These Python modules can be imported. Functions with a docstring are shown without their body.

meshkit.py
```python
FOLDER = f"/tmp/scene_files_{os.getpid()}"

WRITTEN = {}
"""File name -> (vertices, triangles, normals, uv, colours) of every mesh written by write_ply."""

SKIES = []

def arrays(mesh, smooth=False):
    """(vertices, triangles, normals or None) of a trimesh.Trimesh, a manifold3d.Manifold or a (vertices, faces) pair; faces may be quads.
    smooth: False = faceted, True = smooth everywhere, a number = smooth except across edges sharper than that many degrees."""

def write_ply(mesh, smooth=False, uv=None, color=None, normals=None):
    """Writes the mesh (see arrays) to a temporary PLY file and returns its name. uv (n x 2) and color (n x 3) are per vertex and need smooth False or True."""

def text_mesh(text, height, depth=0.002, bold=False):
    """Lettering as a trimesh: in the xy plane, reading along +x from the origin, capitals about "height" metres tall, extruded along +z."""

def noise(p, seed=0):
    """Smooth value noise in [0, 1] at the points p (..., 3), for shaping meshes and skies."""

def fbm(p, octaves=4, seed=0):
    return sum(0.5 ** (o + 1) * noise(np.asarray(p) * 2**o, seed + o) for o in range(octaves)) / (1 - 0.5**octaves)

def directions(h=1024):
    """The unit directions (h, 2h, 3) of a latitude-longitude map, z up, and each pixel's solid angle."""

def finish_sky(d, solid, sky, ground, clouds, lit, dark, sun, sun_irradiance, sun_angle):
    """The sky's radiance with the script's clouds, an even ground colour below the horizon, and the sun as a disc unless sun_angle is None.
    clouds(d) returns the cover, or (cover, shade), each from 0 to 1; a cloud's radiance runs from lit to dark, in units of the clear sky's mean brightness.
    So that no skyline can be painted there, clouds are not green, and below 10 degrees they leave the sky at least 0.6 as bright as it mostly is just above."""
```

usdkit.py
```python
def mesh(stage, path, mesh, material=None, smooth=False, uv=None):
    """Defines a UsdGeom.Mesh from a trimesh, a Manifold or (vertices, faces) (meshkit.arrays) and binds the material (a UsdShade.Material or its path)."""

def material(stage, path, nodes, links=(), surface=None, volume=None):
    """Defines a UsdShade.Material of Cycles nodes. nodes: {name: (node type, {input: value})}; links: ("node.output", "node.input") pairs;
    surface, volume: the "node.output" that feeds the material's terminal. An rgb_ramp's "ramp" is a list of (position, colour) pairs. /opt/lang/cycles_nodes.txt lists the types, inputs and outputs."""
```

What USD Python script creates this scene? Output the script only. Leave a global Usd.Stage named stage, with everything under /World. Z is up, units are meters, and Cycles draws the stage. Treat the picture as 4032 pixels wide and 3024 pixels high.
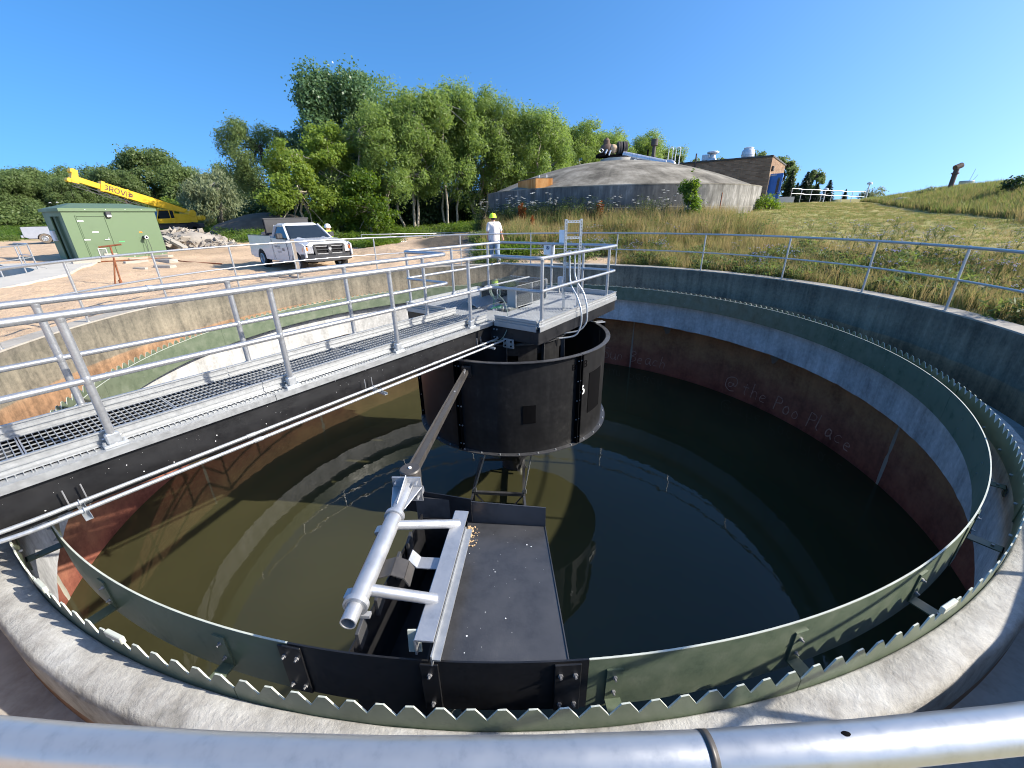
import math, random
import numpy as np, trimesh, shapely
from shapely.geometry import Polygon, Point, box as sbox
from shapely.ops import unary_union
from scipy.interpolate import RBFInterpolator
import manifold3d as m3
from manifold3d import Manifold
import meshkit, usdkit
from pxr import Usd, UsdGeom, UsdLux, UsdShade, Gf, Sdf, Vt

stage = Usd.Stage.CreateInMemory()
UsdGeom.SetStageUpAxis(stage, UsdGeom.Tokens.z)
UsdGeom.SetStageMetersPerUnit(stage, 1.0)
UsdGeom.Xform.Define(stage, '/World')
UsdGeom.Scope.Define(stage, '/World/Looks')
PI = math.pi
V = np.array

# ------------------------------------------------------------------ camera
CAM = V([0.0, -7.873, 1.65])
PITCH, ROLL, YAW = 0.39376, -0.01649, -0.00116
fw = V([math.sin(YAW) * math.cos(PITCH), math.cos(YAW) * math.cos(PITCH), -math.sin(PITCH)])
rt = V([math.cos(YAW), -math.sin(YAW), 0.0])
up = np.cross(rt, fw)
rt2 = math.cos(ROLL) * rt + math.sin(ROLL) * up
up2 = np.cross(rt2, fw)
cam = UsdGeom.Camera.Define(stage, '/World/camera')
cam.CreateHorizontalApertureAttr(36.0)
cam.CreateVerticalApertureAttr(27.0)
cam.CreateFocalLengthAttr(36.0 * 1596.14 / 4032.0)
cam.CreateClippingRangeAttr(Gf.Vec2f(0.05, 5000.0))
cam.AddTransformOp().Set(Gf.Matrix4d(*rt2, 0, *up2, 0, *(-fw), 0, *CAM, 1))
EXPOSURE = 0.82
cam.CreateExposureAttr(EXPOSURE)

# ------------------------------------------------------------------ sky and sun
SUN_EL = math.radians(31.0)
SUN_AZ = math.radians(-8.0)                       # from +x towards +y
sdir = V([math.cos(SUN_EL) * math.cos(SUN_AZ), math.cos(SUN_EL) * math.sin(SUN_AZ), math.sin(SUN_EL)])
sky_mat = usdkit.material(stage, '/World/Looks/sky', {
    'tc': ('texture_coordinate', {}), 'mp': ('mapping', {'scale': (1, 1, .79), 'location': (0, 0, .21)}),
    's': ('sky_texture', {'sky_type': 'single_scattering', 'sun_disc': False, 'sun_elevation': SUN_EL,
                          'sun_rotation': math.atan2(sdir[0], sdir[1]), 'altitude': 200.0, 'air_density': 1.0,
                          'aerosol_density': 1.8, 'ozone_density': 4.0}),
    'h': ('hsv', {'saturation': 1.25, 'value': 1.33}), 'b': ('background_shader', {'strength': 0.12})},
    [('tc.generated', 'mp.vector'), ('mp.vector', 's.vector'), ('s.color', 'h.color'), ('h.color', 'b.color')], surface='b.background')
dome = UsdLux.DomeLight.Define(stage, '/World/sky')
UsdShade.MaterialBindingAPI.Apply(dome.GetPrim()).Bind(sky_mat)
dome.GetPrim().SetCustomDataByKey('kind', 'structure')
sun = UsdLux.DistantLight.Define(stage, '/World/sun')
sun.CreateNormalizeAttr(True)
sun.CreateIntensityAttr(1.2)
sun.CreateAngleAttr(0.53)
sun.CreateColorAttr(Gf.Vec3f(1.0, 0.93, 0.82))
zax = sdir
xax = np.cross([0, 0, 1.0], zax); xax /= np.linalg.norm(xax)
yax = np.cross(zax, xax)
sun.AddTransformOp().Set(Gf.Matrix4d(*xax, 0, *yax, 0, *zax, 0, 0, 0, 50, 1))

# ------------------------------------------------------------------ prims
USED = {}

def numbered(parent, name):
    k = (parent, name)
    n = USED.get(k, -1) + 1
    USED[k] = n
    return f'{parent}/{name}' if n == 0 else f'{parent}/{name}_{n:03d}'

def tag(prim, label=None, cat=None, group=None, kind=None):
    for k, v in (('label', label), ('category', cat), ('group', group), ('kind', kind)):
        if v:
            prim.SetCustomDataByKey(k, v)
    return prim

def path_of(p):
    return '/World' if p is None else (p if isinstance(p, str) else str(p.GetPath()))

def thing(name, label, cat, loc=(0, 0, 0), rz=0.0, group=None, kind=None, scale=None, rx=0.0):
    x = UsdGeom.Xform.Define(stage, numbered('/World', name))
    x.AddTranslateOp().Set(Gf.Vec3d(*map(float, loc)))
    if rz: x.AddRotateZOp().Set(math.degrees(rz))
    if rx: x.AddRotateXOp().Set(math.degrees(rx))
    if scale is not None:
        x.AddScaleOp().Set(Gf.Vec3f(*(map(float, scale) if np.ndim(scale) else [float(scale)] * 3)))
    return tag(x.GetPrim(), label, cat, group, kind)

def obj(name, mesh, mat, parent=None, smooth=30, label=None, cat=None, group=None, kind=None):
    m = usdkit.mesh(stage, numbered(path_of(parent), name), mesh, MATS[mat], smooth)
    return tag(m.GetPrim(), label, cat, group, kind)

def dup(root, loc, rz=0.0, label=None, group=None, scale=None):
    was = root.GetCustomData()
    r = thing(root.GetName().rstrip('0123456789').rstrip('_'), label or was['label'], was['category'], loc, rz, group or was.get('group'), None, scale)
    r.GetReferences().AddInternalReference(root.GetPath())
    r.SetInstanceable(True)
    return r

# ------------------------------------------------------------------ mesh helpers
def cat(ms):
    vs, fs, n = [], [], 0
    for m in ms:
        v, f = (m.vertices, m.faces) if isinstance(m, trimesh.Trimesh) else m
        vs.append(np.asarray(v, float)); fs.append(np.asarray(f, int) + n); n += len(v)
    return np.vstack(vs), np.vstack(fs)

BOXF = V([[0, 2, 1], [1, 2, 3], [4, 5, 6], [5, 7, 6], [0, 1, 4], [1, 5, 4], [2, 6, 3], [3, 6, 7], [0, 4, 2], [2, 4, 6], [1, 3, 5], [3, 7, 5]])

def bx(x0, x1, y0, y1, z0, z1):
    v = V([[x, y, z] for z in (z0, z1) for y in (y0, y1) for x in (x0, x1)], float)
    return v, BOXF.copy()

def fix(m):
    if isinstance(m, trimesh.Trimesh): return m
    return trimesh.Trimesh(np.asarray(m[0], float), np.asarray(m[1], int), process=False)

def rbox(x0, x1, y0, y1, z0, z1, b=0.02, n=1):
    """box with chamfered edges"""
    b = min(b, (x1 - x0) * .45, (y1 - y0) * .45, (z1 - z0) * .45)
    pts = []
    for sx, x in ((1, x0), (-1, x1)):
        for sy, y in ((1, y0), (-1, y1)):
            for sz, z in ((1, z0), (-1, z1)):
                pts += [(x + sx * b, y + sy * b, z), (x + sx * b, y, z + sz * b), (x, y + sy * b, z + sz * b)]
    h = trimesh.convex.convex_hull(V(pts))
    return V(h.vertices), V(h.faces)

def hull(pts):
    h = trimesh.convex.convex_hull(V(pts, float))
    return V(h.vertices), V(h.faces)

def xf(m, rz=0.0, rx=0.0, ry=0.0, t=(0, 0, 0), s=1.0, R=None):
    v, f = (m.vertices, m.faces) if isinstance(m, trimesh.Trimesh) else m
    v = np.asarray(v, float) * s
    if R is None:
        R = trimesh.transformations.euler_matrix(rx, ry, rz)[:3, :3]
    return v @ R.T + V(t, float), np.asarray(f)

def frame(a, b, roll=0.0):
    d = V(b, float) - V(a, float); L = np.linalg.norm(d); d /= L
    h = V([0, 0, 1.0]) if abs(d[2]) < .95 else V([1.0, 0, 0])
    x = np.cross(h, d); x /= np.linalg.norm(x); y = np.cross(d, x)
    if roll:
        x, y = math.cos(roll) * x + math.sin(roll) * y, -math.sin(roll) * x + math.cos(roll) * y
    return np.c_[x, y, d], L

def bar(a, b, w, h, roll=0.0):
    """rectangular bar from a to b; w across, h upward"""
    R, L = frame(a, b, roll)
    return xf(bx(-w / 2, w / 2, -h / 2, h / 2, 0, L), R=R, t=a)

def rod(a, b, r0, r1=None, n=10, cap=True):
    r1 = r0 if r1 is None else r1
    R, L = frame(a, b)
    t = np.arange(n) * 2 * PI / n
    c = np.c_[np.cos(t), np.sin(t)]
    v = np.vstack([np.c_[c * r0, np.zeros(n)], np.c_[c * r1, np.full(n, L)], [[0, 0, 0], [0, 0, L]]])
    i = np.arange(n); j = (i + 1) % n
    f = np.vstack([np.c_[i, j, j + n], np.c_[i, j + n, i + n]] + ([np.c_[j, i, np.full(n, 2 * n)], np.c_[i + n, j + n, np.full(n, 2 * n + 1)]] if cap else []))
    return v @ R.T + V(a, float), f

def fillet(pts, r, n=5, closed=False):
    pts = [V(p, float) for p in pts]
    out = []
    N = len(pts)
    for i, p in enumerate(pts):
        if not closed and i in (0, N - 1):
            out.append(p); continue
        a, b = pts[(i - 1) % N] - p, pts[(i + 1) % N] - p
        la, lb = np.linalg.norm(a), np.linalg.norm(b)
        k = min(r, la * .45, lb * .45)
        p0, p1 = p + a / la * k, p + b / lb * k
        for t in np.linspace(0, 1, n):
            out.append((1 - t) ** 2 * p0 + 2 * t * (1 - t) * p + t * t * p1)
    return V(out)

def tube(pts, r, n=10, closed=False):
    """tube along a polyline with parallel transport; r number or per point"""
    P = V(pts, float); N = len(P)
    T = np.zeros_like(P)
    if closed:
        T = np.roll(P, -1, 0) - np.roll(P, 1, 0)
    else:
        T[1:-1] = P[2:] - P[:-2]; T[0] = P[1] - P[0]; T[-1] = P[-1] - P[-2]
    T /= np.linalg.norm(T, axis=1, keepdims=True)
    h = V([0, 0, 1.0]) if abs(T[0][2]) < .9 else V([1.0, 0, 0])
    x = np.cross(h, T[0]); x /= np.linalg.norm(x)
    rr = np.broadcast_to(np.asarray(r, float), (N,))
    t = np.arange(n) * 2 * PI / n
    vs = []
    for i in range(N):
        x = x - T[i] * (x @ T[i]); x /= np.linalg.norm(x); y = np.cross(T[i], x)
        vs.append(P[i] + rr[i] * (np.cos(t)[:, None] * x + np.sin(t)[:, None] * y))
    v = np.vstack(vs)
    fs = []
    i = np.arange(n); j = (i + 1) % n
    M = N if closed else N - 1
    for k in range(M):
        a, b = k * n, ((k + 1) % N) * n
        fs += [np.c_[a + i, a + j, b + j], np.c_[a + i, b + j, b + i]]
    if not closed:
        v = np.vstack([v, P[:1], P[-1:]])
        fs += [np.c_[j, i, np.full(n, N * n)], np.c_[(N - 1) * n + i, (N - 1) * n + j, np.full(n, N * n + 1)]]
    return v, np.vstack(fs)

def arc(r0, r1, z0, z1, a0, a1, n=None, close=None):
    """solid ring segment, radii r0<r1, angles in degrees"""
    full = abs(a1 - a0) >= 359.9
    n = n or max(2, int(abs(a1 - a0) / 1.5))
    t = np.radians(np.linspace(a0, a1, n + 1))
    if full: t = t[:-1]
    k = len(t)
    c, s = np.cos(t), np.sin(t)
    v = np.vstack([np.c_[r * c, r * s, np.full(k, z)] for r, z in ((r0, z0), (r1, z0), (r1, z1), (r0, z1))])
    i = np.arange(k if full else k - 1); j = (i + 1) % k
    f = []
    for q in range(4):
        a, b = q * k, ((q + 1) % 4) * k
        f += [np.c_[a + i, b + j, a + j][:, [0, 2, 1]], np.c_[a + i, b + i, b + j][:, [0, 2, 1]]]
    f = np.vstack(f)
    if not full:
        e = k - 1
        f = np.vstack([f, [[0, k, 2 * k], [0, 2 * k, 3 * k], [e, 2 * k + e, k + e], [e, 3 * k + e, 2 * k + e]]])
    m = trimesh.Trimesh(v, f, process=False)
    m.fix_normals() if len(f) < 3000 else None
    if len(f) >= 3000 and m.volume < 0: m.invert()
    return V(m.vertices), V(m.faces)

def lathe(prof, n=24, a0=0, a1=360):
    full = abs(a1 - a0) >= 359.9
    t = np.radians(np.linspace(a0, a1, n + 1))[:n if full else n + 1]
    p = V(prof, float); k = len(p); m = len(t)
    v = np.vstack([np.c_[p[:, 0] * math.cos(a), p[:, 0] * math.sin(a), p[:, 1]] for a in t])
    f = []
    for q in range(m if full else m - 1):
        a, b = q * k, ((q + 1) % m) * k
        for i in range(k - 1):
            f += [[a + i, b + i, b + i + 1], [a + i, b + i + 1, a + i + 1]]
    return v, V(f)

def extr(poly, h, R=None, t=(0, 0, 0)):
    """extrude shapely polygon(s) along z by h, then place"""
    gs = getattr(poly, 'geoms', [poly])
    m = cat([trimesh.creation.extrude_polygon(g, h, engine='earcut') for g in gs if g.area > 1e-9])
    return xf(m, R=np.eye(3) if R is None else R, t=t)

RXZ = V([[1, 0, 0], [0, 0, -1], [0, 1, 0.0]])      # (x,y,h) -> (x, -h, y): a side profile drawn in x,z extruded towards -y

def side(poly, y0, y1):
    """profile in (x,z), extruded from y0 to y1"""
    return extr(poly, y1 - y0, RXZ, (0, y1, 0))

def text(s, h, depth=.004, bold=True):
    m = meshkit.text_mesh(s, h, depth, bold)
    return V(m.vertices), V(m.faces)

def solid(m):
    v, f = (m.vertices, m.faces) if isinstance(m, trimesh.Trimesh) else m
    t = trimesh.Trimesh(v, f, process=True)
    t.merge_vertices()
    if t.volume < 0: t.invert()
    return Manifold(m3.Mesh(t.vertices.astype(np.float32), t.faces.astype(np.uint32)))

def arrs(man):
    m = man.to_mesh()
    return V(m.vert_properties[:, :3], float), V(m.tri_verts, int)

def blob(c, r, seed, amp=.25, sub=2, sq=(1, 1, 1), fr=1.5):
    s = trimesh.creation.icosphere(sub)
    d = V(s.vertices)
    k = 1 + amp * 2 * (meshkit.fbm(d * fr + seed * 7.3, 3, seed) - .5)
    return d * k[:, None] * r * V(sq) + V(c), V(s.faces)

# ------------------------------------------------------------------ materials
MATS = {}

def mat(name, nodes, links, surface='p.BSDF', volume=None):
    MATS[name] = usdkit.material(stage, '/World/Looks/' + name, nodes, links, surface, volume)

def plain(name, col, rough=.5, metal=0.0, spec=.5, var=.15, vs=8.0, bump=0.0, bs=60.0, coat=0.0, rvar=.1):
    """one colour with a little mottling, roughness variation and fine relief"""
    c = V(col, float)
    nodes = {'g': ('texture_coordinate', {}), 'n': ('noise_texture', {'scale': vs, 'detail': 5.0, 'roughness': .6}),
             'r': ('rgb_ramp', {'ramp': [(.25, tuple(c * (1 - var))), (.5, tuple(c)), (.75, tuple(np.minimum(c * (1 + var), 1)))]}),
             'm': ('map_range', {'from_min': .3, 'from_max': .7, 'to_min': max(rough - rvar, .02), 'to_max': rough + rvar}),
             'p': ('principled_bsdf', {'metallic': metal, 'specular_ior_level': spec, 'coat_weight': coat})}
    links = [('g.object', 'n.vector'), ('n.fac', 'r.fac'), ('r.color', 'p.base_color'), ('n.fac', 'm.value'), ('m.result', 'p.roughness')]
    if bump:
        nodes['n2'] = ('noise_texture', {'scale': bs, 'detail': 4.0})
        nodes['b'] = ('bump', {'strength': bump, 'distance': .01})
        links += [('g.object', 'n2.vector'), ('n2.fac', 'b.height'), ('b.normal', 'p.normal')]
    mat(name, nodes, links)

# galvanised / aluminium
def metal(name, col, rough, scale=30.0, var=.12, bump=.05, stretch=(1, 1, 1)):
    c = V(col, float)
    mat(name, {'g': ('texture_coordinate', {}), 'mp': ('mapping', {'scale': stretch}), 'n': ('noise_texture', {'scale': scale, 'detail': 6.0, 'roughness': .65}),
               'r': ('rgb_ramp', {'ramp': [(.3, tuple(c * (1 - var))), (.7, tuple(np.minimum(c * (1 + var), 1)))]}),
               'm': ('map_range', {'from_min': .3, 'from_max': .7, 'to_min': rough - .06, 'to_max': rough + .1}),
               'b': ('bump', {'strength': bump, 'distance': .004}), 'p': ('principled_bsdf', {'metallic': 1.0})},
        [('g.object', 'mp.vector'), ('mp.vector', 'n.vector'), ('n.fac', 'r.fac'), ('r.color', 'p.base_color'), ('n.fac', 'm.value'), ('m.result', 'p.roughness'), ('n.fac', 'b.height'), ('b.normal', 'p.normal')])

plain('rail_metal', (.43, .44, .45), .36, .7, .5, .05, 40, .04, 90, rvar=.05)
plain('bright_metal', (.47, .475, .48), .40, .65, .5, .08, 9, .06, 70, rvar=.08)
plain('galvanised', (.48, .50, .51), .42, .65, .5, .12, 25, .05, 70, rvar=.08)
plain('brushed_rail', (.50, .50, .49), .38, .75, .5, .04, 40, .015, 200, rvar=.05)
plain('aluminium', (.40, .41, .41), .45, .6, .5, .08, 20, .05, 90)
plain('plank_metal', (.33, .345, .355), .5, .5, .5, .1, 6, .05, 90)
plain('black_paint', (.012, .012, .013), .38, 0, .5, .25, 5, .05, 40)
plain('black_worn', (.048, .048, .050), .36, 0, .6, .35, 3, .08, 30, rvar=.15)
plain('black_rubber', (.02, .02, .02), .7)
plain('bronze_steel', (.062, .056, .05), .45, .2, .5, .25, 12)
plain('matt_black', (.004, .004, .0045), .9, 0, .05)
plain('white_paint', (.78, .78, .76), .4)
plain('orange_plastic', (.75, .16, .03), .5)
plain('yellow_paint', (.66, .40, .015), .38, 0, .5, .06, 2)
plain('truck_white', (.50, .51, .52), .25, 0, .5, .03, 2, coat=.5, rvar=.03)
plain('truck_silver', (.42, .44, .47), .3, .5, .5, .03, 2, coat=.5, rvar=.03)
plain('dark_plastic', (.03, .031, .034), .55)
plain('shed_green', (.095, .15, .072), .55, 0, .5, .05, 1.5, .03, 80)
plain('shed_roof', (.085, .135, .09), .6, 0, .4, .06, 2, .03, 80)
plain('shed_door', (.091, .144, .07), .5, 0, .5, .05, 2)
plain('hi_vis', (.62, .90, .03), .55, 0, .5, .03)
plain('skin', (.52, .29, .20), .55, 0, .4, .08, 20)
plain('hair', (.055, .035, .022), .7)
plain('tee_shirt', (.62, .58, .56), .9, 0, .2, .06, 9, .3, 16)
plain('denim', (.22, .28, .36), .9, 0, .2, .25, 9, .2, 50)
plain('wood_grey', (.30, .255, .21), .8, 0, .2, .2, 6, .2, 30)
plain('bolt_steel', (.30, .30, .31), .42, .6, .5, .2, 30)
plain('rust', (.20, .075, .035), .8, 0, .3, .35, 12, .2, 40)
plain('slab', (.36, .33, .28), .85, 0, .3, .15, 4, .2, 25)
plain('path_concrete', (.48, .45, .39), .85, 0, .3, .1, 1.2, .1, 30)
plain('rubble', (.30, .27, .23), .9, 0, .3, .35, .9, .3, 8)
plain('dark_soil', (.105, .09, .07), .95, 0, .2, .35, 1.5, .6, 7)
plain('brown_machine', (.13, .085, .06), .7, .1, .4, .4, 6)
plain('insulation', (.62, .63, .65), .38, .7, .5, .08, 8, .1, 30)
plain('vent_dark', (.06, .05, .045), .7)
plain('blue_door', (.03, .13, .42), .4, 0, .5, .12, 3)
plain('tan_trim', (.52, .36, .22), .7)
plain('roof_edge', (.05, .045, .04), .7)
plain('vent_grey', (.58, .60, .62), .45, .4)
plain('bark', (.34, .30, .24), .9, 0, .2, .4, 6, .5, 14)
plain('bark_dark', (.075, .06, .045), .9, 0, .2, .4, 6, .5, 14)
plain('lamp_yellow', (.75, .68, .18), .35)
plain('orange_rail', (.6, .62, .63), .4, .4)
plain('amber', (.75, .20, .02), .25)
plain('sticker_white', (.82, .82, .80), .5)
plain('sticker_green', (.05, .42, .12), .5)
plain('lettering_dark', (.10, .10, .11), .5)
plain('lettering_brown', (.09, .035, .02), .5)
plain('dark_blue', (.03, .08, .16), .5)
plain('tyre', (.022, .021, .02), .85, 0, .3, .3, 10)
plain('dust_tyre', (.15, .125, .10), .9, 0, .2, .3, 10)
plain('wire_green', (.02, .16, .07), .5)
plain('wire_pale', (.30, .38, .30), .5)
plain('seed_spill', (.52, .36, .20), .9)
plain('chalk', (.38, .245, .195), .95, 0, .1, .45, 14)
plain('chrome_lamp', (.75, .76, .78), .12, .6, .5, .2, 30)
plain('far_tank', (.30, .36, .37), .6)

# glass kinds
mat('car_glass', {'p': ('principled_bsdf', {'base_color': (.015, .02, .025), 'roughness': .04, 'specular_ior_level': .8})}, [])
mat('clear_sheet', {'t': ('transparent_bsdf', {'color': (.93, .95, .95)}), 'g': ('glossy_bsdf', {'color': (.9, .93, .95), 'roughness': .06}),
                    'd': ('diffuse_bsdf', {'color': (.55, .60, .62)}), 'f': ('fresnel', {'IOR': 1.5}), 'm': ('mix_closure', {}), 'm2': ('mix_closure', {'fac': .07})},
    [('f.fac', 'm.fac'), ('t.BSDF', 'm2.closure1'), ('d.BSDF', 'm2.closure2'), ('m2.closure', 'm.closure1'), ('g.BSDF', 'm.closure2')], 'm.closure')

# murky water of a drained clarifier
mat('water', {'g': ('geometry', {}), 'n': ('noise_texture', {'scale': 2.2, 'detail': 3.0, 'roughness': .5}), 'b': ('bump', {'strength': .12, 'distance': .02}),
              'n3': ('noise_texture', {'scale': .35, 'detail': 2.0}),
              'r': ('rgb_ramp', {'ramp': [(.35, (.038, .037, .017)), (.65, (.048, .046, .021))]}),
              'p': ('principled_bsdf', {'roughness': .012, 'ior': 1.33, 'specular_ior_level': .5})},
    [('g.position', 'n.vector'), ('n.fac', 'b.height'), ('b.normal', 'p.normal'), ('g.position', 'n3.vector'), ('n3.fac', 'r.fac'), ('r.color', 'p.base_color')])

def conc(name, ramp, streak=.5, big=1.0, radius=7.56, zramp=None, bump=.35, rough=.85):
    """weathered concrete of the round tank: blotches, vertical run-down streaks (in angle and height), bands by height"""
    nodes = {'g': ('geometry', {}), 'x': ('separate_xyz', {}), 'at': ('math', {'math_type': 'arctan2'}), 'ml': ('math', {'math_type': 'multiply', 'value2': radius}),
             'zs': ('math', {'math_type': 'multiply', 'value2': .06}), 'c': ('combine_xyz', {}),
             'n1': ('noise_texture', {'scale': 3.2, 'detail': 6.0, 'roughness': .7}), 'n2': ('noise_texture', {'scale': 1.1 * big, 'detail': 8.0, 'roughness': .68}),
             'n3': ('noise_texture', {'scale': 14.0, 'detail': 6.0, 'roughness': .7}),
             'mx': ('mix_float', {'fac': streak}), 'mx2': ('mix_float', {'fac': .25}), 'r': ('rgb_ramp', {'ramp': ramp}),
             'b': ('bump', {'strength': bump, 'distance': .02}), 'p': ('principled_bsdf', {'roughness': rough, 'specular_ior_level': .25})}
    links = [('g.position', 'x.vector'), ('x.y', 'at.value1'), ('x.x', 'at.value2'), ('at.value', 'ml.value1'), ('x.z', 'zs.value1'), ('ml.value', 'c.x'), ('zs.value', 'c.y'),
             ('c.vector', 'n1.vector'), ('g.position', 'n2.vector'), ('g.position', 'n3.vector'), ('n2.fac', 'mx.a'), ('n1.fac', 'mx.b'), ('mx.result', 'mx2.a'), ('n3.fac', 'mx2.b'),
             ('mx2.result', 'r.fac'), ('n3.fac', 'b.height'), ('b.normal', 'p.normal')]
    if zramp:
        z0, z1, ramp2, wob = zramp
        nodes |= {'zw': ('math', {'math_type': 'multiply_add', 'value2': wob, 'value3': -.5 * wob}), 'za': ('math', {'math_type': 'add'}),
                  'zr': ('map_range', {'from_min': z0, 'from_max': z1, 'clamp': True}), 'rz': ('rgb_ramp', {'ramp': ramp2}), 'mm': ('mix', {'mix_type': 'multiply', 'fac': 1.0})}
        links += [('n2.fac', 'zw.value1'), ('x.z', 'za.value1'), ('zw.value', 'za.value2'), ('za.value', 'zr.value'), ('zr.result', 'rz.fac'), ('r.color', 'mm.color1'), ('rz.color', 'mm.color2'), ('mm.color', 'p.base_color')]
    else:
        links.append(('r.color', 'p.base_color'))
    mat(name, nodes, links)

GREY = [(.28, (.35, .34, .31)), (.42, (.62, .60, .54)), (.52, (.85, .82, .74)), (.62, (1, .97, .88)), (.72, (1, 1, .95))]
STREAK = [(.38, (.40, .40, .40)), (.45, (.66, .66, .64)), (.50, (.92, .91, .87)), (.55, (1.15, 1.12, 1.06)), (.62, (1.5, 1.47, 1.38))]
conc('coping_wall', STREAK, .62, 1.0, 7.56, (-1.3, 0.0, [(0, (.26, .155, .095)), (.38, (.30, .18, .105)), (.45, (.32, .205, .125)), (.47, (.20, .175, .135)), (.72, (.20, .18, .14)), (.90, (.15, .138, .11)), (1, (.16, .145, .12))], .10))
conc('coping_top', [(.3, (.20, .185, .16)), (.5, (.36, .33, .28)), (.7, (.46, .43, .37))], .2)
conc('tank_wall', [(.36, (.50, .47, .45)), (.45, (.78, .75, .72)), (.52, (1, .98, .93)), (.60, (1.2, 1.2, 1.08)), (.68, (1.45, 1.42, 1.25))], .35, 1.3, 7.56,
     (-3.7, -1.6, [(0, (.17, .055, .038)), (.12, (.24, .085, .058)), (.4, (.27, .125, .08)), (.62, (.33, .195, .105)), (.85, (.34, .20, .11)), (1, (.32, .20, .12))], .9))
conc('launder_face', [(.36, (.22, .22, .215)), (.45, (.34, .34, .33)), (.52, (.44, .44, .43)), (.62, (.60, .60, .59))], .55, 1.6, 6.7)
conc('weir_top', [(.34, (.20, .19, .165)), (.44, (.32, .305, .275)), (.52, (.42, .405, .37)), (.62, (.55, .54, .50))], .15, 2.2, 6.8, bump=.6)
conc('launder_floor', [(.36, (.30, .26, .22)), (.5, (.44, .40, .355)), (.64, (.54, .50, .45))], .2, 1.2)
conc('launder_back', [(.36, (.20, .125, .08)), (.5, (.29, .18, .115)), (.64, (.34, .25, .18))], .3, 1.2)
conc('joint_fill', [(.3, (.22, .21, .17)), (.6, (.36, .34, .28))], .5, 2.0)
conc('grey_patch', [(.3, (.14, .14, .125)), (.6, (.24, .235, .21))], .3, 2.0)
conc('drum_black', [(.36, (.009, .009, .0095)), (.48, (.014, .014, .0145)), (.56, (.020, .020, .020)), (.63, (.034, .033, .032)), (.72, (.09, .088, .083))], .45, 1.6, 1.845, bump=.05, rough=.42)
# green-grey fibreglass
mat('weir_green', {'g': ('geometry', {}), 'n': ('noise_texture', {'scale': 5.0, 'detail': 6.0, 'roughness': .65}), 'n2': ('noise_texture', {'scale': 40.0, 'detail': 3.0}),
                   'r': ('rgb_ramp', {'ramp': [(.3, (.085, .115, .075)), (.5, (.115, .145, .095)), (.72, (.165, .19, .135))]}),
                   'm': ('map_range', {'from_min': .3, 'from_max': .7, 'to_min': .28, 'to_max': .5}), 'b': ('bump', {'strength': .06, 'distance': .01}),
                   'p': ('principled_bsdf', {})},
    [('g.position', 'n.vector'), ('g.position', 'n2.vector'), ('n.fac', 'r.fac'), ('r.color', 'p.base_color'), ('n.fac', 'm.value'), ('m.result', 'p.roughness'), ('n2.fac', 'b.height'), ('b.normal', 'p.normal')])
plain('weir_edge', (.50, .52, .44), .6)

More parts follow.
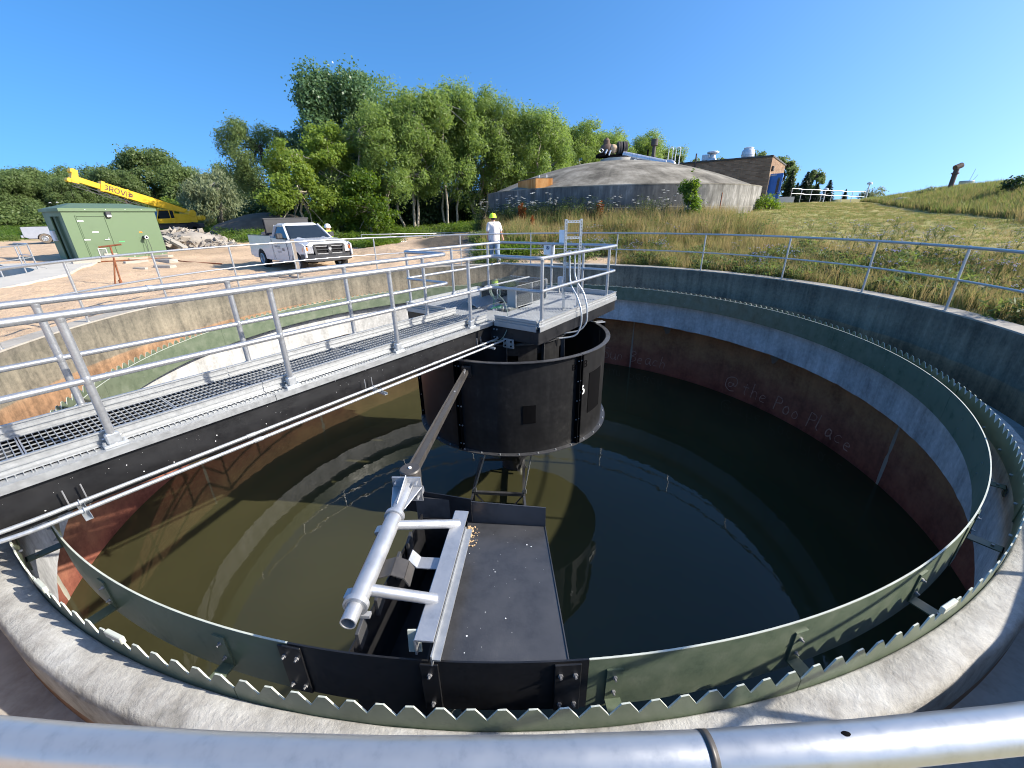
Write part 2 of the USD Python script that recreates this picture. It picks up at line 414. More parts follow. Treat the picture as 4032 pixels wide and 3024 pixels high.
# digester concrete: streaks about its own axis
def streaky(name, cx, cy, rad, ramp, streak=.6):
    mat(name, {'g': ('geometry', {}), 'sb': ('vector_math', {'math_type': 'subtract', 'vector2': (cx, cy, 0)}), 'x': ('separate_xyz', {}), 'at': ('math', {'math_type': 'arctan2'}),
               'ml': ('math', {'math_type': 'multiply', 'value2': rad}), 'zs': ('math', {'math_type': 'multiply', 'value2': .15}), 'c': ('combine_xyz', {}),
               'n1': ('noise_texture', {'scale': 2.6, 'detail': 6.0, 'roughness': .7}), 'n2': ('noise_texture', {'scale': .7, 'detail': 8.0, 'roughness': .7}), 'mx': ('mix_float', {'fac': streak}),
               'r': ('rgb_ramp', {'ramp': ramp}), 'b': ('bump', {'strength': .4, 'distance': .03}), 'p': ('principled_bsdf', {'roughness': .9, 'specular_ior_level': .2})},
        [('g.position', 'sb.vector1'), ('sb.vector', 'x.vector'), ('x.y', 'at.value1'), ('x.x', 'at.value2'), ('at.value', 'ml.value1'), ('x.z', 'zs.value1'), ('ml.value', 'c.x'), ('zs.value', 'c.y'),
         ('c.vector', 'n1.vector'), ('g.position', 'n2.vector'), ('n2.fac', 'mx.a'), ('n1.fac', 'mx.b'), ('mx.result', 'r.fac'), ('r.color', 'p.base_color'), ('n2.fac', 'b.height'), ('b.normal', 'p.normal')])
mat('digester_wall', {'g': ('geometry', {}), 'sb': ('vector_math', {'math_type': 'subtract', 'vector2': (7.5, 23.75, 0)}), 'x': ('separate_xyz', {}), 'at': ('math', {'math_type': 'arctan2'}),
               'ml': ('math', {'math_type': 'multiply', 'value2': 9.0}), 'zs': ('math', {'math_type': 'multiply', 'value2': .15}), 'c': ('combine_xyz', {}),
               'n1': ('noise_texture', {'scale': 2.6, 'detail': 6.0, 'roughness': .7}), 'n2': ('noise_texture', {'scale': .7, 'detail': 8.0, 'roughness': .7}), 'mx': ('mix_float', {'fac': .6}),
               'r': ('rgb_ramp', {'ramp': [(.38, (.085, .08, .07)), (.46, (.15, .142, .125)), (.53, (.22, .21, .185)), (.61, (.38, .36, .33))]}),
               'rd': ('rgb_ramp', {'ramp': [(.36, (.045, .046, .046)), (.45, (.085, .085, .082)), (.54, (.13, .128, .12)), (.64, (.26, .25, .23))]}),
               'an': ('math', {'math_type': 'multiply_add', 'value2': .10}), 'st': ('map_range', {'from_min': -1.25, 'from_max': -1.20, 'clamp': True}), 'mc': ('mix', {}),  # darker ramp on the left front, switched by angle with a noisy edge
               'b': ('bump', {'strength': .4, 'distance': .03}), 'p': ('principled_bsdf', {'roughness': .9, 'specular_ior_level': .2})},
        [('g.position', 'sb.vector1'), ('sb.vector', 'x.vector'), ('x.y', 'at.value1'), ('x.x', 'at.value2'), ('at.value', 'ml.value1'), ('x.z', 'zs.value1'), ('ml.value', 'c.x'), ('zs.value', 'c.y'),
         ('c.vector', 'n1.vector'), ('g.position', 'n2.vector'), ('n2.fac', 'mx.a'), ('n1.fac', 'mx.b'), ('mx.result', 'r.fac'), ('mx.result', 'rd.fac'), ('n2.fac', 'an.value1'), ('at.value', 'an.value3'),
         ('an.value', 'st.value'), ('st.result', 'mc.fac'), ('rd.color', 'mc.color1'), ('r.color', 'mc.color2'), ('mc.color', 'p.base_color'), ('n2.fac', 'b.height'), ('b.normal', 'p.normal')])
streaky('digester_dome', 7.5, 23.75, 9.0, [(.38, (.09, .08, .062)), (.46, (.155, .14, .11)), (.53, (.215, .195, .155)), (.62, (.31, .285, .235))], .2)
streaky('rusty_panel', 3.0, 17.0, 3.0, [(.3, (.30, .11, .03)), (.48, (.48, .20, .055)), (.6, (.60, .32, .12)), (.72, (.40, .33, .25))], .7)

# brick (far wall: courses as texture, in the wall's own x and z)
mat('brick', {'g': ('texture_coordinate', {}), 'x': ('separate_xyz', {}), 'xy': ('math', {'math_type': 'add'}), 'c': ('combine_xyz', {}), 'n': ('noise_texture', {'scale': .8, 'detail': 5.0}),
              'b': ('brick_texture', {'scale': 1.0, 'brick_width': .40, 'row_height': .10, 'mortar_size': .012, 'color1': (.20, .115, .07), 'color2': (.36, .225, .14), 'mortar': (.22, .17, .12), 'bias': -.1}),
              'r': ('rgb_ramp', {'ramp': [(.3, (.75, .75, .75)), (.6, (1, 1, 1))]}), 'mm': ('mix', {'mix_type': 'multiply', 'fac': 1.0}), 'p': ('principled_bsdf', {'roughness': .9, 'specular_ior_level': .2})},
    [('g.object', 'x.vector'), ('x.x', 'xy.value1'), ('x.y', 'xy.value2'), ('xy.value', 'c.x'), ('x.z', 'c.y'), ('c.vector', 'b.vector'), ('g.object', 'n.vector'), ('n.fac', 'r.fac'),
     ('b.color', 'mm.color1'), ('r.color', 'mm.color2'), ('mm.color', 'p.base_color')])
plain('mortar', (.27, .20, .145), .95)

# leaves
def leaf(name, ramp, trans=.35, tcol=(.20, .30, .03), rough=.5, spec=.35):
    mat(name, {'g': ('geometry', {}), 'oi': ('object_info', {}), 'r': ('rgb_ramp', {'ramp': ramp}), 'h': ('hsv', {}),
               'hv': ('map_range', {'from_min': 0.0, 'from_max': 1.0, 'to_min': .82, 'to_max': 1.2}),
               'p': ('principled_bsdf', {'roughness': rough, 'specular_ior_level': spec}), 't': ('translucent_bsdf', {'color': tcol}), 'm': ('mix_closure', {'fac': trans})},
        [('g.random_per_island', 'r.fac'), ('r.color', 'h.color'), ('oi.random', 'hv.value'), ('hv.result', 'h.value'), ('h.color', 'p.base_color'), ('p.BSDF', 'm.closure1'), ('t.BSDF', 'm.closure2')], 'm.closure')
leaf('leaf_willow', [(0, (.155, .215, .06)), (.4, (.225, .30, .085)), (.8, (.29, .36, .12)), (1, (.39, .43, .22))], .45, (.33, .46, .09))
leaf('leaf_silver', [(0, (.20, .23, .12)), (.5, (.29, .32, .185)), (1, (.40, .43, .29))], .35, (.32, .37, .18))
leaf('leaf_cottonwood', [(0, (.08, .14, .06)), (.5, (.14, .21, .10)), (.9, (.22, .29, .16)), (1, (.42, .46, .36))], .32, (.20, .33, .10), .35, .5)
leaf('leaf_elder', [(0, (.13, .19, .03)), (.5, (.21, .28, .045)), (1, (.33, .37, .07))], .45, (.36, .46, .05))
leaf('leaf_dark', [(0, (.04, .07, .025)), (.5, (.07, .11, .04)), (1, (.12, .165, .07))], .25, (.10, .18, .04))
leaf('leaf_mid', [(0, (.11, .155, .05)), (.5, (.18, .235, .085)), (1, (.26, .31, .15))], .38, (.26, .35, .10))
leaf('leaf_shrub', [(0, (.06, .11, .012)), (.5, (.11, .19, .02)), (1, (.18, .26, .035))], .4, (.28, .42, .03))
leaf('grass_dry', [(0, (.34, .26, .11)), (.4, (.48, .37, .17)), (.75, (.52, .43, .23)), (1, (.30, .28, .11))], .35, (.50, .38, .16), .7, .15)
leaf('grass_mixed', [(0, (.17, .20, .06)), (.35, (.33, .30, .12)), (.7, (.50, .43, .21)), (1, (.19, .23, .07))], .35, (.38, .36, .12), .7, .15)
leaf('weed_green', [(0, (.10, .145, .04)), (.5, (.16, .21, .065)), (1, (.24, .27, .12))], .35, (.24, .32, .07), .6, .2)
leaf('weed_dark', [(0, (.03, .05, .018)), (.5, (.05, .078, .028)), (1, (.09, .11, .05))], .25, (.10, .15, .04), .6, .2)
leaf('petal_white', [(0, (.70, .70, .66)), (1, (.82, .82, .78))], .3, (.6, .6, .55), .8, .1)
leaf('petal_blue', [(0, (.42, .42, .72)), (1, (.60, .60, .85))], .3, (.35, .35, .7), .8, .1)
leaf('dock_rust', [(0, (.25, .075, .02)), (1, (.42, .15, .05))], .25, (.4, .12, .03), .8, .1)
leaf('needle', [(0, (.012, .03, .014)), (.6, (.025, .05, .022)), (1, (.045, .075, .03))], .12, (.03, .07, .02))

# ground: the tint comes per vertex (sand, soil, dry lawn), noise breaks it up
mat('ground', {'g': ('geometry', {}), 'a': ('attribute', {'attribute': 'tint'}), 'n': ('noise_texture', {'scale': 1.3, 'detail': 8.0, 'roughness': .7}), 'n2': ('noise_texture', {'scale': 9.0, 'detail': 6.0, 'roughness': .7}),
               'r': ('rgb_ramp', {'ramp': [(.3, (.78, .76, .74)), (.48, (1, 1, 1)), (.7, (1.0, 1.0, 1.0))]}), 'r2': ('rgb_ramp', {'ramp': [(.3, (.82, .80, .78)), (.5, (1, 1, 1))]}),
               'mm': ('mix', {'mix_type': 'multiply', 'fac': 1.0}), 'm2': ('mix', {'mix_type': 'multiply', 'fac': .8}), 'b': ('bump', {'strength': .7, 'distance': .06}),
               'p': ('principled_bsdf', {'roughness': .95, 'specular_ior_level': .15})},
    [('g.position', 'n.vector'), ('g.position', 'n2.vector'), ('n.fac', 'r.fac'), ('n2.fac', 'r2.fac'), ('a.color', 'mm.color1'), ('r.color', 'mm.color2'), ('mm.color', 'm2.color1'), ('r2.color', 'm2.color2'), ('m2.color', 'p.base_color'),
     ('n2.fac', 'b.height'), ('b.normal', 'p.normal')])

# ------------------------------------------------------------------ terrain
def cp(az, d):
    a = math.radians(az)
    return CAM[0] + d * math.sin(a), CAM[1] + d * math.cos(a)

CTRL = [(-46, 27, -.15), (-38.8, 28, -.17), (-47, 20, -.15), (-45, 14, -.12), (-28, 24, -.37), (-25, 20.5, -.37), (-31, 27, -.36), (-21, 20, -.25), (-60, 20, -.12), (-75, 14, -.1),
        (-16.8, 22, .30), (-13, 20, .22), (-10.4, 21, .40), (-8.8, 25, .66), (-5.7, 25, .72), (-5.4, 17.3, .02), (-2, 16.4, -.08), (-12, 33, -.3), (-18, 34, -.3), (-8, 33, .1),
        (-13, 50, .25), (-25, 42, .1), (-20, 47, .2), (-5, 46, .6), (-37, 36, .12), (-40, 36, .05), (-33, 34, .05), (-29, 48, .9), (-47, 57, -.1), (-40, 75, .1), (-47, 90, 1.0), (-47, 112, 1.6), (-30, 100, 1.6),
        (5, 16.2, .05), (12, 16.0, .05), (5, 20, .65), (12, 20, .72), (0, 20.5, .55), (10, 23, 1.15), (18, 23.5, 1.2), (0, 24, .95), (20, 18, .42), (26, 24, 1.15), (20, 15.5, .08),
        (30, 30, 1.8), (30, 22, 1.0), (29, 17, .3), (37, 14, .08), (40, 19, .65), (40, 30, 1.3), (48, 11, .0), (49, 16, .55), (49, 21, 1.0), (55, 24, 1.35), (60, 14, .3), (75, 12, .2),
        (30, 45, 2.3), (20, 45, 2.2), (36, 50, 2.35), (45, 55, 1.7), (60, 50, 2.1), (10, 60, 1.6), (-10, 70, .6), (70, 30, 1.9), (90, 25, 1.2), (0, 110, 1.5), (30, 110, 2.2), (60, 110, 1.8), (90, 100, 2.2),
        (-90, 40, -.2), (-75, 90, .5), (150, 30, 0), (-150, 30, 0), (180, 60, 0), (120, 60, 1.0), (-120, 60, 0)]
for k in range(24):
    CTRL.append((None, k * 15, -.08))
_pts, _val = [], []
for c in CTRL:
    if c[0] is None:
        for r in (7.9, 8.6):
            a = math.radians(c[1]); _pts.append((r * math.cos(a), r * math.sin(a))); _val.append(-.08)
    else:
        _pts.append(cp(c[0], c[1])); _val.append(c[2])
_pts, _val = V(_pts), V(_val)
RBF = RBFInterpolator(_pts, _val, kernel='linear', smoothing=.02)
BANK = [(36.5, 60), (38.5, 46), (40, 36.5), (43, 31), (46, 26.5), (50, 22.5), (56, 21), (66, 22), (80, 27), (95, 32)]   # foot of the tall-grass bank
BK = V([cp(*b) for b in BANK])

def bank_h(x, y):
    """height of the bank above the lawn: signed distance beyond its foot line"""
    P = np.c_[np.ravel(x), np.ravel(y)]
    best = np.full(len(P), 1e9); sgn = np.zeros(len(P))
    for a, b in zip(BK[:-1], BK[1:]):
        d = b - a; L = d @ d
        t = np.clip(((P - a) @ d) / L, 0, 1)
        q = P - (a + t[:, None] * d)
        dist = np.hypot(q[:, 0], q[:, 1])
        cr = d[0] * q[:, 1] - d[1] * q[:, 0]
        m = dist < best
        best = np.where(m, dist, best); sgn = np.where(m, np.sign(cr), sgn)
    s = np.clip(best * (sgn > 0) / 6.0, 0, 1)
    return (0.85 * s * s * (3 - 2 * s)).reshape(np.shape(x))

def ground_z(x, y):
    x, y = np.asarray(x, float), np.asarray(y, float)
    P = np.c_[x.ravel(), y.ravel()]
    r = np.hypot(P[:, 0], P[:, 1])
    far = np.clip((np.hypot(P[:, 0] - CAM[0], P[:, 1] - CAM[1]) - 110) / 200, 0, 1)
    k = np.minimum(1, 130 / np.maximum(r, 1e-6))
    z = RBF(P * k[:, None]) + bank_h(P[:, 0], P[:, 1])
    z = z * (1 - far) + 1.5 * far
    # tank two: level pad on the left
    return z.reshape(x.shape)

def ground_rel(x, y):
    """small relief: ruts and lumps in the sand, tussocks elsewhere"""
    P = np.stack([np.asarray(x, float), np.asarray(y, float), np.zeros_like(np.asarray(x, float))], -1)
    return (meshkit.fbm(P * .9, 4, 5) - .5) * .16 + (meshkit.fbm(P * 3.1 + 40, 3, 9) - .5) * .12

T2C, T2R = (-25.2, 13.9), 8.0                                   # second tank, far left (only its edge is seen)
def _t2():
    # circle through the wall points seen at the left edge of the frame
    p = V([(-18.44, 7.23), (-18.83, 8.30), (-19.97, 9.77)])
    A = np.c_[2 * p, np.ones(3)]; b = (p ** 2).sum(1)
    s = np.linalg.solve(A, b)
    return s[:2], math.sqrt(s[2] + s[0] ** 2 + s[1] ** 2)

def veg_mask(x, y):
    """0 sand ... 1 vegetation, from compass direction and distance"""
    az = np.degrees(np.arctan2(x - CAM[0], y - CAM[1])); d = np.hypot(x - CAM[0], y - CAM[1])
    n = (meshkit.fbm(np.stack([x * .45, y * .45, 0 * x], -1), 4, 3) - .5) * 2
    east = np.clip((az + 3.5 + n * 5 + np.clip(17.5 - d, 0, 3) * -1.5) / 3, 0, 1)
    patch = np.clip(1 - np.hypot((az - 7) / 9, (d - 16.6) / 1.7) + n * .55, 0, 1)         # bare sandy patches behind the far coping
    east = east * (1 - np.clip(patch * 2.4, 0, 1))
    west = np.clip((d - 38 + n * 6) / 3, 0, 1) * np.clip((az + 62) / 4, 0, 1)
    leftfield = np.clip((d - 66 + n * 6) / 4, 0, 1)
    west = np.where(az < -34, leftfield, west)
    return np.clip(np.maximum(east * (np.abs(az) < 178), west), 0, 1)

def build_ground():
    rr = [7.88]
    while rr[-1] < 900:
        r = rr[-1]
        rr.append(r + (.16 if r < 14 else .16 + (r - 14) * .028))
    rr = V(rr)
    a = []
    t = -180.0
    while t < 180:
        a.append(t)
        t += .55 if -30 < t < 205 or True else 2
    a = np.radians(V(a))
    R, A = np.meshgrid(rr, a, indexing='ij')
    X, Y = R * np.cos(A), R * np.sin(A)
    m = veg_mask(X, Y)
    d = np.hypot(X - CAM[0], Y - CAM[1]); az = np.degrees(np.arctan2(X - CAM[0], Y - CAM[1]))
    fade = np.clip((R - 7.95) / .6, 0, 1) * np.clip(1 - (R - 60) / 60, 0, 1)
    Z = ground_z(X, Y) + ground_rel(X, Y) * fade
    # the hole of the second tank
    c2, r2 = _t2()
    q = np.hypot(X - c2[0], Y - c2[1])
    Z = np.where(q < r2 + .1, np.minimum(Z, -1.4), Z)
    # flatten under slabs and the path beside it
    ring = np.clip(1 - np.abs(q - (r2 + 1.6)) / 2.2, 0, 1)
    Z = np.where(q >= r2 + .1, Z * (1 - ring) + (-.2) * ring, Z)
    n = meshkit.fbm(np.stack([X * .22, Y * .22, 0 * X], -1), 4, 11)
    sand = V([.56, .405, .265]) * (1 - .0 * n[..., None])
    sand = sand * (1 - .25 * np.clip((n - .55) * 5, 0, 1))[..., None]
    lawn = V([.42, .33, .14]) * (1 - n[..., None]) * 1.1 + V([.22, .23, .08]) * n[..., None] * 1.1
    greenf = V([.27, .28, .09])
    veg = np.where((az < -2)[..., None], greenf * (0.8 + .5 * n[..., None]), lawn)
    darks = np.clip(1 - np.hypot((az + 8.3) / 4.6, (d - 22.3) / 3.6), 0, 1)
    soil = V([.10, .085, .065])
    col = sand * (1 - m[..., None]) + veg * m[..., None]
    k = np.clip(darks * 3 + (n - .5) * 1.5, 0, 1)[..., None] * (darks > 0)[..., None]
    col = col * (1 - k) + soil * k
    nr, na = X.shape
    v = np.c_[X.ravel(), Y.ravel(), Z.ravel()]
    i, j = np.meshgrid(np.arange(nr - 1), np.arange(na), indexing='ij')
    j2 = (j + 1) % na
    f = np.stack([i * na + j, (i + 1) * na + j, (i + 1) * na + j2, i * na + j2], -1).reshape(-1, 4)
    f = np.vstack([f[:, [0, 1, 2]], f[:, [0, 2, 3]]])
    o = obj('ground', (v, f), 'ground', None, True, kind='structure')
    UsdGeom.PrimvarsAPI(o).CreatePrimvar('tint', Sdf.ValueTypeNames.Color3fArray, 'vertex').Set(Vt.Vec3fArray.FromNumpy(np.clip(col, 0, 1).reshape(-1, 3).astype(np.float32)))
build_ground()

# ------------------------------------------------------------------ the clarifier tank
RW, RO = 7.56, 7.90
ZB, ZW = -5.0, -3.59
tank = thing('clarifier_tank', 'big round open concrete tank with stained walls, filling the foreground', 'tank')

def jag(r, z0, z1, a0, a1, n, depth=.004):
    return arc(r - depth, r + .02, z0, z1, a0, a1, n)
obj('upper_wall', arc(RW, RO, -1.67, -.012, 0, 360, 360), 'coping_wall', tank, 40)
# coping top in pours with visible joints
ja = [0, 21, 43, 64, 88, 110, 131, 155, 176, 200, 222, 247, 268, 290, 312, 336, 360]
for a, b in zip(ja[:-1], ja[1:]):
    obj('coping', arc(RW - .006, RO + .01, -.012, .012, a + .03, b - .03, max(6, int((b - a) / 1.0))), 'coping_top', tank, 30)
obj('lower_wall', arc(RW, RO, ZB, -1.67, 0, 360, 360), 'tank_wall', tank, 40)
obj('tank_floor', arc(.02, RW, ZB - .1, ZB, 0, 360, 90), 'launder_floor', tank)
obj('launder_floor', arc(6.90, RW, -1.67, -1.10, 0, 360, 360), 'launder_floor', tank, 40)

def weir_wall():
    """launder wall with a rough trowelled top and a slightly ragged lower lip"""
    n = 720
    t = np.arange(n) * 2 * PI / n
    c, s = np.cos(t), np.sin(t)
    q = np.c_[c * 6, s * 6, 0 * c]
    w = (meshkit.fbm(q * 1.8, 3, 2) - .5)
    w2 = (meshkit.fbm(q * 5, 3, 4) - .5)
    prof = [(6.686 + 0 * t, -1.668 + .03 * w2), (6.686 + 0 * t, -.70 + .01 * w2), (6.70 + 0 * t, -.683 + .012 * w2), (6.79 + .01 * w, -.678 + .014 * w + .008 * w2), (6.875 + .03 * w, -.69 + .012 * w2),
            (6.905 + .03 * w + .014 * w2, -.735 + .02 * w2), (6.90 + 0 * t, -1.0 + 0 * t), (6.90 + 0 * t, -1.672 + 0 * t)]
    v = np.vstack([np.c_[r * c, r * s, z] for r, z in prof])
    k = len(prof); f = []
    i = np.arange(n); j = (i + 1) % n
    for p in range(k):
        a, b = p * n, ((p + 1) % k) * n
        f += [np.c_[a + i, a + j, b + j], np.c_[a + i, b + j, b + i]]
    v, f = v, np.vstack(f)
    m = trimesh.Trimesh(v, f, process=False)
    if m.volume < 0: m.invert()
    return m
WWm = weir_wall()
_c = WWm.triangles_center
_r = np.hypot(_c[:, 0], _c[:, 1])
_top = (_c[:, 2] > -.95)
_in = (_r < 6.70) & ~((_c[:, 2] > -.70))
def sub(m, mask):
    s = trimesh.Trimesh(m.vertices, m.faces[mask], process=False); s.remove_unreferenced_vertices(); return s
obj('weir_wall', sub(WWm, ~_in & _top), 'weir_top', tank, 50, label='light trowelled concrete crest of the launder wall')
obj('launder_face', sub(WWm, _in), 'launder_face', tank, 50, label='pale streaked concrete band below the green baffle')
obj('launder_back', sub(WWm, ~_in & ~_top), 'launder_back', tank, 50)
# joint strips and patched tie holes down the lower wall
rng = random.Random(4)
for a in (54.9, -7.3, -38, -68, 86, 117, 147, 176.3, 207, 238, 269):
    w = .5 + rng.random() * .25
    n = 16
    zz = np.linspace(ZW - .3, -1.7, n)
    wl = V([w * (.6 + .8 * rng.random()) for _ in range(n)])
    vs, fs = [], []
    for i, z in enumerate(zz):
        for sgn in (-1, -.4, .4, 1):
            aa = math.radians(a + sgn * wl[i] * .5); rr = RW - (.006 if abs(sgn) < .5 else -.004)
            vs.append((rr * math.cos(aa), rr * math.sin(aa), z))
    for i in range(n - 1):
        for k in range(3):
            b = i * 4 + k
            fs += [[b, b + 4, b + 1], [b + 1, b + 4, b + 5]]
    obj('joint_strip', (V(vs), V(fs)), 'joint_fill', tank, True)
for a, z, w, h in ((46.0, -1.86, 1.1, .26), (19.5, -1.88, 1.2, .3), (-9.8, -1.9, 1.6, .35), (8.5, -1.87, .8, .2), (72, -1.9, 1.0, .25), (135, -1.9, 1.0, .3), (160, -1.88, 1.2, .2)):
    n = 14
    vs = [(RW - .006, a, z)] + [(RW - .005, a + w * .9 * math.cos(t) * (.8 + .4 * rng.random()), z + h * (math.sin(t) if math.sin(t) < 0 else .6 * math.sin(t)) * (.8 + .4 * rng.random())) for t in np.linspace(0, 2 * PI, n, endpoint=False)]
    v = V([(r * math.cos(math.radians(q)), r * math.sin(math.radians(q)), zz) for r, q, zz in vs])
    obj('patch', (v, V([[0, 1 + (i + 1) % n, 1 + i] for i in range(n)])), 'grey_patch', tank, False)

wm = arc(.02, RW + .03, ZW - .02, ZW, 0, 360, 180)
obj('water', wm, 'water', None, False, kind='structure')

# chalk handwriting on the lower wall: strokes as thin ribbons lying on the concrete
GLY = {'S': [[(.55, .85), (.35, 1), (.1, .9), (.08, .65), (.35, .5), (.55, .35), (.5, .1), (.25, 0), (0, .12)]],
       'u': [[(.05, .55), (.05, .15), (.2, 0), (.4, .1), (.42, .55)], [(.42, .3), (.45, .05), (.55, 0)]],
       'n': [[(.05, .55), (.05, 0)], [(.05, .4), (.2, .55), (.38, .5), (.42, 0)]],
       'B': [[(.1, 1), (.08, 0)], [(.1, 1), (.4, .98), (.48, .75), (.1, .53)], [(.1, .53), (.5, .45), (.55, .15), (.08, 0)]],
       'e': [[(.05, .28), (.42, .32), (.38, .52), (.18, .55), (.04, .3), (.12, .05), (.45, .06)]],
       'a': [[(.42, .48), (.2, .55), (.04, .3), (.12, .03), (.38, .12), (.42, .5), (.42, .15), (.52, 0)]],
       'c': [[(.42, .45), (.22, .55), (.04, .3), (.14, .03), (.45, .08)]],
       'h': [[(.06, 1), (.05, 0)], [(.05, .35), (.22, .55), (.4, .45), (.42, 0)]],
       't': [[(.22, .9), (.2, .1), (.35, 0)], [(.0, .6), (.45, .62)]],
       'P': [[(.1, 1), (.08, 0)], [(.1, 1), (.5, .95), (.52, .65), (.1, .5)]],
       'o': [[(.25, .55), (.05, .35), (.12, .05), (.38, .05), (.45, .35), (.25, .55)]],
       'l': [[(.08, 1), (.06, .1), (.2, 0)]],
       '@': [[(.5, .5), (.3, .6), (.2, .4), (.32, .25), (.52, .35), (.55, .62), (.66, .3), (.8, .55), (.72, .9), (.35, 1), (.02, .7), (.05, .25), (.35, 0), (.7, .06)]]}

def scrawl(s, a0, z0, h, parent):
    """handwriting running clockwise (to the viewer's right) from angle a0 (deg)"""
    rg = random.Random(len(s))
    pos = 0.0
    for ch in s:
        if ch == ' ':
            pos += .45 * h; continue
        vs, fs, b = [], [], 0
        k = .9 + .25 * rg.random(); dz = (rg.random() - .5) * .12 * h
        for st in GLY[ch]:
            P = fillet([(x * h * k + pos + y * .12 * h, y * h * k + dz, 0) for x, y in st], .3 * h, 4)
            T = np.gradient(P, axis=0); T /= np.maximum(np.linalg.norm(T, axis=1, keepdims=True), 1e-9)
            wv = (.006 + .008 * rg.random()) * (.55 + .9 * meshkit.noise(np.c_[P[:, :2] * 22, 0 * P[:, 2]], 3))[:, None]
            P[:, :2] += (np.c_[meshkit.noise(P * 9 + 5, 1), meshkit.noise(P * 9 + 50, 2)] - .5) * .02
            N = np.c_[-T[:, 1], T[:, 0]] * wv
            for s_ in (1, -1):
                q = P[:, :2] + s_ * N
                aa = np.radians(a0) - q[:, 0] / RW
                vs.append(np.c_[(RW - .004) * np.cos(aa), (RW - .004) * np.sin(aa), z0 + q[:, 1]])
            m = len(P)
            for i in range(m - 1):
                fs += [[b + i, b + i + 1, b + m + i], [b + i + 1, b + m + i + 1, b + m + i]]
            b += 2 * m
        obj('chalk_letter', (np.vstack(vs), V(fs)), 'chalk', parent, False)
        pos += (.95 if ch in '@' else .66) * h
scrawl('Sun Beach', 63.0, -3.38, .42, tank)
scrawl('@ the Poo Place', 29.5, -3.40, .42, tank)

# ------------------------------------------------------------------ V-notch weir
weir = thing('notched_weir', 'ring of green plates cut in V notches, bolted to the concrete crest', 'weir')
NT = 280
def weir_plate(a0, nt, pitch):
    prof = []
    for k in range(nt):
        b = a0 + k * pitch
        prof += [(b, -.618), (b + pitch * .36, -.538), (b + pitch * .64, -.535)]
    prof.append((a0 + nt * pitch, -.618))
    t = np.radians([q[0] for q in prof]); z = V([q[1] for q in prof]); n = len(t)
    v = []
    for r in (6.674, 6.682):
        v.append(np.c_[r * np.cos(t), r * np.sin(t), z]); v.append(np.c_[r * np.cos(t), r * np.sin(t), np.full(n, -.80)])
    v = np.vstack(v); i = np.arange(n - 1)
    q = lambda a, b, c, d: [np.c_[a, b, c], np.c_[a, c, d]]
    o, p, s, w = i, n + i, 2 * n + i, 3 * n + i
    f = np.vstack(q(o, p, p + 1, o + 1) + q(s, s + 1, w + 1, w))
    e = n - 1
    f = np.vstack([f, [[0, 2 * n, 3 * n], [0, 3 * n, n], [e, n + e, 3 * n + e], [e, 3 * n + e, 2 * n + e]]])
    edge = np.vstack(q(o, o + 1, s + 1, s))
    return (v, f), (v, edge)
pit = 360.0 / NT
for k in range(14):
    a0 = -90.0 - 10 * pit + k * 20 * pit
    body, edge = weir_plate(a0 + .02, 20, (20 * pit - .04) / 20)
    wp = obj('weir_plate', body, 'weir_green', weir, False)
    obj('cut_edge', edge, 'weir_edge', wp, False)
    for e in (a0 + .6,):
        t = math.radians(e)
        sp = xf(bx(-.004, .004, -.045, .045, -.79, -.60), rz=t, t=(6.669 * math.cos(t), 6.669 * math.sin(t), 0))
        obj('splice_plate', sp, 'weir_green', weir, False)
    for q in range(5):
        t = math.radians(a0 + (q + .5) * 20 * pit / 5)
        p = V([math.cos(t), math.sin(t), 0])
        obj('bolt', rod(p * 6.68 + [0, 0, -.745], p * 6.655 + [0, 0, -.745], .011, n=6), 'bright_metal', weir, False)
for a in (-67.2, -110.2, -117.8):         # pale clip caps on single teeth
    t = math.radians(a)
    obj('clip', xf(rbox(-.012, .012, -.075, .075, -.57, -.525, .004), rz=t, t=(6.678 * math.cos(t), 6.678 * math.sin(t), 0)), 'weir_edge', weir, False)

# ------------------------------------------------------------------ scum baffle
baf = thing('scum_baffle', 'smooth green fibreglass ring hung inside the notched weir', 'baffle')
BA0, BA1 = -86.6, 258.6
nb = 12
for k in range(nb):
    a, b = BA0 + (BA1 - BA0) * k / nb, BA0 + (BA1 - BA0) * (k + 1) / nb
    n = 30
    bp = obj('baffle_panel', arc(6.455, 6.462, -.94, -.536, a + .02, b - .02, n), 'weir_green', baf, 40)
    obj('top_edge', arc(6.4535, 6.4635, -.5358, -.531, a + .02, b - .02, n), 'weir_edge', bp, 40)
    if k:
        t = math.radians(a)
        obj('splice_plate', xf(bx(.006, .012, -.07, .07, -.93, -.55), rz=t, t=(6.457 * math.cos(t), 6.457 * math.sin(t), 0)), 'weir_green', baf, False)
for k in range(35):
    a = -75.0 + k * 360 / 35
    if -103 < (a + 180) % 360 - 180 < -85.5: continue
    t = math.radians(a)
    loc = (0, 0, 0)
    br = cat([xf(bx(6.462, 6.472, -.045, .045, -.86, -.62)), xf(bx(6.462, 6.672, -.045, .045, -.872, -.862)), xf(bx(6.664, 6.6735, -.045, .045, -.95, -.862))])
    b = obj('bracket', xf(br, rz=t), 'weir_green', baf, False)
    for z in (-.68, -.80):
        obj('bolt', xf(cat([rod((6.45, 0, z), (6.495, 0, z), .006, n=6), rod((6.472, 0, z), (6.481, 0, z), .013, n=6)]), rz=t), 'bolt_steel', b, False)
    obj('bolt', xf(rod((6.61, 0, -.88), (6.61, 0, -.85), .012, n=6), rz=t), 'bolt_steel', b, False)
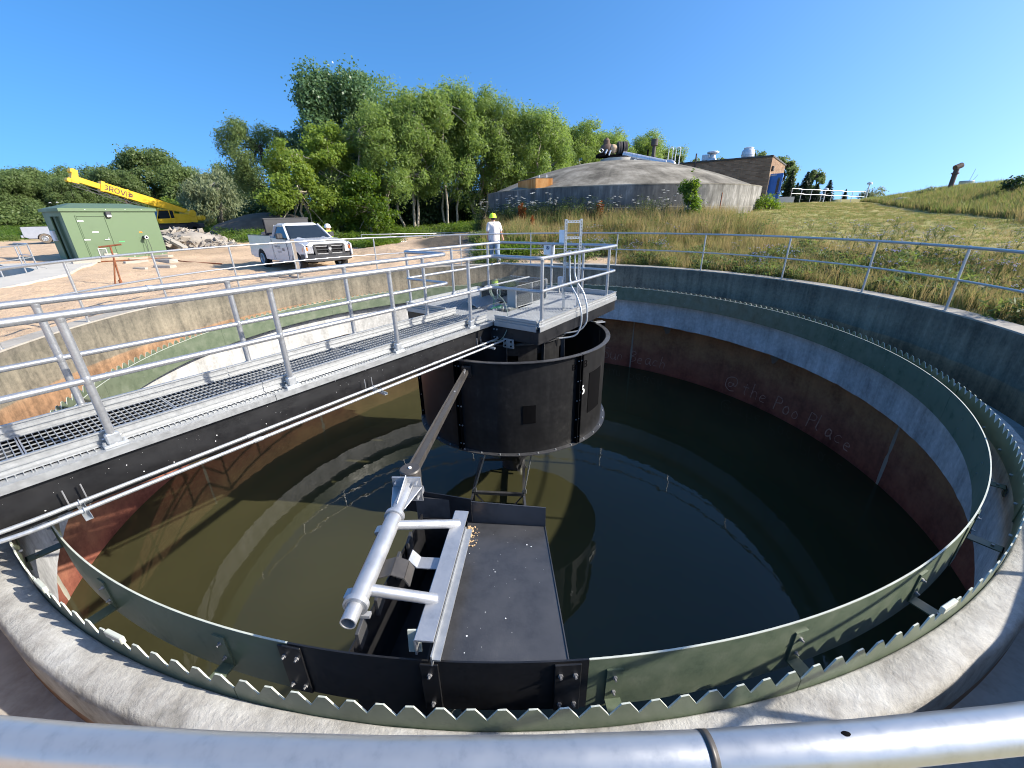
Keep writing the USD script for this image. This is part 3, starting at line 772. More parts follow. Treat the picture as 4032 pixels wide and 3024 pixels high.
# black front section that closes the ring at the scum box
fs_ = thing('black_baffle_section', 'black steel plate closing the green baffle ring in front of the scum box', 'plate')
obj('plate', arc(6.455, 6.465, -.93, -.528, -101.4, -94.2, 12), 'black_paint', fs_, 40)
obj('plate', arc(6.455, 6.465, -.93, -.528, -94.12, -86.6, 12), 'black_paint', fs_, 40)
for a, w in ((-101.3, .10), (-94.15, .07), (-87.6, .10)):
    t = math.radians(a)
    j = obj('joint_plate', xf(rbox(.0, .012, -w / 1.4, w / 1.4, -.925, -.54, .003), rz=t, t=(6.466 * math.cos(t), 6.466 * math.sin(t), 0)), 'black_paint', fs_, False)
    sy = (-.04, .04) if w > .08 else (.0,)
    for y in sy:
        for z in (-.62, -.86):
            obj('bolt', xf(cat([rod((.01, y, z), (.034, y, z), .007, n=6), rod((.01, y, z), (.021, y, z), .014, n=6)]), rz=t, t=(6.466 * math.cos(t), 6.466 * math.sin(t), 0)), 'bolt_steel', j, False)

# ------------------------------------------------------------------ handrail round the tank
gr = thing('guard_rail', 'round steel pipe guard rail on the coping, circling the whole tank', 'railing')
RR = 7.60
segs = [-88.3, -58, -30, 0, 30, 61.4, 90, 120, 150, 180, 210.5, 241, 271.7]
def pipe_arc(r, z, a0, a1, rad, n):
    t = np.radians(np.linspace(a0, a1, n))
    return tube(np.c_[r * np.cos(t), r * np.sin(t), np.full(n, z)], rad, 16 if rad > .02 else 12)
for a, b in zip(segs[:-1], segs[1:]):
    near = a < -50 or b > 230
    obj('top_rail', tube(np.c_[RR * np.cos(np.radians(np.linspace(a + .04, b - .04, 22))), RR * np.sin(np.radians(np.linspace(a + .04, b - .04, 22))), np.full(22, 1.05)], .0242, 32 if near else 14), 'brushed_rail', gr, True)
    obj('mid_rail', pipe_arc(RR, .53, a, b, .018, 22), 'brushed_rail', gr, True)
    t = math.radians(a); tg = V([-math.sin(t), math.cos(t), 0]); p = V([RR * math.cos(t), RR * math.sin(t), 1.05])
    obj('weld_collar', rod(p - tg * .0055, p + tg * .0055, .0247, n=32), 'bronze_steel', gr, True)
for a in (-52, -36, -21, -6.9, 6.8, 22.2, 40.1, 61.4, 84.4, 103.5, 113.9 + 1, 125.9, 145.1, 158, 171.9, 185.3, 198, 212, 228, 241, -65.3):
    if a == 114.9: continue
    t = math.radians(a)
    p = V([RR * math.cos(t), RR * math.sin(t), 0])
    po = obj('post', rod(p + [0, 0, .01], p + [0, 0, 1.03], .021, n=14), 'brushed_rail', gr, 30)
    obj('foot', rod(p + [0, 0, .012], p + [0, 0, .02], .035, n=14), 'brushed_rail', po, 30)
# a small dark beetle-like chip stuck to the near rail
obj('tar_spot', blob((.3905, -7.589, 1.0735), .0042, 3, .25, 2, (1.5, .8, .35)), 'matt_black', gr, True)

# ------------------------------------------------------------------ access bridge (local x along the bridge, y across, z up)
BA = math.atan2(.813, .582)
bridge = thing('access_bridge', 'metal walkway bridge with grating deck reaching from the left rim to the tank centre', 'bridge', (0, 0, 0), BA)
U0 = -9.6                                                   # landing on the rim, left of the frame
W0, W1, PX0, PX1, PN0, PN1 = -.30, .63, -1.05, 2.10, -1.28, 1.80
# side channels of the walkway
for nm, s, y in (('near', -1, W0), ('far', 1, W1)):
    y0, y1 = (y - .012, y) if s < 0 else (y, y + .012)
    fl = (y - .075, y) if s < 0 else (y, y + .075)
    obj('side_beam', cat([bx(U0, PX0, y0, y1, -.37, -.03), bx(U0, PX0, *fl, -.382, -.368), bx(U0, PX0, *fl, -.034, -.022)]), 'black_paint', bridge, False)
    e0, e1 = (y - .085, y + .03) if s < 0 else (y - .03, y + .085)
    u = U0
    while u < PX0 - .01:                                    # aluminium edge plates in lengths
        u2 = min(u + 2.44, PX0)
        lip = (e0, e0 + .008) if s < 0 else (e1 - .008, e1)
        obj('edge_plate', cat([bx(u + .003, u2 - .003, e0, e1, -.021, -.012), bx(u + .003, u2 - .003, *lip, -.075, -.021)]), 'aluminium', bridge, False)
        u = u2
    # toe board: extruded section with ridges
    t0 = y + .035 if s < 0 else y - .065
    prof = Polygon([(0, 0), (.03, 0), (.034, 0), (.034, .010), (.006, .018), (.006, .045), (.026, .052), (.006, .060), (.006, .098), (.026, .105), (.026, .118), (0, .118)])
    prof = shapely.affinity.scale(prof, -1, 1, origin=(.015, 0))
    ends = [U0, -7.2, -4.76, -2.32, PX0 + (.12 if s > 0 else .0)]
    R = V([[0, 0, 1], [1, 0, 0], [0, 1, 0.0]])
    for a, b in zip(ends[:-1], ends[1:]):
        obj('toe_board', extr(prof, b - a - .006, R, (a + .003, t0, -.004)), 'aluminium', bridge, False)
# grating panels
ub = [U0, -8.4, -7.4, -6.4, -5.42, -4.44, -3.46, -2.48, -1.5, PX0 - .01]
g0, g1 = W0 + .066, W1 - .066
for a, b in zip(ub[:-1], ub[1:]):
    bars = []
    n = int(round((b - a) / .0415))
    for k in range(n + 1):
        x = a + .008 + (b - a - .016) * k / n
        w = .0028 if 0 < k < n else .005
        bars.append(bx(x - w, x + w, g0, g1, -.034, -.002))
    m = int(round((g1 - g0) / .1))
    for k in range(m + 1):
        y = g0 + .01 + (g1 - g0 - .02) * k / m
        bars.append(bx(a + .006, b - .006, y - .0035, y + .0035, -.012, -.003))
    # rod ends poking out under the toe board
    for y0, y1 in ((W0 - .02, g0), (g1, W1 + .02)):
        for k in range(0, n + 1):
            x = a + .008 + (b - a - .016) * k / n
            bars.append(bx(x - .0028, x + .0028, y0, y1, -.0115, -.003))
    obj('grating_panel', cat(bars), 'aluminium', bridge, False, kind='stuff')
# cross members under the walkway
for u in np.arange(-9.0, -1.2, 1.25):
    obj('cross_member', bx(u - .04, u + .04, W0 + .003, W1 - .003, -.22, -.05), 'black_paint', bridge, False)
# platform frame
pb = .42
for args in ((PX0, PX1, PN0, PN0 + .012), (PX0, PX1, PN1 - .012, PN1)):
    obj('platform_beam', bx(args[0], args[1], args[2], args[3], -.29, -.052), 'black_paint', bridge, False)
for x0, x1, y0, y1 in ((PX0, PX0 + .012, PN0 + .0125, W0 - .0125), (PX0, PX0 + .012, W1 + .0125, PN1 - .0125), (PX1 - .012, PX1, PN0 + .0125, PN1 - .0125)):
    obj('platform_beam', bx(x0, x1, y0, y1, -.29, -.052), 'black_paint', bridge, False)
for u in (-.55, 1.2):
    obj('platform_joist', bx(u - .05, u + .05, PN0 + .02, PN1 - .02, -.28, -.07), 'black_paint', bridge, False)
for y in (-.35, .75):
    obj('platform_joist', bx(PX0 + .02, PX1 + .02, y - .06, y + .06, -.40, -.285), 'black_paint', bridge, False)
obj('gusset_plate', cat([bx(PX0 - .016, PX0 - .002, -.80, -.58, -.43, -.27)]), 'aluminium', bridge, False)
obj('gusset_bolts', cat([rod((PX0 - .03, y, z), (PX0 - .01, y, z), .016, n=8) for y in (-.75, -.63) for z in (-.39, -.31)]), 'matt_black', bridge, False)
obj('splice_bolts', cat([rod((PX0 - .02, y, z), (PX0 + .0, y, z), .014, n=6) for y in (-.45, -.39) for z in (-.14, -.28)]), 'bright_metal', bridge, False)
obj('bearing', cat([lathe([(0, -.62), (.42, -.62), (.42, -.5), (.3, -.44), (.3, -.29), (0, -.29)], 24)]), 'black_paint', bridge, 30)
# deck planks with grip ribs, cut out round the drive opening
OPX0, OPX1, OPY0, OPY1 = -.42, .50, -.06, .66
y = PN0 + .03
pw = .152
while y < PN1 - .05:
    y2 = min(y + pw, PN1 - .03)
    spans = [(PX0 + .014, PX1 - .014)]
    if y2 > OPY0 and y < OPY1: spans = [(PX0 + .014, OPX0), (OPX1, PX1 - .014)]
    for a, b in spans:
        parts = [bx(a, b, y + .004, y2 - .004, -.046, -.008)]
        for q in range(3):
            yy = y + (y2 - y) * (q + .5) / 3
            parts.append(bx(a, b, yy - .011, yy + .011, -.0085, .006))
        obj('deck_plank', cat(parts), 'plank_metal', bridge, False)
    y = y2
# platform toe boards with a lower lip
def toe(a, b, h=.105, off=0.0):
    """board along a->b (2d), outward to the right-hand side"""
    a, b = V(a, float), V(b, float); d = b - a; L = np.linalg.norm(d); d /= L; nrm = V([d[1], -d[0]])
    R = np.c_[np.r_[nrm, 0], [0, 0, 1.0], np.r_[d, 0]]
    prof = Polygon([(-.012, 0), (.02, 0), (.02, -.075), (.030, -.075), (.030, .006), (.006, .014), (.006, .044), (.024, .05), (.006, .058), (.006, .088), (.024, .094), (.024, h), (-.004, h), (-.004, .01), (-.012, .01)])
    return extr(prof, L, R, (a[0], a[1], .0))
for a, b in (((PX0 + .0, PN0), (.9, PN0)), ((.906, PN0), (PX1, PN0)), ((PX1, PN0 + .03), (PX1, PN1 - .03)), ((PX1, PN1), (.5, PN1)), ((.494, PN1), (PX0, PN1)), ((PX0, PN1 - .03), (PX0, W1 + .1)), ((PX0, W0 - .11), (PX0, PN0 + .03))):
    obj('toe_board', toe(a, b), 'aluminium', bridge, False)

# ------------------------------------------------------------------ bridge handrail: one welded loop
hr = thing('bridge_handrail', 'silver two-rail pipe handrail along both sides of the bridge and its platform', 'railing', (0, 0, 0), BA)
loop = [(U0, W0 - .01), (-.97, W0 - .01), (-.97, PN0 + .02), (2.05, PN0 + .02), (2.05, PN1 - .02), (-1.02, PN1 - .02), (-1.02, W1 + .01), (U0, W1 + .01)]
def hpath(z, r): return fillet([(x, y, z) for x, y in loop], r, 6)
# in lengths with small joint sleeves
obj('top_rail', tube(hpath(1.045, .13), .030, 18), 'rail_metal', hr, True)
obj('mid_rail', tube(hpath(.55, .11), .0255, 16), 'rail_metal', hr, True)
for x, y in ((-6.55, W0 - .01), (-6.42, W0 - .01), (.72, PN0 + .02), (-5.2, W1 + .01)):
    obj('sleeve', rod((x, y, 1.05), (x + .05, y, 1.045), .031, n=16), 'galvanised', hr, True)
posts = [(-8.85, W0 - .01), (-7.4, W0 - .01), (-5.95, W0 - .01), (-4.5, W0 - .01), (-3.05, W0 - .01), (-1.555, W0 - .01), (-.93, PN0 + .02), (1.64, PN0 + .02),
         (-8.85, W1 + .01), (-7.4, W1 + .01), (-5.95, W1 + .01), (-4.5, W1 + .01), (-3.05, W1 + .01), (-1.60, W1 + .01), (-.95, PN1 - .02), (.3, PN1 - .02), (1.55, PN1 - .02), (2.05, .30), (2.05, -.5)]
for x, y in posts:
    po = obj('post', rod((x, y, .0), (x, y, 1.03), .0275, n=16), 'rail_metal', hr, 30)
    for pr_ in ([(.0275, .995), (.0315, 1.015), (.0315, 1.03)], [(.0275, .515), (.031, .535), (.031, .565), (.0275, .585)]):
        obj('weld', xf(lathe(pr_, 14), t=(x, y, 0)), 'rail_metal', po, 30)
    s = -1 if y < .1 else 1
    if abs(x - 2.05) < .01: foot = cat([rbox(x - .035, x + .035, y - .06, y + .06, -.06, .012, .006)])
    else: foot = cat([rbox(x - .075, x + .075, y - .04, y + .04, -.012, .012, .005), rbox(x - .045, x + .045, y - .032, y + .032, .012, .10, .01)] +
                     [rod((x + q, y + s * .0, .012), (x + q, y + s * .0, .035), .012, n=6) for q in (-.06, .06)] + [rod((x - .06, y - s * .026 + .0, .055), (x + .06, y - s * .026, .055), .008, n=6)])
    obj('base_bracket', foot, 'galvanised', po, False)

# ------------------------------------------------------------------ conduits under the bridge
def conduit(name, label, pts, r=.0165, rr=.12):
    t = thing(name, label, 'pipe', (0, 0, 0), BA)
    obj('pipe', tube(fillet(pts, rr, 6), r, 12), 'galvanised', t, True)
    return t
c1 = conduit('conduit_pipe', 'thin silver conduit slung below the bridge, nearer its black side beam', [(-9.2, -.42, -.30), (-6.9, -.42, -.30), (-6.5, -.46, -.30), (PX0, -.46, -.30)])
c2 = conduit('conduit_pipe', 'thin silver conduit slung below the bridge, the outer of two, bent at its left end', [(-9.2, -.50, -.30), (-6.95, -.50, -.30), (-6.55, -.61, -.30), (PX0, -.61, -.30)])
for t, y in ((c1, -.46), (c2, -.61)):
    for u in (-5.1, -2.6):
        obj('coupling', rod((u, y, -.30), (u + .08, y, -.30), .0205, n=12), 'galvanised', t, 30)
for u, lab in ((-6.28, 'galvanised strut clamp holding two conduits, at the left end of the bridge'), (-3.62, 'galvanised strut clamp holding two conduits, midway along the bridge'), (-1.45, 'galvanised strut clamp on the two conduits, just left of the platform')):
    t = thing('conduit_clamp', lab, 'clamp', (0, 0, 0), BA, 'strut clamps under the bridge')
    obj('strut', cat([bx(u - .021, u + .021, -.70, -.385, -.345, -.341), bx(u - .021, u - .018, -.70, -.385, -.341, -.319), bx(u + .018, u + .021, -.70, -.385, -.341, -.319)]), 'galvanised', t, False)
    for y in (-.46, -.61):
        obj('strap', tube([(u, y + .0225 * math.cos(q), -.30 + .0225 * math.sin(q)) for q in np.linspace(-.6, PI + .6, 12)], .005, 6), 'galvanised', t, True)
    for y in (-.40,):
        obj('threaded_rod', cat([rod((u + q, y + .03, -.39), (u + q, y + .03, -.20), .005, n=6) for q in (-.05, .05)] + [bx(u - .07, u + .07, y + .015, y + .045, -.365, -.349)]), 'bright_metal', t, False)

# ------------------------------------------------------------------ drive under a clear cover
cv = thing('clear_cover', 'low clear plastic cover in a light metal frame standing over the drive on the platform', 'cover', (0, 0, 0), BA)
CX0, CX1, CY0, CY1, CH = -.02, 1.12, -.12, .74, .42
for x in (CX0, CX1):
    for y in (CY0, CY1):
        obj('corner_post', bx(x - .015, x + .015, y - .015, y + .015, .0, CH - .012), 'aluminium', cv, False)
obj('corner_post', bx(.55 - .012, .55 + .012, CY0 - .012, CY0 + .012, 0, CH - .012), 'aluminium', cv, False)
for a, b in (((CX0, CY0), (CX1, CY0)), ((CX0, CY1), (CX1, CY1)), ((CX0, CY0), (CX0, CY1)), ((CX1, CY0), (CX1, CY1)), ((.55, CY0), (.55, CY1))):
    for z in (.012, CH - .006) if abs(a[0] - .55) > .01 else (CH - .006,):
        obj('frame_bar', bar((a[0], a[1], z), (b[0], b[1], z), .024, .012), 'aluminium', cv, False)
obj('ridge_bar', bar((CX0 - .4, .31, CH + .012), (CX1, .31, CH + .012), .02, .012), 'aluminium', cv, False)
for x0, x1 in ((CX0 - .36, .545), (.555, CX1)):
    obj('top_sheet', bx(x0, x1, CY0 - .02, CY1 + .02, CH + .001, CH + .005), 'clear_sheet', cv, False)
for x0, x1 in ((CX0 + .016, .537), (.563, CX1 - .016)):
    obj('side_sheet', bx(x0, x1, CY0 - .002, CY0 + .002, .02, CH - .014), 'clear_sheet', cv, False)
    obj('side_sheet', bx(x0, x1, CY1 - .002, CY1 + .002, .02, CH - .014), 'clear_sheet', cv, False)
obj('end_sheet', bx(CX1 - .002, CX1 + .002, CY0 + .016, CY1 - .016, .02, CH - .014), 'clear_sheet', cv, False)
obj('end_plate', bx(CX0 - .004, CX0 + .0, CY0 + .016, CY0 + .19, .0, CH - .014), 'aluminium', cv, False)
dv = thing('drive_unit', 'grey gear motor sitting in the black opening of the platform deck', 'motor', (0, 0, 0), BA)
obj('pit_floor', bx(OPX0, OPX1, OPY0, OPY1, -.275, -.255), 'matt_black', dv, False)
obj('gearbox', cat([rbox(.05, .42, .1, .5, -.25, -.02, .04)]), 'galvanised', dv, 30)
obj('motor', xf(cat([lathe([(0, 0), (.09, 0), (.1, .03), (.1, .3), (.08, .34), (0, .34)], 20)] + [lathe([(.1, z), (.112, z), (.112, z + .012), (.1, z + .012)], 20) for z in np.arange(.05, .28, .035)]), ry=-PI / 2, t=(.05, .3, -.06)), 'galvanised', dv, 30)
obj('hatch_plate', xf(cat([bx(-.40, .30, -.002, .30, -.006, .006)] + [bx(-.40 + .05 * k, -.385 + .05 * k, -.002, .30, .006, .012) for k in range(14)]), rx=.35, t=(-.10, .42, .03)), 'plank_metal', dv, False)
# coil of green wire hung from the mid rail corner
wc = thing('wire_coil', 'loose coil of thin green wire hanging on the rail corner of the platform', 'wire', (0, 0, 0), BA)
rg = random.Random(8)
pts = []
for k in range(70):
    q = k * .34
    pts.append((-.88 + .02 * math.sin(q * .31), -.30 - .10 * math.cos(q) + .01 * math.sin(k), .46 + .115 * math.sin(q) + .02 * math.sin(q * .23)))
obj('coil', tube(pts, .003, 6), 'wire_pale', wc, True)
obj('tail', tube(fillet([(-.88, -.36, .42), (-.92, -.55, .3), (-.95, -.62, .0), (-1.08, -.66, -.16), (-1.12, -.58, -.3), (-1.3, -.50, -.285)], .2, 6), .0045, 6), 'wire_pale', wc, True)
obj('tangle', tube(fillet([(-.8, -.2, .38), (-.6, -.05, .2), (-.45, .1, .05), (-.2, .05, .02), (-.1, .12, .06), (-.25, .2, .03), (-.5, .16, .02), (-.3, -.0, .09)], .12, 6), .006, 6), 'wire_green', wc, True)

# ------------------------------------------------------------------ strut tower with two conduits and control boxes
tw = thing('strut_tower', 'ladder-like frame of slotted metal channel standing at the near edge of the platform', 'frame')
TL, TR = V([.985, -.285]), V([1.255, -.245])
dt = (TR - TL) / np.linalg.norm(TR - TL); aw = math.atan2(dt[1], dt[0])
def channel(L, w=.041):
    """slotted channel along z from 0 to L, open towards +y; slots cut in the -y web"""
    parts = [bx(-w / 2, -w / 2 + .003, 0, w, 0, L), bx(w / 2 - .003, w / 2, 0, w, 0, L), bx(-w / 2 + .003, -w / 2 + .011, w - .003, w, 0, L), bx(w / 2 - .011, w / 2 - .003, w - .003, w, 0, L)]
    z = 0
    parts.append(bx(-w / 2 + .003, -.0075, 0, .003, 0, L)); parts.append(bx(.0075, w / 2 - .003, 0, .003, 0, L))
    while z < L - .06:
        parts.append(bx(-.0075, .0075, 0, .003, z, z + .022)); z += .05
    parts.append(bx(-.0075, .0075, 0, .003, z, L))
    parts.append(bx(-w / 2 + .003, w / 2 - .003, .03, .032, 0, L)) if False else None
    return cat([q for q in parts if q is not None])
for p, zb in ((TL, -.0), (TR, -.05)):
    obj('upright', xf(channel(1.58 - zb), rz=aw, t=(p[0], p[1], zb)), 'galvanised', tw, False)
for z in (1.535, 1.27, 1.02):
    c = xf(channel(np.linalg.norm(TR - TL) - .046), ry=PI / 2)
    obj('rung', xf(c, rz=aw, t=(TL[0] + dt[0] * .023, TL[1] + dt[1] * .023, z)), 'galvanised', tw, False)
obj('angle_clip', xf(rbox(-.03, .06, -.04, .04, .0, .05, .005), rz=aw, t=(TL[0], TL[1], .80)), 'galvanised', tw, False)
obj('base_clip', xf(cat([rbox(-.05, .05, -.02, .07, -.06, .03, .005)]), rz=aw, t=(TR[0], TR[1], .02)), 'galvanised', tw, False)
def bl(u, n, z): return (u * .582 - n * .813, u * .813 + n * .582, z)
fc1 = thing('flexible_conduit', 'grey conduit curving from the slotted frame over the platform edge, the left one', 'conduit')
obj('pipe', tube(fillet([(1.06, -.32, .98), (1.07, -.33, .62), (1.10, -.37, .44), (1.20, -.50, .28), (1.27, -.60, .05), (1.28, -.62, -.2), (1.20, -.62, -.42), (.95, -.62, -.46), (.62, -.70, -.44)], .16, 6), .0165, 12), 'galvanised', fc1, True)
obj('connector', rod((1.06, -.32, .98), (1.061, -.321, 1.06), .024, n=10), 'bright_metal', fc1, 30)
fc2 = thing('flexible_conduit', 'grey conduit curving from the slotted frame over the platform edge, the right one', 'conduit')
obj('pipe', tube(fillet([(1.16, -.30, .98), (1.16, -.30, .66), (1.21, -.32, .50), (1.32, -.38, .36), (1.40, -.44, .1), (1.41, -.46, -.2), (1.30, -.46, -.36), (1.1, -.46, -.40), (.85, -.50, -.40)], .16, 6), .0165, 12), 'galvanised', fc2, True)
obj('connector', rod((1.16, -.30, .98), (1.16, -.30, 1.06), .024, n=10), 'bright_metal', fc2, 30)
sb = thing('control_box', 'white sign panel with a round blue emblem fixed on the far rail of the platform', 'sign', bl(2.05, .42, 0), BA + PI / 2)
obj('panel', rbox(-.17, .10, -.035, -.03 + .03, .80, 1.02, .004), 'white_paint', sb, False)
R9 = V([[-1, 0, 0], [0, 0, 1], [0, 1, 0.0]])
em = []
ringp = Point(0, 0).buffer(.042, 24).difference(Point(0, 0).buffer(.034, 24))
em.append(extr(ringp, .004)); em.append(extr(Polygon([(-.03, -.028), (-.012, -.028), (0, .0), (.012, -.028), (.03, -.028), (.006, .032), (-.006, .032)]), .004))
EMB = cat(em)
obj('emblem', xf(EMB, R=V([[1, 0, 0], [0, 0, -1], [0, 1, 0.0]]), t=(-.01, -.036, .955)), 'dark_blue', sb, False)
obj('emblem', xf(EMB, R=V([[-1, 0, 0], [0, 0, 1], [0, 1, 0.0]]), t=(-.01, .001, .955)), 'dark_blue', sb, False)
obj('clip', cat([rod((.05, -.02, 1.02), (.05, -.02, 1.1), .006, n=6), rod((-.14, -.02, 1.02), (-.14, -.02, 1.09), .006, n=6)]), 'galvanised', sb, False)
s2 = thing('notice_plate', 'narrow white notice plate hung on the far rail right beside the slotted frame', 'sign', bl(2.05, .06, 0), BA + PI / 2)
obj('panel', rbox(-.07, .07, -.02, -.012, 1.02, 1.34, .003), 'white_paint', s2, False)
obj('lettering', cat([bx(-.045, .045 - .03 * (k % 3 == 2), -.0235, -.021, 1.28 - k * .035, 1.29 - k * .035) for k in range(6)]), 'lettering_dark', s2, False)
ob = thing('outlet_box', 'small pale junction box on a short stand at the far end of the platform', 'box', bl(1.88, -.05, 0), BA + PI / 2)
obj('box', rbox(-.06, .06, -.05, .05, .17, .36, .01), 'insulation', ob, 30)
obj('stand', cat([bx(-.05, -.04, -.04, .04, 0, .17), bx(.04, .05, -.04, .04, 0, .17)]), 'aluminium', ob, False)

# ------------------------------------------------------------------ feed well drum
fwl = thing('feed_well', 'large black steel drum with flanges hanging under the platform over the water', 'drum')
ZT, ZBt, RD = -.48, -2.17, 1.845
seams = [-119, -52.5, 8, 68, 128, 188]
for a, b in zip(seams, seams[1:] + [seams[0] + 360]):
    obj('shell_panel', arc(RD - .008, RD, ZBt, ZT, a + .15, b - .15, 30), 'drum_black', fwl, 40)
    obj('top_flange', arc(RD + .0005, RD + .075, ZT - .012, ZT, a + .25, b - .25, 30), 'black_worn', fwl, 40)
    obj('bottom_flange', arc(RD + .0005, RD + .085, ZBt, ZBt + .014, a + .25, b - .25, 30), 'black_worn', fwl, 40)
    t = math.radians(a)
    sp = obj('seam_flange', xf(cat([bx(.001, .075, -.036, -.024, ZBt + .016, ZT - .014), bx(.001, .075, .024, .036, ZBt + .016, ZT - .014)]), rz=t, t=(RD * math.cos(t), RD * math.sin(t), 0)), 'matt_black', fwl, False)
    obj('seam_bolts', xf(cat([rod((.04, -.055, z), (.04, .055, z), .012, n=6) for z in np.linspace(ZBt + .12, ZT - .12, 5)]), rz=t, t=(RD * math.cos(t), RD * math.sin(t), 0)), 'bright_metal', sp, False)
for k in range(36):
    t = math.radians(k * 10 + 3)
    obj('flange_bolt', rod((1.895 * math.cos(t), 1.895 * math.sin(t), ZBt + .012), (1.895 * math.cos(t), 1.895 * math.sin(t), ZBt + .03), .012, n=6), 'galvanised', fwl, False)
for a, z0, w, h in ((-81.5, -1.42, .22, .33), (-36, -1.30, .46, .78), (-128, -1.45, .12, .14)):   # black plates for dark marks on the shell, the right one painting in a shadow
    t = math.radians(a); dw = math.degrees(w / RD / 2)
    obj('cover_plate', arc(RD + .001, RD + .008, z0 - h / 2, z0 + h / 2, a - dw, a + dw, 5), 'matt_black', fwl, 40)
for z, q in ((-1.12, 0),):
    t = math.radians(-59)
obj('lug', xf(rbox(.0, .22, -.07, .07, .002, .016, .003), rz=math.radians(18), t=(1.86 * math.cos(math.radians(18)), 1.86 * math.sin(math.radians(18)), ZT)), 'galvanised', fwl, False)
obj('lug_drop', xf(bx(.20, .212, -.07, .07, -.3, .002), rz=math.radians(18), t=(1.86 * math.cos(math.radians(18)), 1.86 * math.sin(math.radians(18)), ZT)), 'matt_black', fwl, False)
# painted marks on the shell seam
for s, a, z, h in (('BT', -57.5, -.70, .10), ('B', -49.2, -.70, .12), ('6', -52.5, -1.15, .16)):
    m = text(s, h, .004)
    v, f = m
    t = math.radians(a)
    v2 = xf((v, f), R=V([[0, 0, 1], [1, 0, 0], [0, 1, 0.0]]))
    r0 = RD + (.037 if s == '6' else .002)
    obj('painted_mark', xf(v2, rz=t, t=(r0 * math.cos(t), r0 * math.sin(t), z - h / 2)), 'sticker_white' if s == '6' else 'matt_black', fwl, False)
iw = thing('inner_well', 'smaller black steel drum with openings inside the feed well', 'drum')
RI = 1.02
for k, (a, b) in enumerate(((-150, -96), (-84, -63), (-58, -28), (-22, 30), (40, 95), (105, 150), (160, 200))):
    obj('shell_panel', arc(RI - .008, RI, -1.7, -.456, a, b, 12), 'drum_black', iw, 40)
obj('top_flange', arc(RI - .02, RI + .075, -.455, -.44, 0, 360, 72), 'black_worn', iw, 40)
obj('rim_band', arc(RI - .012, RI - .002, -.66, -.456, 0, 360, 72), 'drum_black', iw, 40)
for a in (-58, -22, 35, 100, -95):
    t = math.radians(a)
    obj('stiffener', xf(cat([bx(0, .075, -.006, .006, -1.4, -.457)]), rz=t, t=(RI * math.cos(t), RI * math.sin(t), 0)), 'black_worn', iw, False)
    obj('bolt', xf(rod((.04, 0, -.44), (.04, 0, -.39), .008, n=6), rz=t + .1, t=(RI * math.cos(t + .1), RI * math.sin(t + .1), 0)), 'bright_metal', iw, False)
# centre column and rake truss
cc = thing('centre_column', 'black centre column pipe standing in the water below the drum', 'column')
obj('pipe', cat([lathe([(0, -5), (.26, -5), (.26, -.65), (0, -.65)], 28)]), 'black_worn', cc, 40)
obj('sleeve', lathe([(.262, -3.3), (.34, -3.3), (.34, -2.3), (.262, -2.3)], 28), 'black_paint', cc, 40)
obj('brace', cat([bar((-.3, -.35, -2.3), (.26, -.30, -3.5), .05, .05), bar((.45, -.3, -2.3), (.1, -.42, -3.5), .05, .05)]), 'black_worn', cc, False)
tr = thing('rake_truss', 'black steel truss frame with tie rods half sunk in the water below the drum', 'truss')
ZTt = -3.34
pts = {'a': (-.80, -1.35, ZTt), 'b': (.19, -1.45, ZTt), 'c': (-.80, -1.30, -4.6), 'd': (.19, -1.40, -4.6), 'e': (-.72, -.2, ZTt), 'f': (.22, -.2, ZTt)}
for p, q in (('a', 'b'), ('a', 'c'), ('b', 'd'), ('a', 'e'), ('b', 'f'), ('e', 'f')):
    obj('frame_bar', bar(pts[p], pts[q], .055, .055), 'black_worn', tr, False)
for p, q in (((-.78, -1.36, ZTt), (-.35, -1.4, -3.9)), ((.18, -1.46, ZTt), (-.1, -1.4, -3.75)), ((-.8, -1.35, ZTt), (-1.05, -2.3, -4.1)), ((.19, -1.45, ZTt), (.30, -2.4, -4.1))):
    obj('diagonal', bar(p, q, .04, .02), 'black_worn', tr, False)
for p, q in (((-.49, -1.80, -2.18), (-.78, -1.38, -3.30)), ((.31, -1.83, -2.18), (.19, -1.46, -3.30))):
    obj('tie_rod', rod(p, q, .014, n=10), 'galvanised', tr, 30)
    q = V(q); d = (V(p) - q) / np.linalg.norm(V(p) - q)
    obj('clevis', cat([tube(fillet([q + V([.035, 0, 0]) , q + d * .1 + V([.03, 0, 0]), q + d * .16, q + d * .1 - V([.03, 0, 0]), q - V([.035, 0, 0])], .05, 4), .012, 8)]), 'galvanised', tr, True)
# tie between drum and truss
# ------------------------------------------------------------------ skimmer
sk = thing('skimmer_arm', 'silver skimmer blade and pipe hinged to a long dark strut from the drum', 'skimmer')
H0, E0 = V([-.78, -5.30, -.18]), V([-.835, -6.47, -.205])
obj('strut', bar((-.735, -1.735, -.66), H0 + V([0.01, .06, .035]), .066, .06), 'bronze_steel', sk, False)
obj('strut_lip', bar((-.766, -1.735, -.62), H0 + V([-.022, .06, .065]), .006, .04), 'bronze_steel', sk, False)
obj('strut_bracket', cat([rbox(-.81, -.66, -1.80, -1.68, -.76, -.56, .01)]), 'black_paint', sk, False)
obj('strut_bolts', cat([rod((-.745, -1.9 - k, -.60 + .13 * k - .005), (-.745, -1.9 - k, -.575 + .13 * k), .012, n=6) for k in (0, .12, 1.2, 2.4)]), 'bright_metal', sk, False)
obj('hinge_pot', xf(cat([lathe([(0, -.1), (.075, -.1), (.078, .08), (.07, .09), (0, .09)], 24)]), t=H0), 'bronze_steel', sk, 30)
obj('hinge_ring', xf(lathe([(.06, -.13), (.085, -.13), (.085, -.105), (.06, -.105)], 24), t=H0), 'bright_metal', sk, 30)
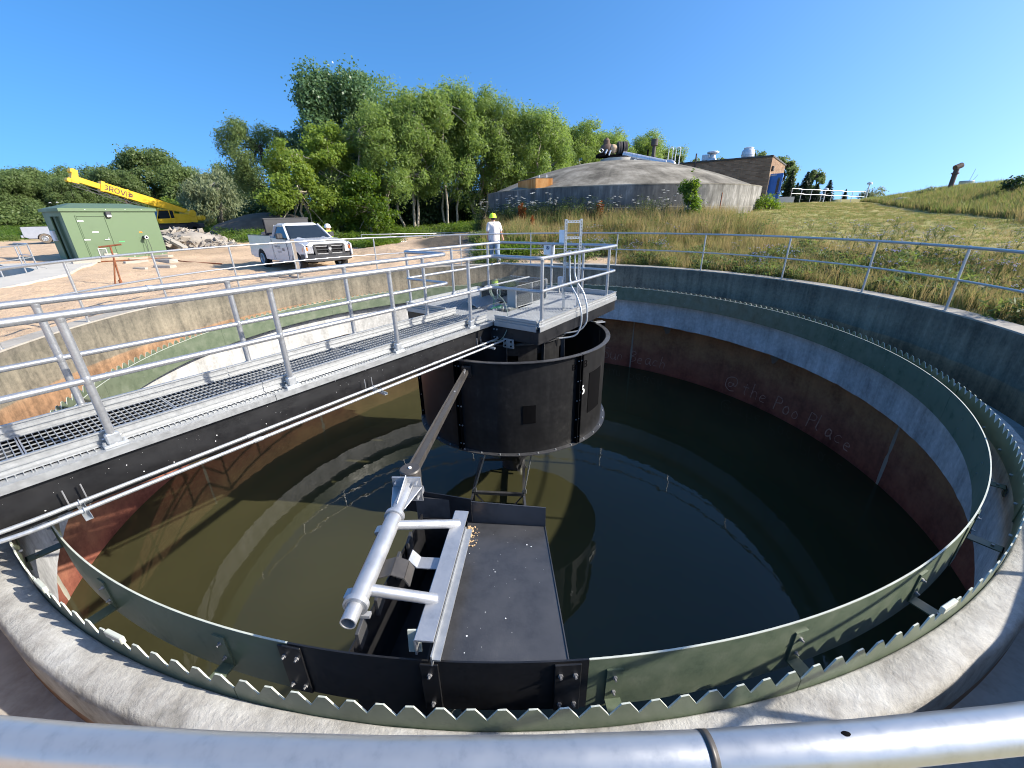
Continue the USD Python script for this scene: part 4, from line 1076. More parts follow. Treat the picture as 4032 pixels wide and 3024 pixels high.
obj('bolt_cap', xf(cat([lathe([(0, .09), (.012, .09), (.012, .10), (0, .10)], 8)]), t=H0), 'sticker_white', sk, 30)
ax = (E0 - H0) / np.linalg.norm(E0 - H0)
pl0 = H0 + ax * .10
sidev = np.cross(ax, [0, 0, 1.0])
obj('mount_plate', cat([bar(pl0 + V([0, 0, -.02]) - ax * .005, pl0 + V([0, 0, -.02]) + ax * .008, .21, .21)]), 'bright_metal', sk, False)
obj('mount_bolts', cat([rod(pl0 + sidev * q + V([0, 0, z]) , pl0 + sidev * q + V([0, 0, z]) + ax * .05, .009, n=6) for q in (-.075, .075) for z in (-.08, .05)]), 'bright_metal', sk, False)
for q in (0, PI / 2, PI, 3 * PI / 2):
    dv_ = math.cos(q) * sidev + math.sin(q) * V([0, 0, 1.0])
    a, b = pl0 + ax * .01, pl0 + ax * .24
    obj('gusset', hull([a + dv_ * .045 + s for s in (sidev * .004, -sidev * .004, V([0, 0, .004]), V([0, 0, -.004]))] + [a + dv_ * .105 + s for s in (sidev * .004, -sidev * .004, V([0, 0, .004]), V([0, 0, -.004]))] + [b + dv_ * .045 + s for s in (sidev * .004, -sidev * .004, V([0, 0, .004]), V([0, 0, -.004]))]), 'bright_metal', sk, False)
def hollow(a, b, r, t=.006, n=24):
    R, L = frame(a, b)
    return xf(lathe([(r - t, 0), (r, 0), (r, L), (r - t, L), (r - t, 0)], n), R=R, t=a)
obj('pipe', hollow(pl0, E0, .041), 'bright_metal', sk, 30)
s0, s1 = H0 + ax * .40, H0 + ax * 1.08
obj('sleeve', hollow(s0, s1, .052, .01), 'bright_metal', sk, 30)
for p in (s0 - ax * .0, s1 - ax * .03):
    obj('collar', cat([hollow(p, p + ax * .03, .066, .012), bar(p + sidev * -.0 + V([0, 0, -.075]), p + ax * .03 + V([0, 0, -.075]), .13, .02)]), 'bright_metal', sk, 30)
b0, b1 = V([-.392, -5.44, -.385]), V([-.482, -6.44, -.385])
for k, t in enumerate((.14, .84)):
    p = s0 + (s1 - s0) * t; q = b0 + (b1 - b0) * (.13 + .62 * k + .0)
    obj('cross_pipe', rod(p, q, .031, n=18), 'bright_metal', sk, 30)
    obj('weld_tab', bar(p + sidev * .02 + V([0, 0, -.03]), p + sidev * .1 + V([0, 0, -.05]), .06, .03), 'bright_metal', sk, False)
bd = (b1 - b0) / np.linalg.norm(b1 - b0); bs = np.cross(bd, [0, 0, 1.0])
if bs[0] < 0: bs = -bs
obj('blade_angle', cat([bar(b0, b1, .10, .012), bar(b0 + bs * -.05 + V([0, 0, -.055]), b1 + bs * -.05 + V([0, 0, -.055]), .01, .11)]), 'bright_metal', sk, False)
obj('blade_lip', cat([bar(b0 + bs * .075 - bd * -.13 + V([0, 0, -.05]), b1 + bs * .075 + bd * .06 + V([0, 0, -.05]), .045, .01), bar(b0 + bs * .052 + bd * .13 + V([0, 0, -.06]), b1 + bs * .052 + bd * .06 + V([0, 0, -.06]), .008, .07)]), 'aluminium', sk, False)
obj('wiper', bar(b1 + bs * -.07 + V([0, 0, -.0]) - bd * .06, b1 + bs * -.07 + V([0, 0, -.14]) - bd * .04, .01, .07), 'weir_edge', sk, False)
obj('hold_down', cat([bar(b0 + bd * .47 - bs * .05 + V([0, 0, -.03]), b0 + bd * .47 - bs * .19 + V([0, 0, -.03]), .09, .008), bar(b0 + bd * .47 - bs * .19 + V([0, 0, -.03]), b0 + bd * .47 - bs * .24 + V([0, 0, .03]), .09, .008)]), 'bright_metal', sk, False)
m0 = s0 + (s1 - s0) * .62
obj('trip_plate', cat([bar(m0 + sidev * -.0 + V([0, 0, -.03]) + V([.03, 0, 0]), m0 + V([.12, 0, -.0]), .13, .008), bar(m0 + V([.12, 0, 0]), m0 + V([.19, 0, -.03]), .13, .008), bar(m0 + V([.19, 0, -.03]), m0 + V([.215, 0, -.09]), .13, .008)]), 'bronze_steel', sk, False)

# ------------------------------------------------------------------ scum box with its beach plate
sx = thing('scum_box', 'black steel scum trough with a sloping grey-black beach plate, bolted inside the baffle', 'trough')
F = [(-.435, -6.44, -.545), (.275, -6.452, -.555)]; Bk = [(-.375, -5.30, -.615), (.235, -5.36, -.615)]
top = [V(F[0]), V(F[1]), V(Bk[1]), V(Bk[0])]
obj('beach_plate', hull(top + [p - V([0, 0, .012]) for p in top]), 'black_worn', sx, False)
obj('beach_edge', cat([bar(V(F[1]) + V([.004, 0, -.02]), V(Bk[1]) + V([.004, 0, -.02]), .006, .05)]), 'black_worn', sx, False)
def wall(a, b, z0, z1, t=.008):
    a, b = V(a, float), V(b, float); d = b - a; d /= np.linalg.norm(d); n = V([-d[1], d[0]]) * t / 2
    p = [a + n, b + n, b - n, a - n]
    return hull([(q[0], q[1], z) for q in p for z in ((z0, z1) if np.ndim(z0) == 0 else ())])
obj('back_plate', wall((-.80, -5.19), (.243, -5.345), -.66, -.44), 'black_worn', sx, False)
obj('back_plate', wall((-.90, -5.13), (-.34, -5.28), -.62, -.40), 'black_paint', sx, False)
obj('trough_wall', wall((-.93, -6.385), (-.745, -5.25), -1.12, -.56), 'black_paint', sx, False)
obj('trough_wall', wall((-.44, -6.43), (-.375, -5.29), -1.12, -.63), 'black_paint', sx, False)
obj('trough_floor', hull([(x, y, z) for x, y in ((-.93, -6.385), (-.745, -5.25), (-.375, -5.29), (-.44, -6.43)) for z in (-1.13, -1.12)]), 'black_paint', sx, False)
obj('trough_baffle', hull([(-.50, -6.40, -.66), (-.44, -5.32, -.66), (-.62, -6.40, -1.10), (-.55, -5.32, -1.10), (-.515, -6.40, -.67), (-.455, -5.32, -.67)]), 'black_paint', sx, False)
obj('box_end', wall((-.92, -6.395), (-.44, -6.435), -1.12, -.56), 'black_paint', sx, False)
obj('box_end', wall((-.745, -5.25), (-.375, -5.30), -1.12, -.60), 'black_paint', sx, False)
for x in (-.905, -.865, -.815, -.78):
    y = -6.2 + (x + .9) / .155 * .85
    obj('wall_tab', rbox(x - .01, x + .012, y - .07, y + .05, -.66, -.52, .003), 'black_worn', sx, False)
obj('under_support', cat([bar((.1, -6.40, -.96), (.1, -6.66, -1.15), .05, .05), bar((-.3, -6.40, -.96), (-.3, -6.66, -1.15), .05, .05), rbox(-.7, .3, -6.665, -6.60, -1.35, -1.0, .01)]), 'black_paint', sx, False)
sp = thing('grain_spill', 'small spill of tan grit in the upper corner of the black beach plate', 'spill')
rg = np.random.default_rng(5)
gm = []
for k in range(160):
    a, b = rg.random() ** 1.6, rg.random()
    p = V([-.365 + .10 * a * rg.random(), -5.35 - .22 * b, 0]); p[2] = -.610 + (-p[1] - 5.30) * .06
    gm.append(blob(p, .003 + .006 * rg.random(), k, .2, 1, (1, 1, .6)))
obj('grit', cat(gm), 'seed_spill', sp, False, kind='stuff')
dr = thing('bird_droppings', 'scattered white specks on the black beach plate and beam', 'droppings', kind='stuff')
gm = []
for k in range(34):
    p = V([-.35 + .6 * rg.random(), -6.4 + 1.0 * rg.random(), 0]); p[2] = -.5475 + (p[1] + 6.44) * -.0605 + .001
    gm.append(blob(p, .0016 + .004 * rg.random() ** 5, k, .3, 1, (1, 1, .3)))
for k in range(110):
    u = -7.0 + 5.5 * rg.random(); z = -.35 + .3 * rg.random()
    p = V(bl(u, W0 - .0135, z)); gm.append(blob(p, .0012 + .004 * rg.random() ** 5, k, .3, 1, (1, 1, 1)))
obj('specks', cat(gm), 'sticker_white', dr, False, kind='stuff')

# ------------------------------------------------------------------ green equipment shed
A, Bq = V([-21.55, 13.35]), V([-19.75, 16.70])
sl = np.linalg.norm(Bq - A); sa = math.atan2(*(Bq - A)[::-1])
sd, sz, shh, srh = 2.35, -.20, 2.50, .26
shed = thing('green_shed', 'green metal equipment shed with hipped roof, louvred vent and outlet pipe', 'shed', (A[0], A[1], sz), sa)
# local: x along the long face towards B, y into the shed (left of AB)
obj('walls', cat([bx(0, sl, 0, .05, 0, shh), bx(0, sl, sd - .05, sd, 0, shh), bx(0, .05, .0505, .35, 0, shh), bx(0, .05, 1.55, sd - .0505, 0, shh), bx(.0, .05, .35, 1.55, 2.15, shh), bx(sl - .05, sl, .0505, sd - .0505, 0, shh)]), 'shed_green', shed, False)
ov = .07
rp = [(-ov, -ov, shh + .005), (sl + ov, -ov, shh + .005), (sl + ov, sd + ov, shh + .005), (-ov, sd + ov, shh + .005), (.75, sd / 2 - .35, shh + srh), (sl - .75, sd / 2 - .35, shh + srh), (sl - .75, sd / 2 + .35, shh + srh), (.75, sd / 2 + .35, shh + srh)]
rf = obj('roof', hull(rp), 'shed_roof', shed, False)
obj('eave', cat([bx(-ov - .004, sl + ov + .004, -ov - .012, -ov + .006, shh - .13, shh + .012), bx(-ov - .012, -ov - .004, -ov - .012, sd + ov, shh - .13, shh + .012), bx(sl + ov + .004, sl + ov + .012, -ov - .012, sd + ov, shh - .13, shh + .012)]), 'shed_green', rf, False)
obj('lifting_eye', cat([tube([(x + .04 * math.cos(q), y, shh + .25 + .05 * math.sin(q)) for q in np.linspace(0, PI, 8)], .012, 6) for x, y in ((.25, .75), (.12, 1.2))]), 'bright_metal', rf, True)
d0, d1, dh = .50, 1.55, 2.12
dr_ = obj('door', rbox(d0, d1, -.018, .0, .10, dh, .004), 'shed_door', shed, False)
obj('door_frame', cat([bx(d0 - .05, d0 - .012, -.025, .0, .06, dh + .06), bx(d1 + .012, d1 + .05, -.025, .0, .06, dh + .06), bx(d0 - .05, d1 + .05, -.025, .0, dh + .02, dh + .06)]), 'shed_green', shed, False)
obj('door_gap', cat([bx(d0 - .012, d0, -.006, -.001, .10, dh + .02), bx(d1, d1 + .012, -.006, -.001, .10, dh + .02), bx(d0, d1, -.006, -.001, dh, dh + .02)]), 'matt_black', shed, False)
obj('handle', cat([rod((d1 - .12, -.06, 1.02), (d1 - .30, -.06, 1.02), .013, n=8), rod((d1 - .12, -.018, 1.02), (d1 - .12, -.06, 1.02), .02, n=8), rod((d1 - .12, -.018, 1.09), (d1 - .12, -.03, 1.09), .024, n=8)]), 'bright_metal', dr_, 30)
for z in (.20, 1.05, 1.92):
    obj('hinge', bx(d0 - .04, d0 + .20, -.032, -.026 + .0, z - .03, z + .03), 'bright_metal', dr_, False)
obj('notice', bx(d0 + .38, d0 + .62, -.0215, -.0185, 1.36, 1.42), 'sticker_white', dr_, False)
v0, v1, vz0, vz1 = d0 + .32, d0 + .66, .20, .62
lv = obj('louvre', cat([bx(v0, v0 + .035, -.045, -.019, vz0, vz1), bx(v1 - .035, v1, -.045, -.019, vz0, vz1), bx(v0 + .035, v1 - .035, -.045, -.019, vz1 - .035, vz1), bx(v0 + .035, v1 - .035, -.045, -.019, vz0, vz0 + .035)]), 'bright_metal', dr_, False)
obj('louvre_blade', cat([xf(bx(v0 + .035, v1 - .035, -.012, .012, -.002, .002), rx=.7, t=(0, -.032, z)) for z in np.arange(vz0 + .06, vz1 - .05, .045)]), 'bright_metal', lv, False)
wl = obj('wall_lamp', rbox(1.62, 1.86, -.13, .0, 2.08, 2.36, .03), 'dark_plastic', shed, False)
obj('lamp_lens', rbox(1.65, 1.83, -.145, -.131, 2.09, 2.20, .01), 'chrome_lamp', wl, False)
obj('sticker', bx(1.80, 2.05, -.004, -.0005, .88, .915), 'sticker_green', shed, False)
op = obj('outlet_pipe', tube(fillet([(2.93, .0, 1.06), (2.93, -.30, 1.06)], .1), .075, 16), 'dark_plastic', shed, 30)
obj('outlet_mouth', xf(lathe([(.055, 0), (.085, 0), (.085, .05), (.055, .05), (.055, 0)], 18), rx=PI / 2, t=(2.93, -.29, 1.06)), 'vent_grey', op, 30)
obj('outlet_bore', xf(lathe([(0, 0), (.055, 0)], 16), rx=PI / 2, t=(2.93, -.33, 1.06)), 'matt_black', op, False)
obj('hanging_hose', cat([tube(fillet([(2.90, -.25, 1.0), (2.86, -.26, .5), (2.80, -.25, .12), (2.72, -.3, .05)], .2), .011, 6), tube(fillet([(2.98, -.25, 1.0), (3.02, -.27, .5), (2.98, -.26, .15), (2.85, -.3, .03)], .2), .011, 6)]), 'dark_plastic', op, True)
obj('label_plate', bx(2.80, 2.94, -.005, -.0008, 1.28, 1.345), 'amber', shed, False)
obj('bolt', cat([rod((x, -.012, .12), (x, 0, .12), .03, n=8) for x in (.25, 2.25, 3.0, 3.55)] + [rod((x, -ov - .022, shh - .05), (x, -ov - .01, shh - .05), .02, n=6) for x in (.9, 1.7, 2.5, 3.2)]), 'galvanised', shed, False)
# end face with recessed panel doors
obj('end_recess', cat([bx(.10, .13, .352, 1.548, .02, 2.148)]), 'shed_roof', shed, False)
obj('end_mullion', cat([bx(.0, .10, .93, .96, .02, 2.148)]), 'shed_roof', shed, False)
obj('wall_box', rbox(-.12, -.002, 1.62, 1.98, 1.0, 1.5, .02), 'vent_grey', shed, False)
obj('skid', cat([bx(.0, sl, .0, .1, -.08, -.002), bx(0, sl, sd - .1, sd, -.08, -.002), bx(-.02, sl, .1, sd - .1, -.06, -.002)]), 'slab', shed, False)

# ------------------------------------------------------------------ second tank, its rail and the path
c2, r2 = _t2()
t2 = thing('second_tank', 'round concrete tank at the far left edge beside the green shed', 'tank', (c2[0], c2[1], 0))
obj('wall', arc(r2, r2 + .35, -1.6, -.13, 0, 360, 120), 'path_concrete', t2, 40)
obj('water', arc(.02, r2 + .01, -1.05, -1.0, 0, 360, 90), 'water', t2, False)
g2 = thing('pipe_railing', 'grey pipe railing round the tank at the far left edge of the picture', 'railing', (c2[0], c2[1], 0))
def on2(p):
    v = V(p) - c2; return math.degrees(math.atan2(v[1], v[0]))
aa = [on2((-19.08, 8.18)), on2((-20.13, 9.97)), on2((-21.03, 11.18)) + 1]
a_end = aa[2] + 3
for z, r in ((.87, .025), (.40, .02)):
    t = np.radians(np.linspace(-60, a_end, 40))
    pts_ = np.c_[(r2 + .12) * np.cos(t), (r2 + .12) * np.sin(t), np.full(40, z)]
    tl = pts_[-1]
    obj('top_rail' if z > .5 else 'mid_rail', tube(pts_, r, 10), 'rail_metal', g2, True)
rr2 = r2 + .12
for a in (aa[0] - 30, aa[0] - 14, aa[0], aa[1] - 3, aa[1], aa[2]):
    t = math.radians(a)
    obj('post', rod((rr2 * math.cos(t), rr2 * math.sin(t), -.13), (rr2 * math.cos(t), rr2 * math.sin(t), .87), .024, n=10), 'rail_metal', g2, 30)
path = thing('concrete_path', '', '', kind='structure')
stage.RemovePrim(path.GetPath()); USED.pop(('/World', 'concrete_path'))
P = [(-14.2, 1.0), (-15.3, 4.6), (-15.9, 6.0), (-16.7, 7.9), (-18.9, 10.75), (-19.3, 11.6), (-20.2, 12.9), (-21.6, 13.2), (-24.5, 12.4), (-23.0, 11.3), (-21.2, 11.4)]
ang = np.radians(np.linspace(a_end + 2, -70, 24))
P += [(c2[0] + (r2 + .36) * math.cos(t), c2[1] + (r2 + .36) * math.sin(t)) for t in ang]
pp = Polygon(P).buffer(.25).buffer(-.25)
pp = pp.difference(Point(*c2).buffer(r2 + .355, 64))
pp = max(getattr(pp, 'geoms', [pp]), key=lambda g: g.area)
obj('concrete_path', extr(pp, .10, None, (0, 0, -.22)), 'path_concrete', None, False, kind='structure')

# ------------------------------------------------------------------ pickups
def arch(x, r=.46, z=.36):
    return Polygon([(x + r * math.cos(q), z + r * math.sin(q)) for q in np.linspace(-.35, PI + .35, 24)] + [(x - r, -.2), (x + r, -.2)])

def pickup(label, loc, rz, paint, rack=True, tyre='tyre'):
    """origin under the rear axle's centre, x forward, y left"""
    t = thing('pickup_truck', label, 'pickup', loc, rz)
    WB = 3.57
    low = Polygon([(-1.22, .55), (-1.24, .75), (-1.22, 1.34), (-1.18, 1.37), (1.33, 1.37), (1.33, .38), (-.95, .42)]).buffer(.02).buffer(-.02)
    bed = low.difference(arch(0))
    obj('bed_side', cat([side(bed, -.98, -.90), side(bed, .90, .98)]), paint, t, False)
    obj('bed_rail', cat([rbox(-1.2, 1.32, s * .935 - .055, s * .935 + .055, 1.365, 1.40, .015) for s in (-1, 1)]), 'dark_plastic', t, False)
    obj('bed_floor', cat([bx(-1.2, 1.32, -.90, .90, .70, .74), bx(1.28, 1.32, -.90, .90, .74, 1.35)]), 'dark_plastic', t, False)
    obj('tailgate', rbox(-1.26, -1.20, -.90, .90, .72, 1.36, .02), paint, t, False)
    obj('bumper', rbox(-1.42, -1.25, -.95, .95, .48, .70, .03), 'galvanised', t, False)
    cabp = Polygon([(1.37, .38), (1.37, 1.30), (2.98, 1.24), (2.98, .38)]).difference(arch(WB, .47))
    obj('cab_side', cat([side(cabp, -.985, -.93), side(cabp, .93, .985)]), paint, t, False)
    obj('cab_body', cat([bx(1.37, 2.97, -.93, .93, .42, 1.25)]), paint, t, False)
    fen = Polygon([(2.99, .40), (2.99, 1.235), (3.6, 1.20), (4.2, 1.13), (4.42, 1.05), (4.45, .62), (4.2, .55)]).difference(arch(WB, .47))
    for s in (-1, 1): obj('front_fender', xf(side(fen, 0, .05), t=(0, s * .955 - .025, 0)), paint, t, False)
    obj('engine_bay', cat([bx(2.99, 4.3, -.92, .92, .6, 1.05)]), 'matt_black', t, False)
    hood = hull([(2.98, s * .93, 1.20) for s in (-1, 1)] + [(2.98, s * .80, 1.285) for s in (-1, 1)] + [(3.7, s * .80, 1.265) for s in (-1, 1)] + [(3.7, s * .95, 1.17) for s in (-1, 1)] + [(4.36, s * .72, 1.17) for s in (-1, 1)] + [(4.36, s * .90, 1.06) for s in (-1, 1)] + [(4.44, s * .62, 1.10) for s in (-1, 1)] + [(4.44, s * .7, 1.0) for s in (-1, 1)])
    hd = obj('hood', hood, paint, t, 25)
    obj('hood_crease', cat([hull([(3.0, s * .62, 1.28), (3.0, s * .42, 1.28), (4.3, s * .40, 1.165), (4.3, s * .28, 1.165), (3.0, s * .56, 1.325), (3.0, s * .48, 1.325), (4.2, s * .36, 1.19)]) for s in (-1, 1)]), paint, hd, 25)
    # greenhouse: pillars, roof, panes
    zb, zr = 1.25, 1.84
    lo = {'A': (2.95, .90), 'C': (1.40, .92)}
    hi = {'A': (2.25, .70), 'C': (1.52, .70)}
    roof = hull([(x, s * y, z) for s in (-1, 1) for x, y, z in ((1.46, .68, zr - .03), (2.28, .70, zr - .05), (1.52, .60, zr + .035), (2.2, .60, zr + .03), (1.46, .74, zr - .09), (2.32, .75, zr - .09))])
    obj('roof', roof, paint, t, 40)
    pil = []
    for s in (-1, 1):
        pil += [bar((2.97, s * .90, zb - .02), (2.28, s * .72, zr - .05), .07, .09), bar((1.41, s * .92, zb - .02), (1.50, s * .72, zr - .05), .08, .12), bar((1.47, s * .735, zr - .07), (2.3, s * .735, zr - .07), .05, .06)]
    pil += [bar((1.40, -.9, zb), (1.40, .9, zb), .06, .10)]
    obj('pillar', cat(pil), paint, t, False)
    obj('windshield', hull([(2.93, s * .85, zb + .01) for s in (-1, 1)] + [(2.31, s * .66, zr - .07) for s in (-1, 1)] + [(2.90, s * .85, zb + .01) for s in (-1, 1)] + [(2.28, s * .66, zr - .07) for s in (-1, 1)]), 'car_glass', t, False)
    obj('cowl', bx(2.80, 3.0, -.88, .88, 1.22, 1.262), 'dark_plastic', t, False)
    obj('rear_window', hull([(1.43, s * .80, zb + .05) for s in (-1, 1)] + [(1.49, s * .64, zr - .09) for s in (-1, 1)] + [(1.45, s * .8, zb + .05) for s in (-1, 1)] + [(1.51, s * .64, zr - .09) for s in (-1, 1)]), 'car_glass', t, False)
    for s in (-1, 1):
        obj('side_window', hull([(x, s * y, z) for x, y, z in ((1.52, .905, zb + .06), (2.78, .885, zb + .06), (2.70, .90, zb - .03), (1.54, .92, zb + .0), (2.24, .735, zr - .10), (1.58, .735, zr - .10))] + [(x, s * (y - .02), z) for x, y, z in ((1.52, .905, zb + .06), (2.78, .885, zb + .06), (2.24, .735, zr - .10), (1.58, .735, zr - .10))]), 'car_glass', t, False)
        d = obj('door', side(Polygon([(1.55, .45), (1.45, .8), (1.44, 1.23), (2.80, 1.22), (2.88, .9), (2.86, .47)]), -.004, .004), paint, t, False)
        UsdGeom.Xformable(d).AddTranslateOp().Set(Gf.Vec3d(0, s * .990, 0))
        obj('door_seam', cat([bar((1.53, 0, .45), (1.43, 0, .8), .012, .011), bar((1.43, 0, .8), (1.42, 0, 1.25), .012, .011), bar((2.90, 0, .9), (2.88, 0, .46), .012, .011), bar((2.83, 0, 1.23), (2.90, 0, .9), .012, .011)]), 'matt_black', d, False)
        obj('door_handle', rbox(1.56, 1.74, -.02, .02, 1.06, 1.10, .01), 'dark_plastic', d, False)
        if s < 0 and rack:
            TX = V([[1, 0, 0], [0, 0, -1], [0, 1, 0.0]])
            obj('lettering', xf(text('CENTYLAR', .075, .003), R=TX, t=(1.64, -.0045, .93)), 'lettering_dark', d, False)
            obj('lettering_line', cat([bx(1.88, 2.22, -.006, -.0045, .87, .885), bx(1.86, 2.26, -.006, -.0045, .77, .788), bx(1.87, 2.24, -.006, -.0045, .73, .745)]), 'lettering_dark', d, False)
            obj('decal', bx(2.36, 2.60, -.006, -.0045, .80, .91), 'wood_grey', d, False)
        mr = obj('mirror', rbox(2.52, 2.66, s * 1.10 - .13, s * 1.10 + .13, 1.27, 1.50, .04), 'dark_plastic', t, 30)
        obj('mirror_arm', bar((2.62, s * .93, 1.27), (2.6, s * 1.02, 1.33), .05, .06), 'dark_plastic', mr, False)
    # front
    obj('grille_surround', cat([rbox(4.40, 4.47, -.64, .64, 1.02, 1.10, .02), rbox(4.40, 4.47, -.58, .58, .66, .735, .02), bar((4.435, -.62, 1.06), (4.435, -.56, .69), .09, .07), bar((4.435, .62, 1.06), (4.435, .56, .69), .09, .07)]), 'dark_plastic', t, False)
    gp = obj('grille', cat([bx(4.38, 4.405, -.58, .58, .72, 1.04)]), 'matt_black', t, False)
    obj('grille_cross', cat([rbox(4.41, 4.475, -.58, .58, .865, .905, .01), rbox(4.41, 4.48, -.075, .075, .72, 1.03, .012)]), 'dark_plastic', gp, False)
    obj('grille_mesh', cat([bar((4.41, y, .73), (4.41, y + .12, .86), .006, .006) for y in np.arange(-.56, .46, .045)] + [bar((4.41, y + .12, .73), (4.41, y, .86), .006, .006) for y in np.arange(-.56, .46, .045)] + [bar((4.41, y, .91), (4.41, y + .1, 1.02), .006, .006) for y in np.arange(-.56, .46, .045)]), 'dark_plastic', gp, False)
    obj('grille_chrome', cat([bar((4.45, -.54, .735), (4.45, -.08, .735), .02, .02), bar((4.45, .08, .735), (4.45, .54, .735), .02, .02)]), 'bright_metal', gp, False)
    eb = [xf(extr(Polygon([(-.05, .05), (-.03, .06), (.03, .06), (.05, .05), (.04, -.02), (.0, -.065), (-.04, -.02)]), .012), R=V([[0, 0, 1], [1, 0, 0], [0, 1, 0.0]]), t=(4.48, 0, .89))]
    eb += [tube([(4.488, s * (.03 + .028 * math.cos(q)), .91 + .028 * math.sin(q)) for q in np.linspace(-.5, 4.2, 10)], .009, 6) for s in (-1, 1)]
    obj('emblem', cat(eb), 'chrome_lamp', gp, False)
    for s in (-1, 1):
        hl = obj('headlight', hull([(4.44, s * .66, 1.02), (4.44, s * .66, .76), (4.36, s * .92, 1.01), (4.36, s * .92, .77), (4.22, s * .985, .99), (4.22, s * .985, .80), (4.3, s * .66, 1.02), (4.3, s * .66, .76), (4.1, s * .96, .9)]), 'chrome_lamp', t, False)
        obj('turn_lens', hull([(4.365, s * .925, 1.005), (4.365, s * .925, .86), (4.225, s * .99, .985), (4.225, s * .99, .84), (4.42, s * .86, 1.0), (4.42, s * .86, .87)]), 'amber', hl, False)
    obj('front_bumper', hull([(4.45, s * .62, z) for s in (-1, 1) for z in (.42, .70)] + [(4.56, s * .55, z) for s in (-1, 1) for z in (.45, .64)] + [(4.32, s * .98, z) for s in (-1, 1) for z in (.46, .74)] + [(3.99, s * 1.0, z) for s in (-1, 1) for z in (.50, .73)]), 'dark_plastic', t, 30)
    obj('tow_hook', cat([tube(fillet([(4.5, s * .42, .44), (4.62, s * .42, .44), (4.62, s * .36, .44), (4.5, s * .36, .44)], .03), .014, 6) for s in (-1, 1)]), 'matt_black', t, True)
    obj('chassis', cat([bx(-1.1, 4.2, -.6, -.45, .36, .52), bx(-1.1, 4.2, .45, .6, .36, .52), rod((0, -.8, .38), (0, .8, .38), .05), rod((WB, -.8, .38), (WB, .8, .38), .04), bx(.35, 1.2, -.85, -.5, .34, .6)]), 'matt_black', t, False)
    for x in (0, WB):
        for s in (-1, 1):
            w = obj('wheel', xf(lathe([(.22, -.11), (.36, -.125), (.392, -.10), (.396, 0), (.392, .10), (.36, .125), (.22, .11), (.22, -.11)], 28), rx=PI / 2, t=(x, s * .86, .385)), tyre, t, 30)
            sp = [rod((0, 0, 0), (.19 * math.cos(q), .19 * math.sin(q), .0), .035, .03, n=6) for q in np.arange(8) * PI / 4]
            rim = cat([lathe([(.18, -.09), (.225, -.10), (.228, .10), (.21, .11), (.18, .06), (.18, -.09)], 24), lathe([(0, .03), (.07, .03), (.075, -.02), (0, -.02)], 16)] + sp)
            obj('rim', xf(rim, rx=PI / 2 * (1 if s < 0 else -1), t=(x, s * .90, .385)), 'galvanised', w, 30)
    if rack:
        rk = obj('cab_guard', cat([rbox(.92, .98, -.95, .95, 1.40, 2.06, .02), bar((.95, -.97, 2.06), (.95, .97, 2.06), .09, .05)]), 'dark_plastic', t, False)
        obj('guard_frame', cat([bar((.90, -.93, 1.38), (.90, -.93, 2.05), .05, .06), bar((.90, .93, 1.38), (.90, .93, 2.05), .05, .06)]), 'matt_black', rk, False)
        obj('tool_box', rbox(.45, .88, -.97, -.55, 1.40, 1.52, .02), 'wood_grey', t, False)
        obj('cone', cat([lathe([(.0, .42), (.03, .42), (.13, .0), (0, 0)], 14)]), 'orange_plastic', t, 30)
        UsdGeom.Xformable(t.GetChild('cone')).AddTranslateOp().Set(Gf.Vec3d(.62, -.75, 1.52))
        obj('dash_vest', hull([(2.70, .35, 1.27), (2.60, .62, 1.27), (2.62, .45, 1.42), (2.66, .60, 1.35)]), 'hi_vis', t, False)
        obj('antenna', rod((3.1, -.85, 1.2), (2.95, -.9, 1.9), .005, n=5), 'matt_black', t, False)
    return t
pk = pickup('white pickup truck with dark grille and cab guard parked on the sand', (-10.67, 12.25, -.37), -.707, 'truck_white')
a2, dd2 = -46.6, 58.0
pickup('silver pickup truck half hidden behind the green shed', (cp(-46.95, 58)[0], cp(-46.95, 58)[1], .0), .72, 'truck_silver', False, 'dust_tyre')

# ------------------------------------------------------------------ crane
cx_, cy_ = cp(-38.15, 66)
cz = .3
cr = thing('mobile_crane', 'yellow mobile crane with its long boom resting low behind the green shed', 'crane', (cx_, cy_, cz), math.radians(245))
p0 = V([-2.6, .15, 2.15]); p1 = V([6.94, .15, 5.5])
bdv = (p1 - p0) / np.linalg.norm(p1 - p0); bup = np.cross(V([0, 1.0, 0]), bdv) * -1
if bup[2] < 0: bup = -bup
def bp(u, h, y=0): return p0 + bdv * u + bup * h + V([0, y, 0])
Lb = np.linalg.norm(p1 - p0)
obj('boom', cat([hull([bp(.2, .0, y) for y in (-.28, .28)] + [bp(.2, .45, y) for y in (-.28, .28)] + [bp(3.2, -.35, y) for y in (-.28, .28)] + [bp(3.2, .5, y) for y in (-.28, .28)] + [bp(Lb - 2.0, -.40, y) for y in (-.28, .28)] + [bp(Lb - 2.0, .45, y) for y in (-.28, .28)])]), 'yellow_paint', cr, False)
for u0, u1, h0, h1, w_ in ((Lb - 2.25, Lb - 1.95, -.47, .52, .33), (5.9, 6.0, -.44, .56, .31)):
    obj('boom_collar', hull([bp(u, h, y) for u in (u0, u1) for h in (h0, h1) for y in (-w_, w_)]), 'yellow_paint', cr, False)
obj('inner_boom', hull([bp(Lb - 2.0, h, y) for h in (-.30, .20) for y in (-.2, .2)] + [bp(Lb, h, y) for h in (-.30, .2) for y in (-.2, .2)]), 'yellow_paint', cr, False)
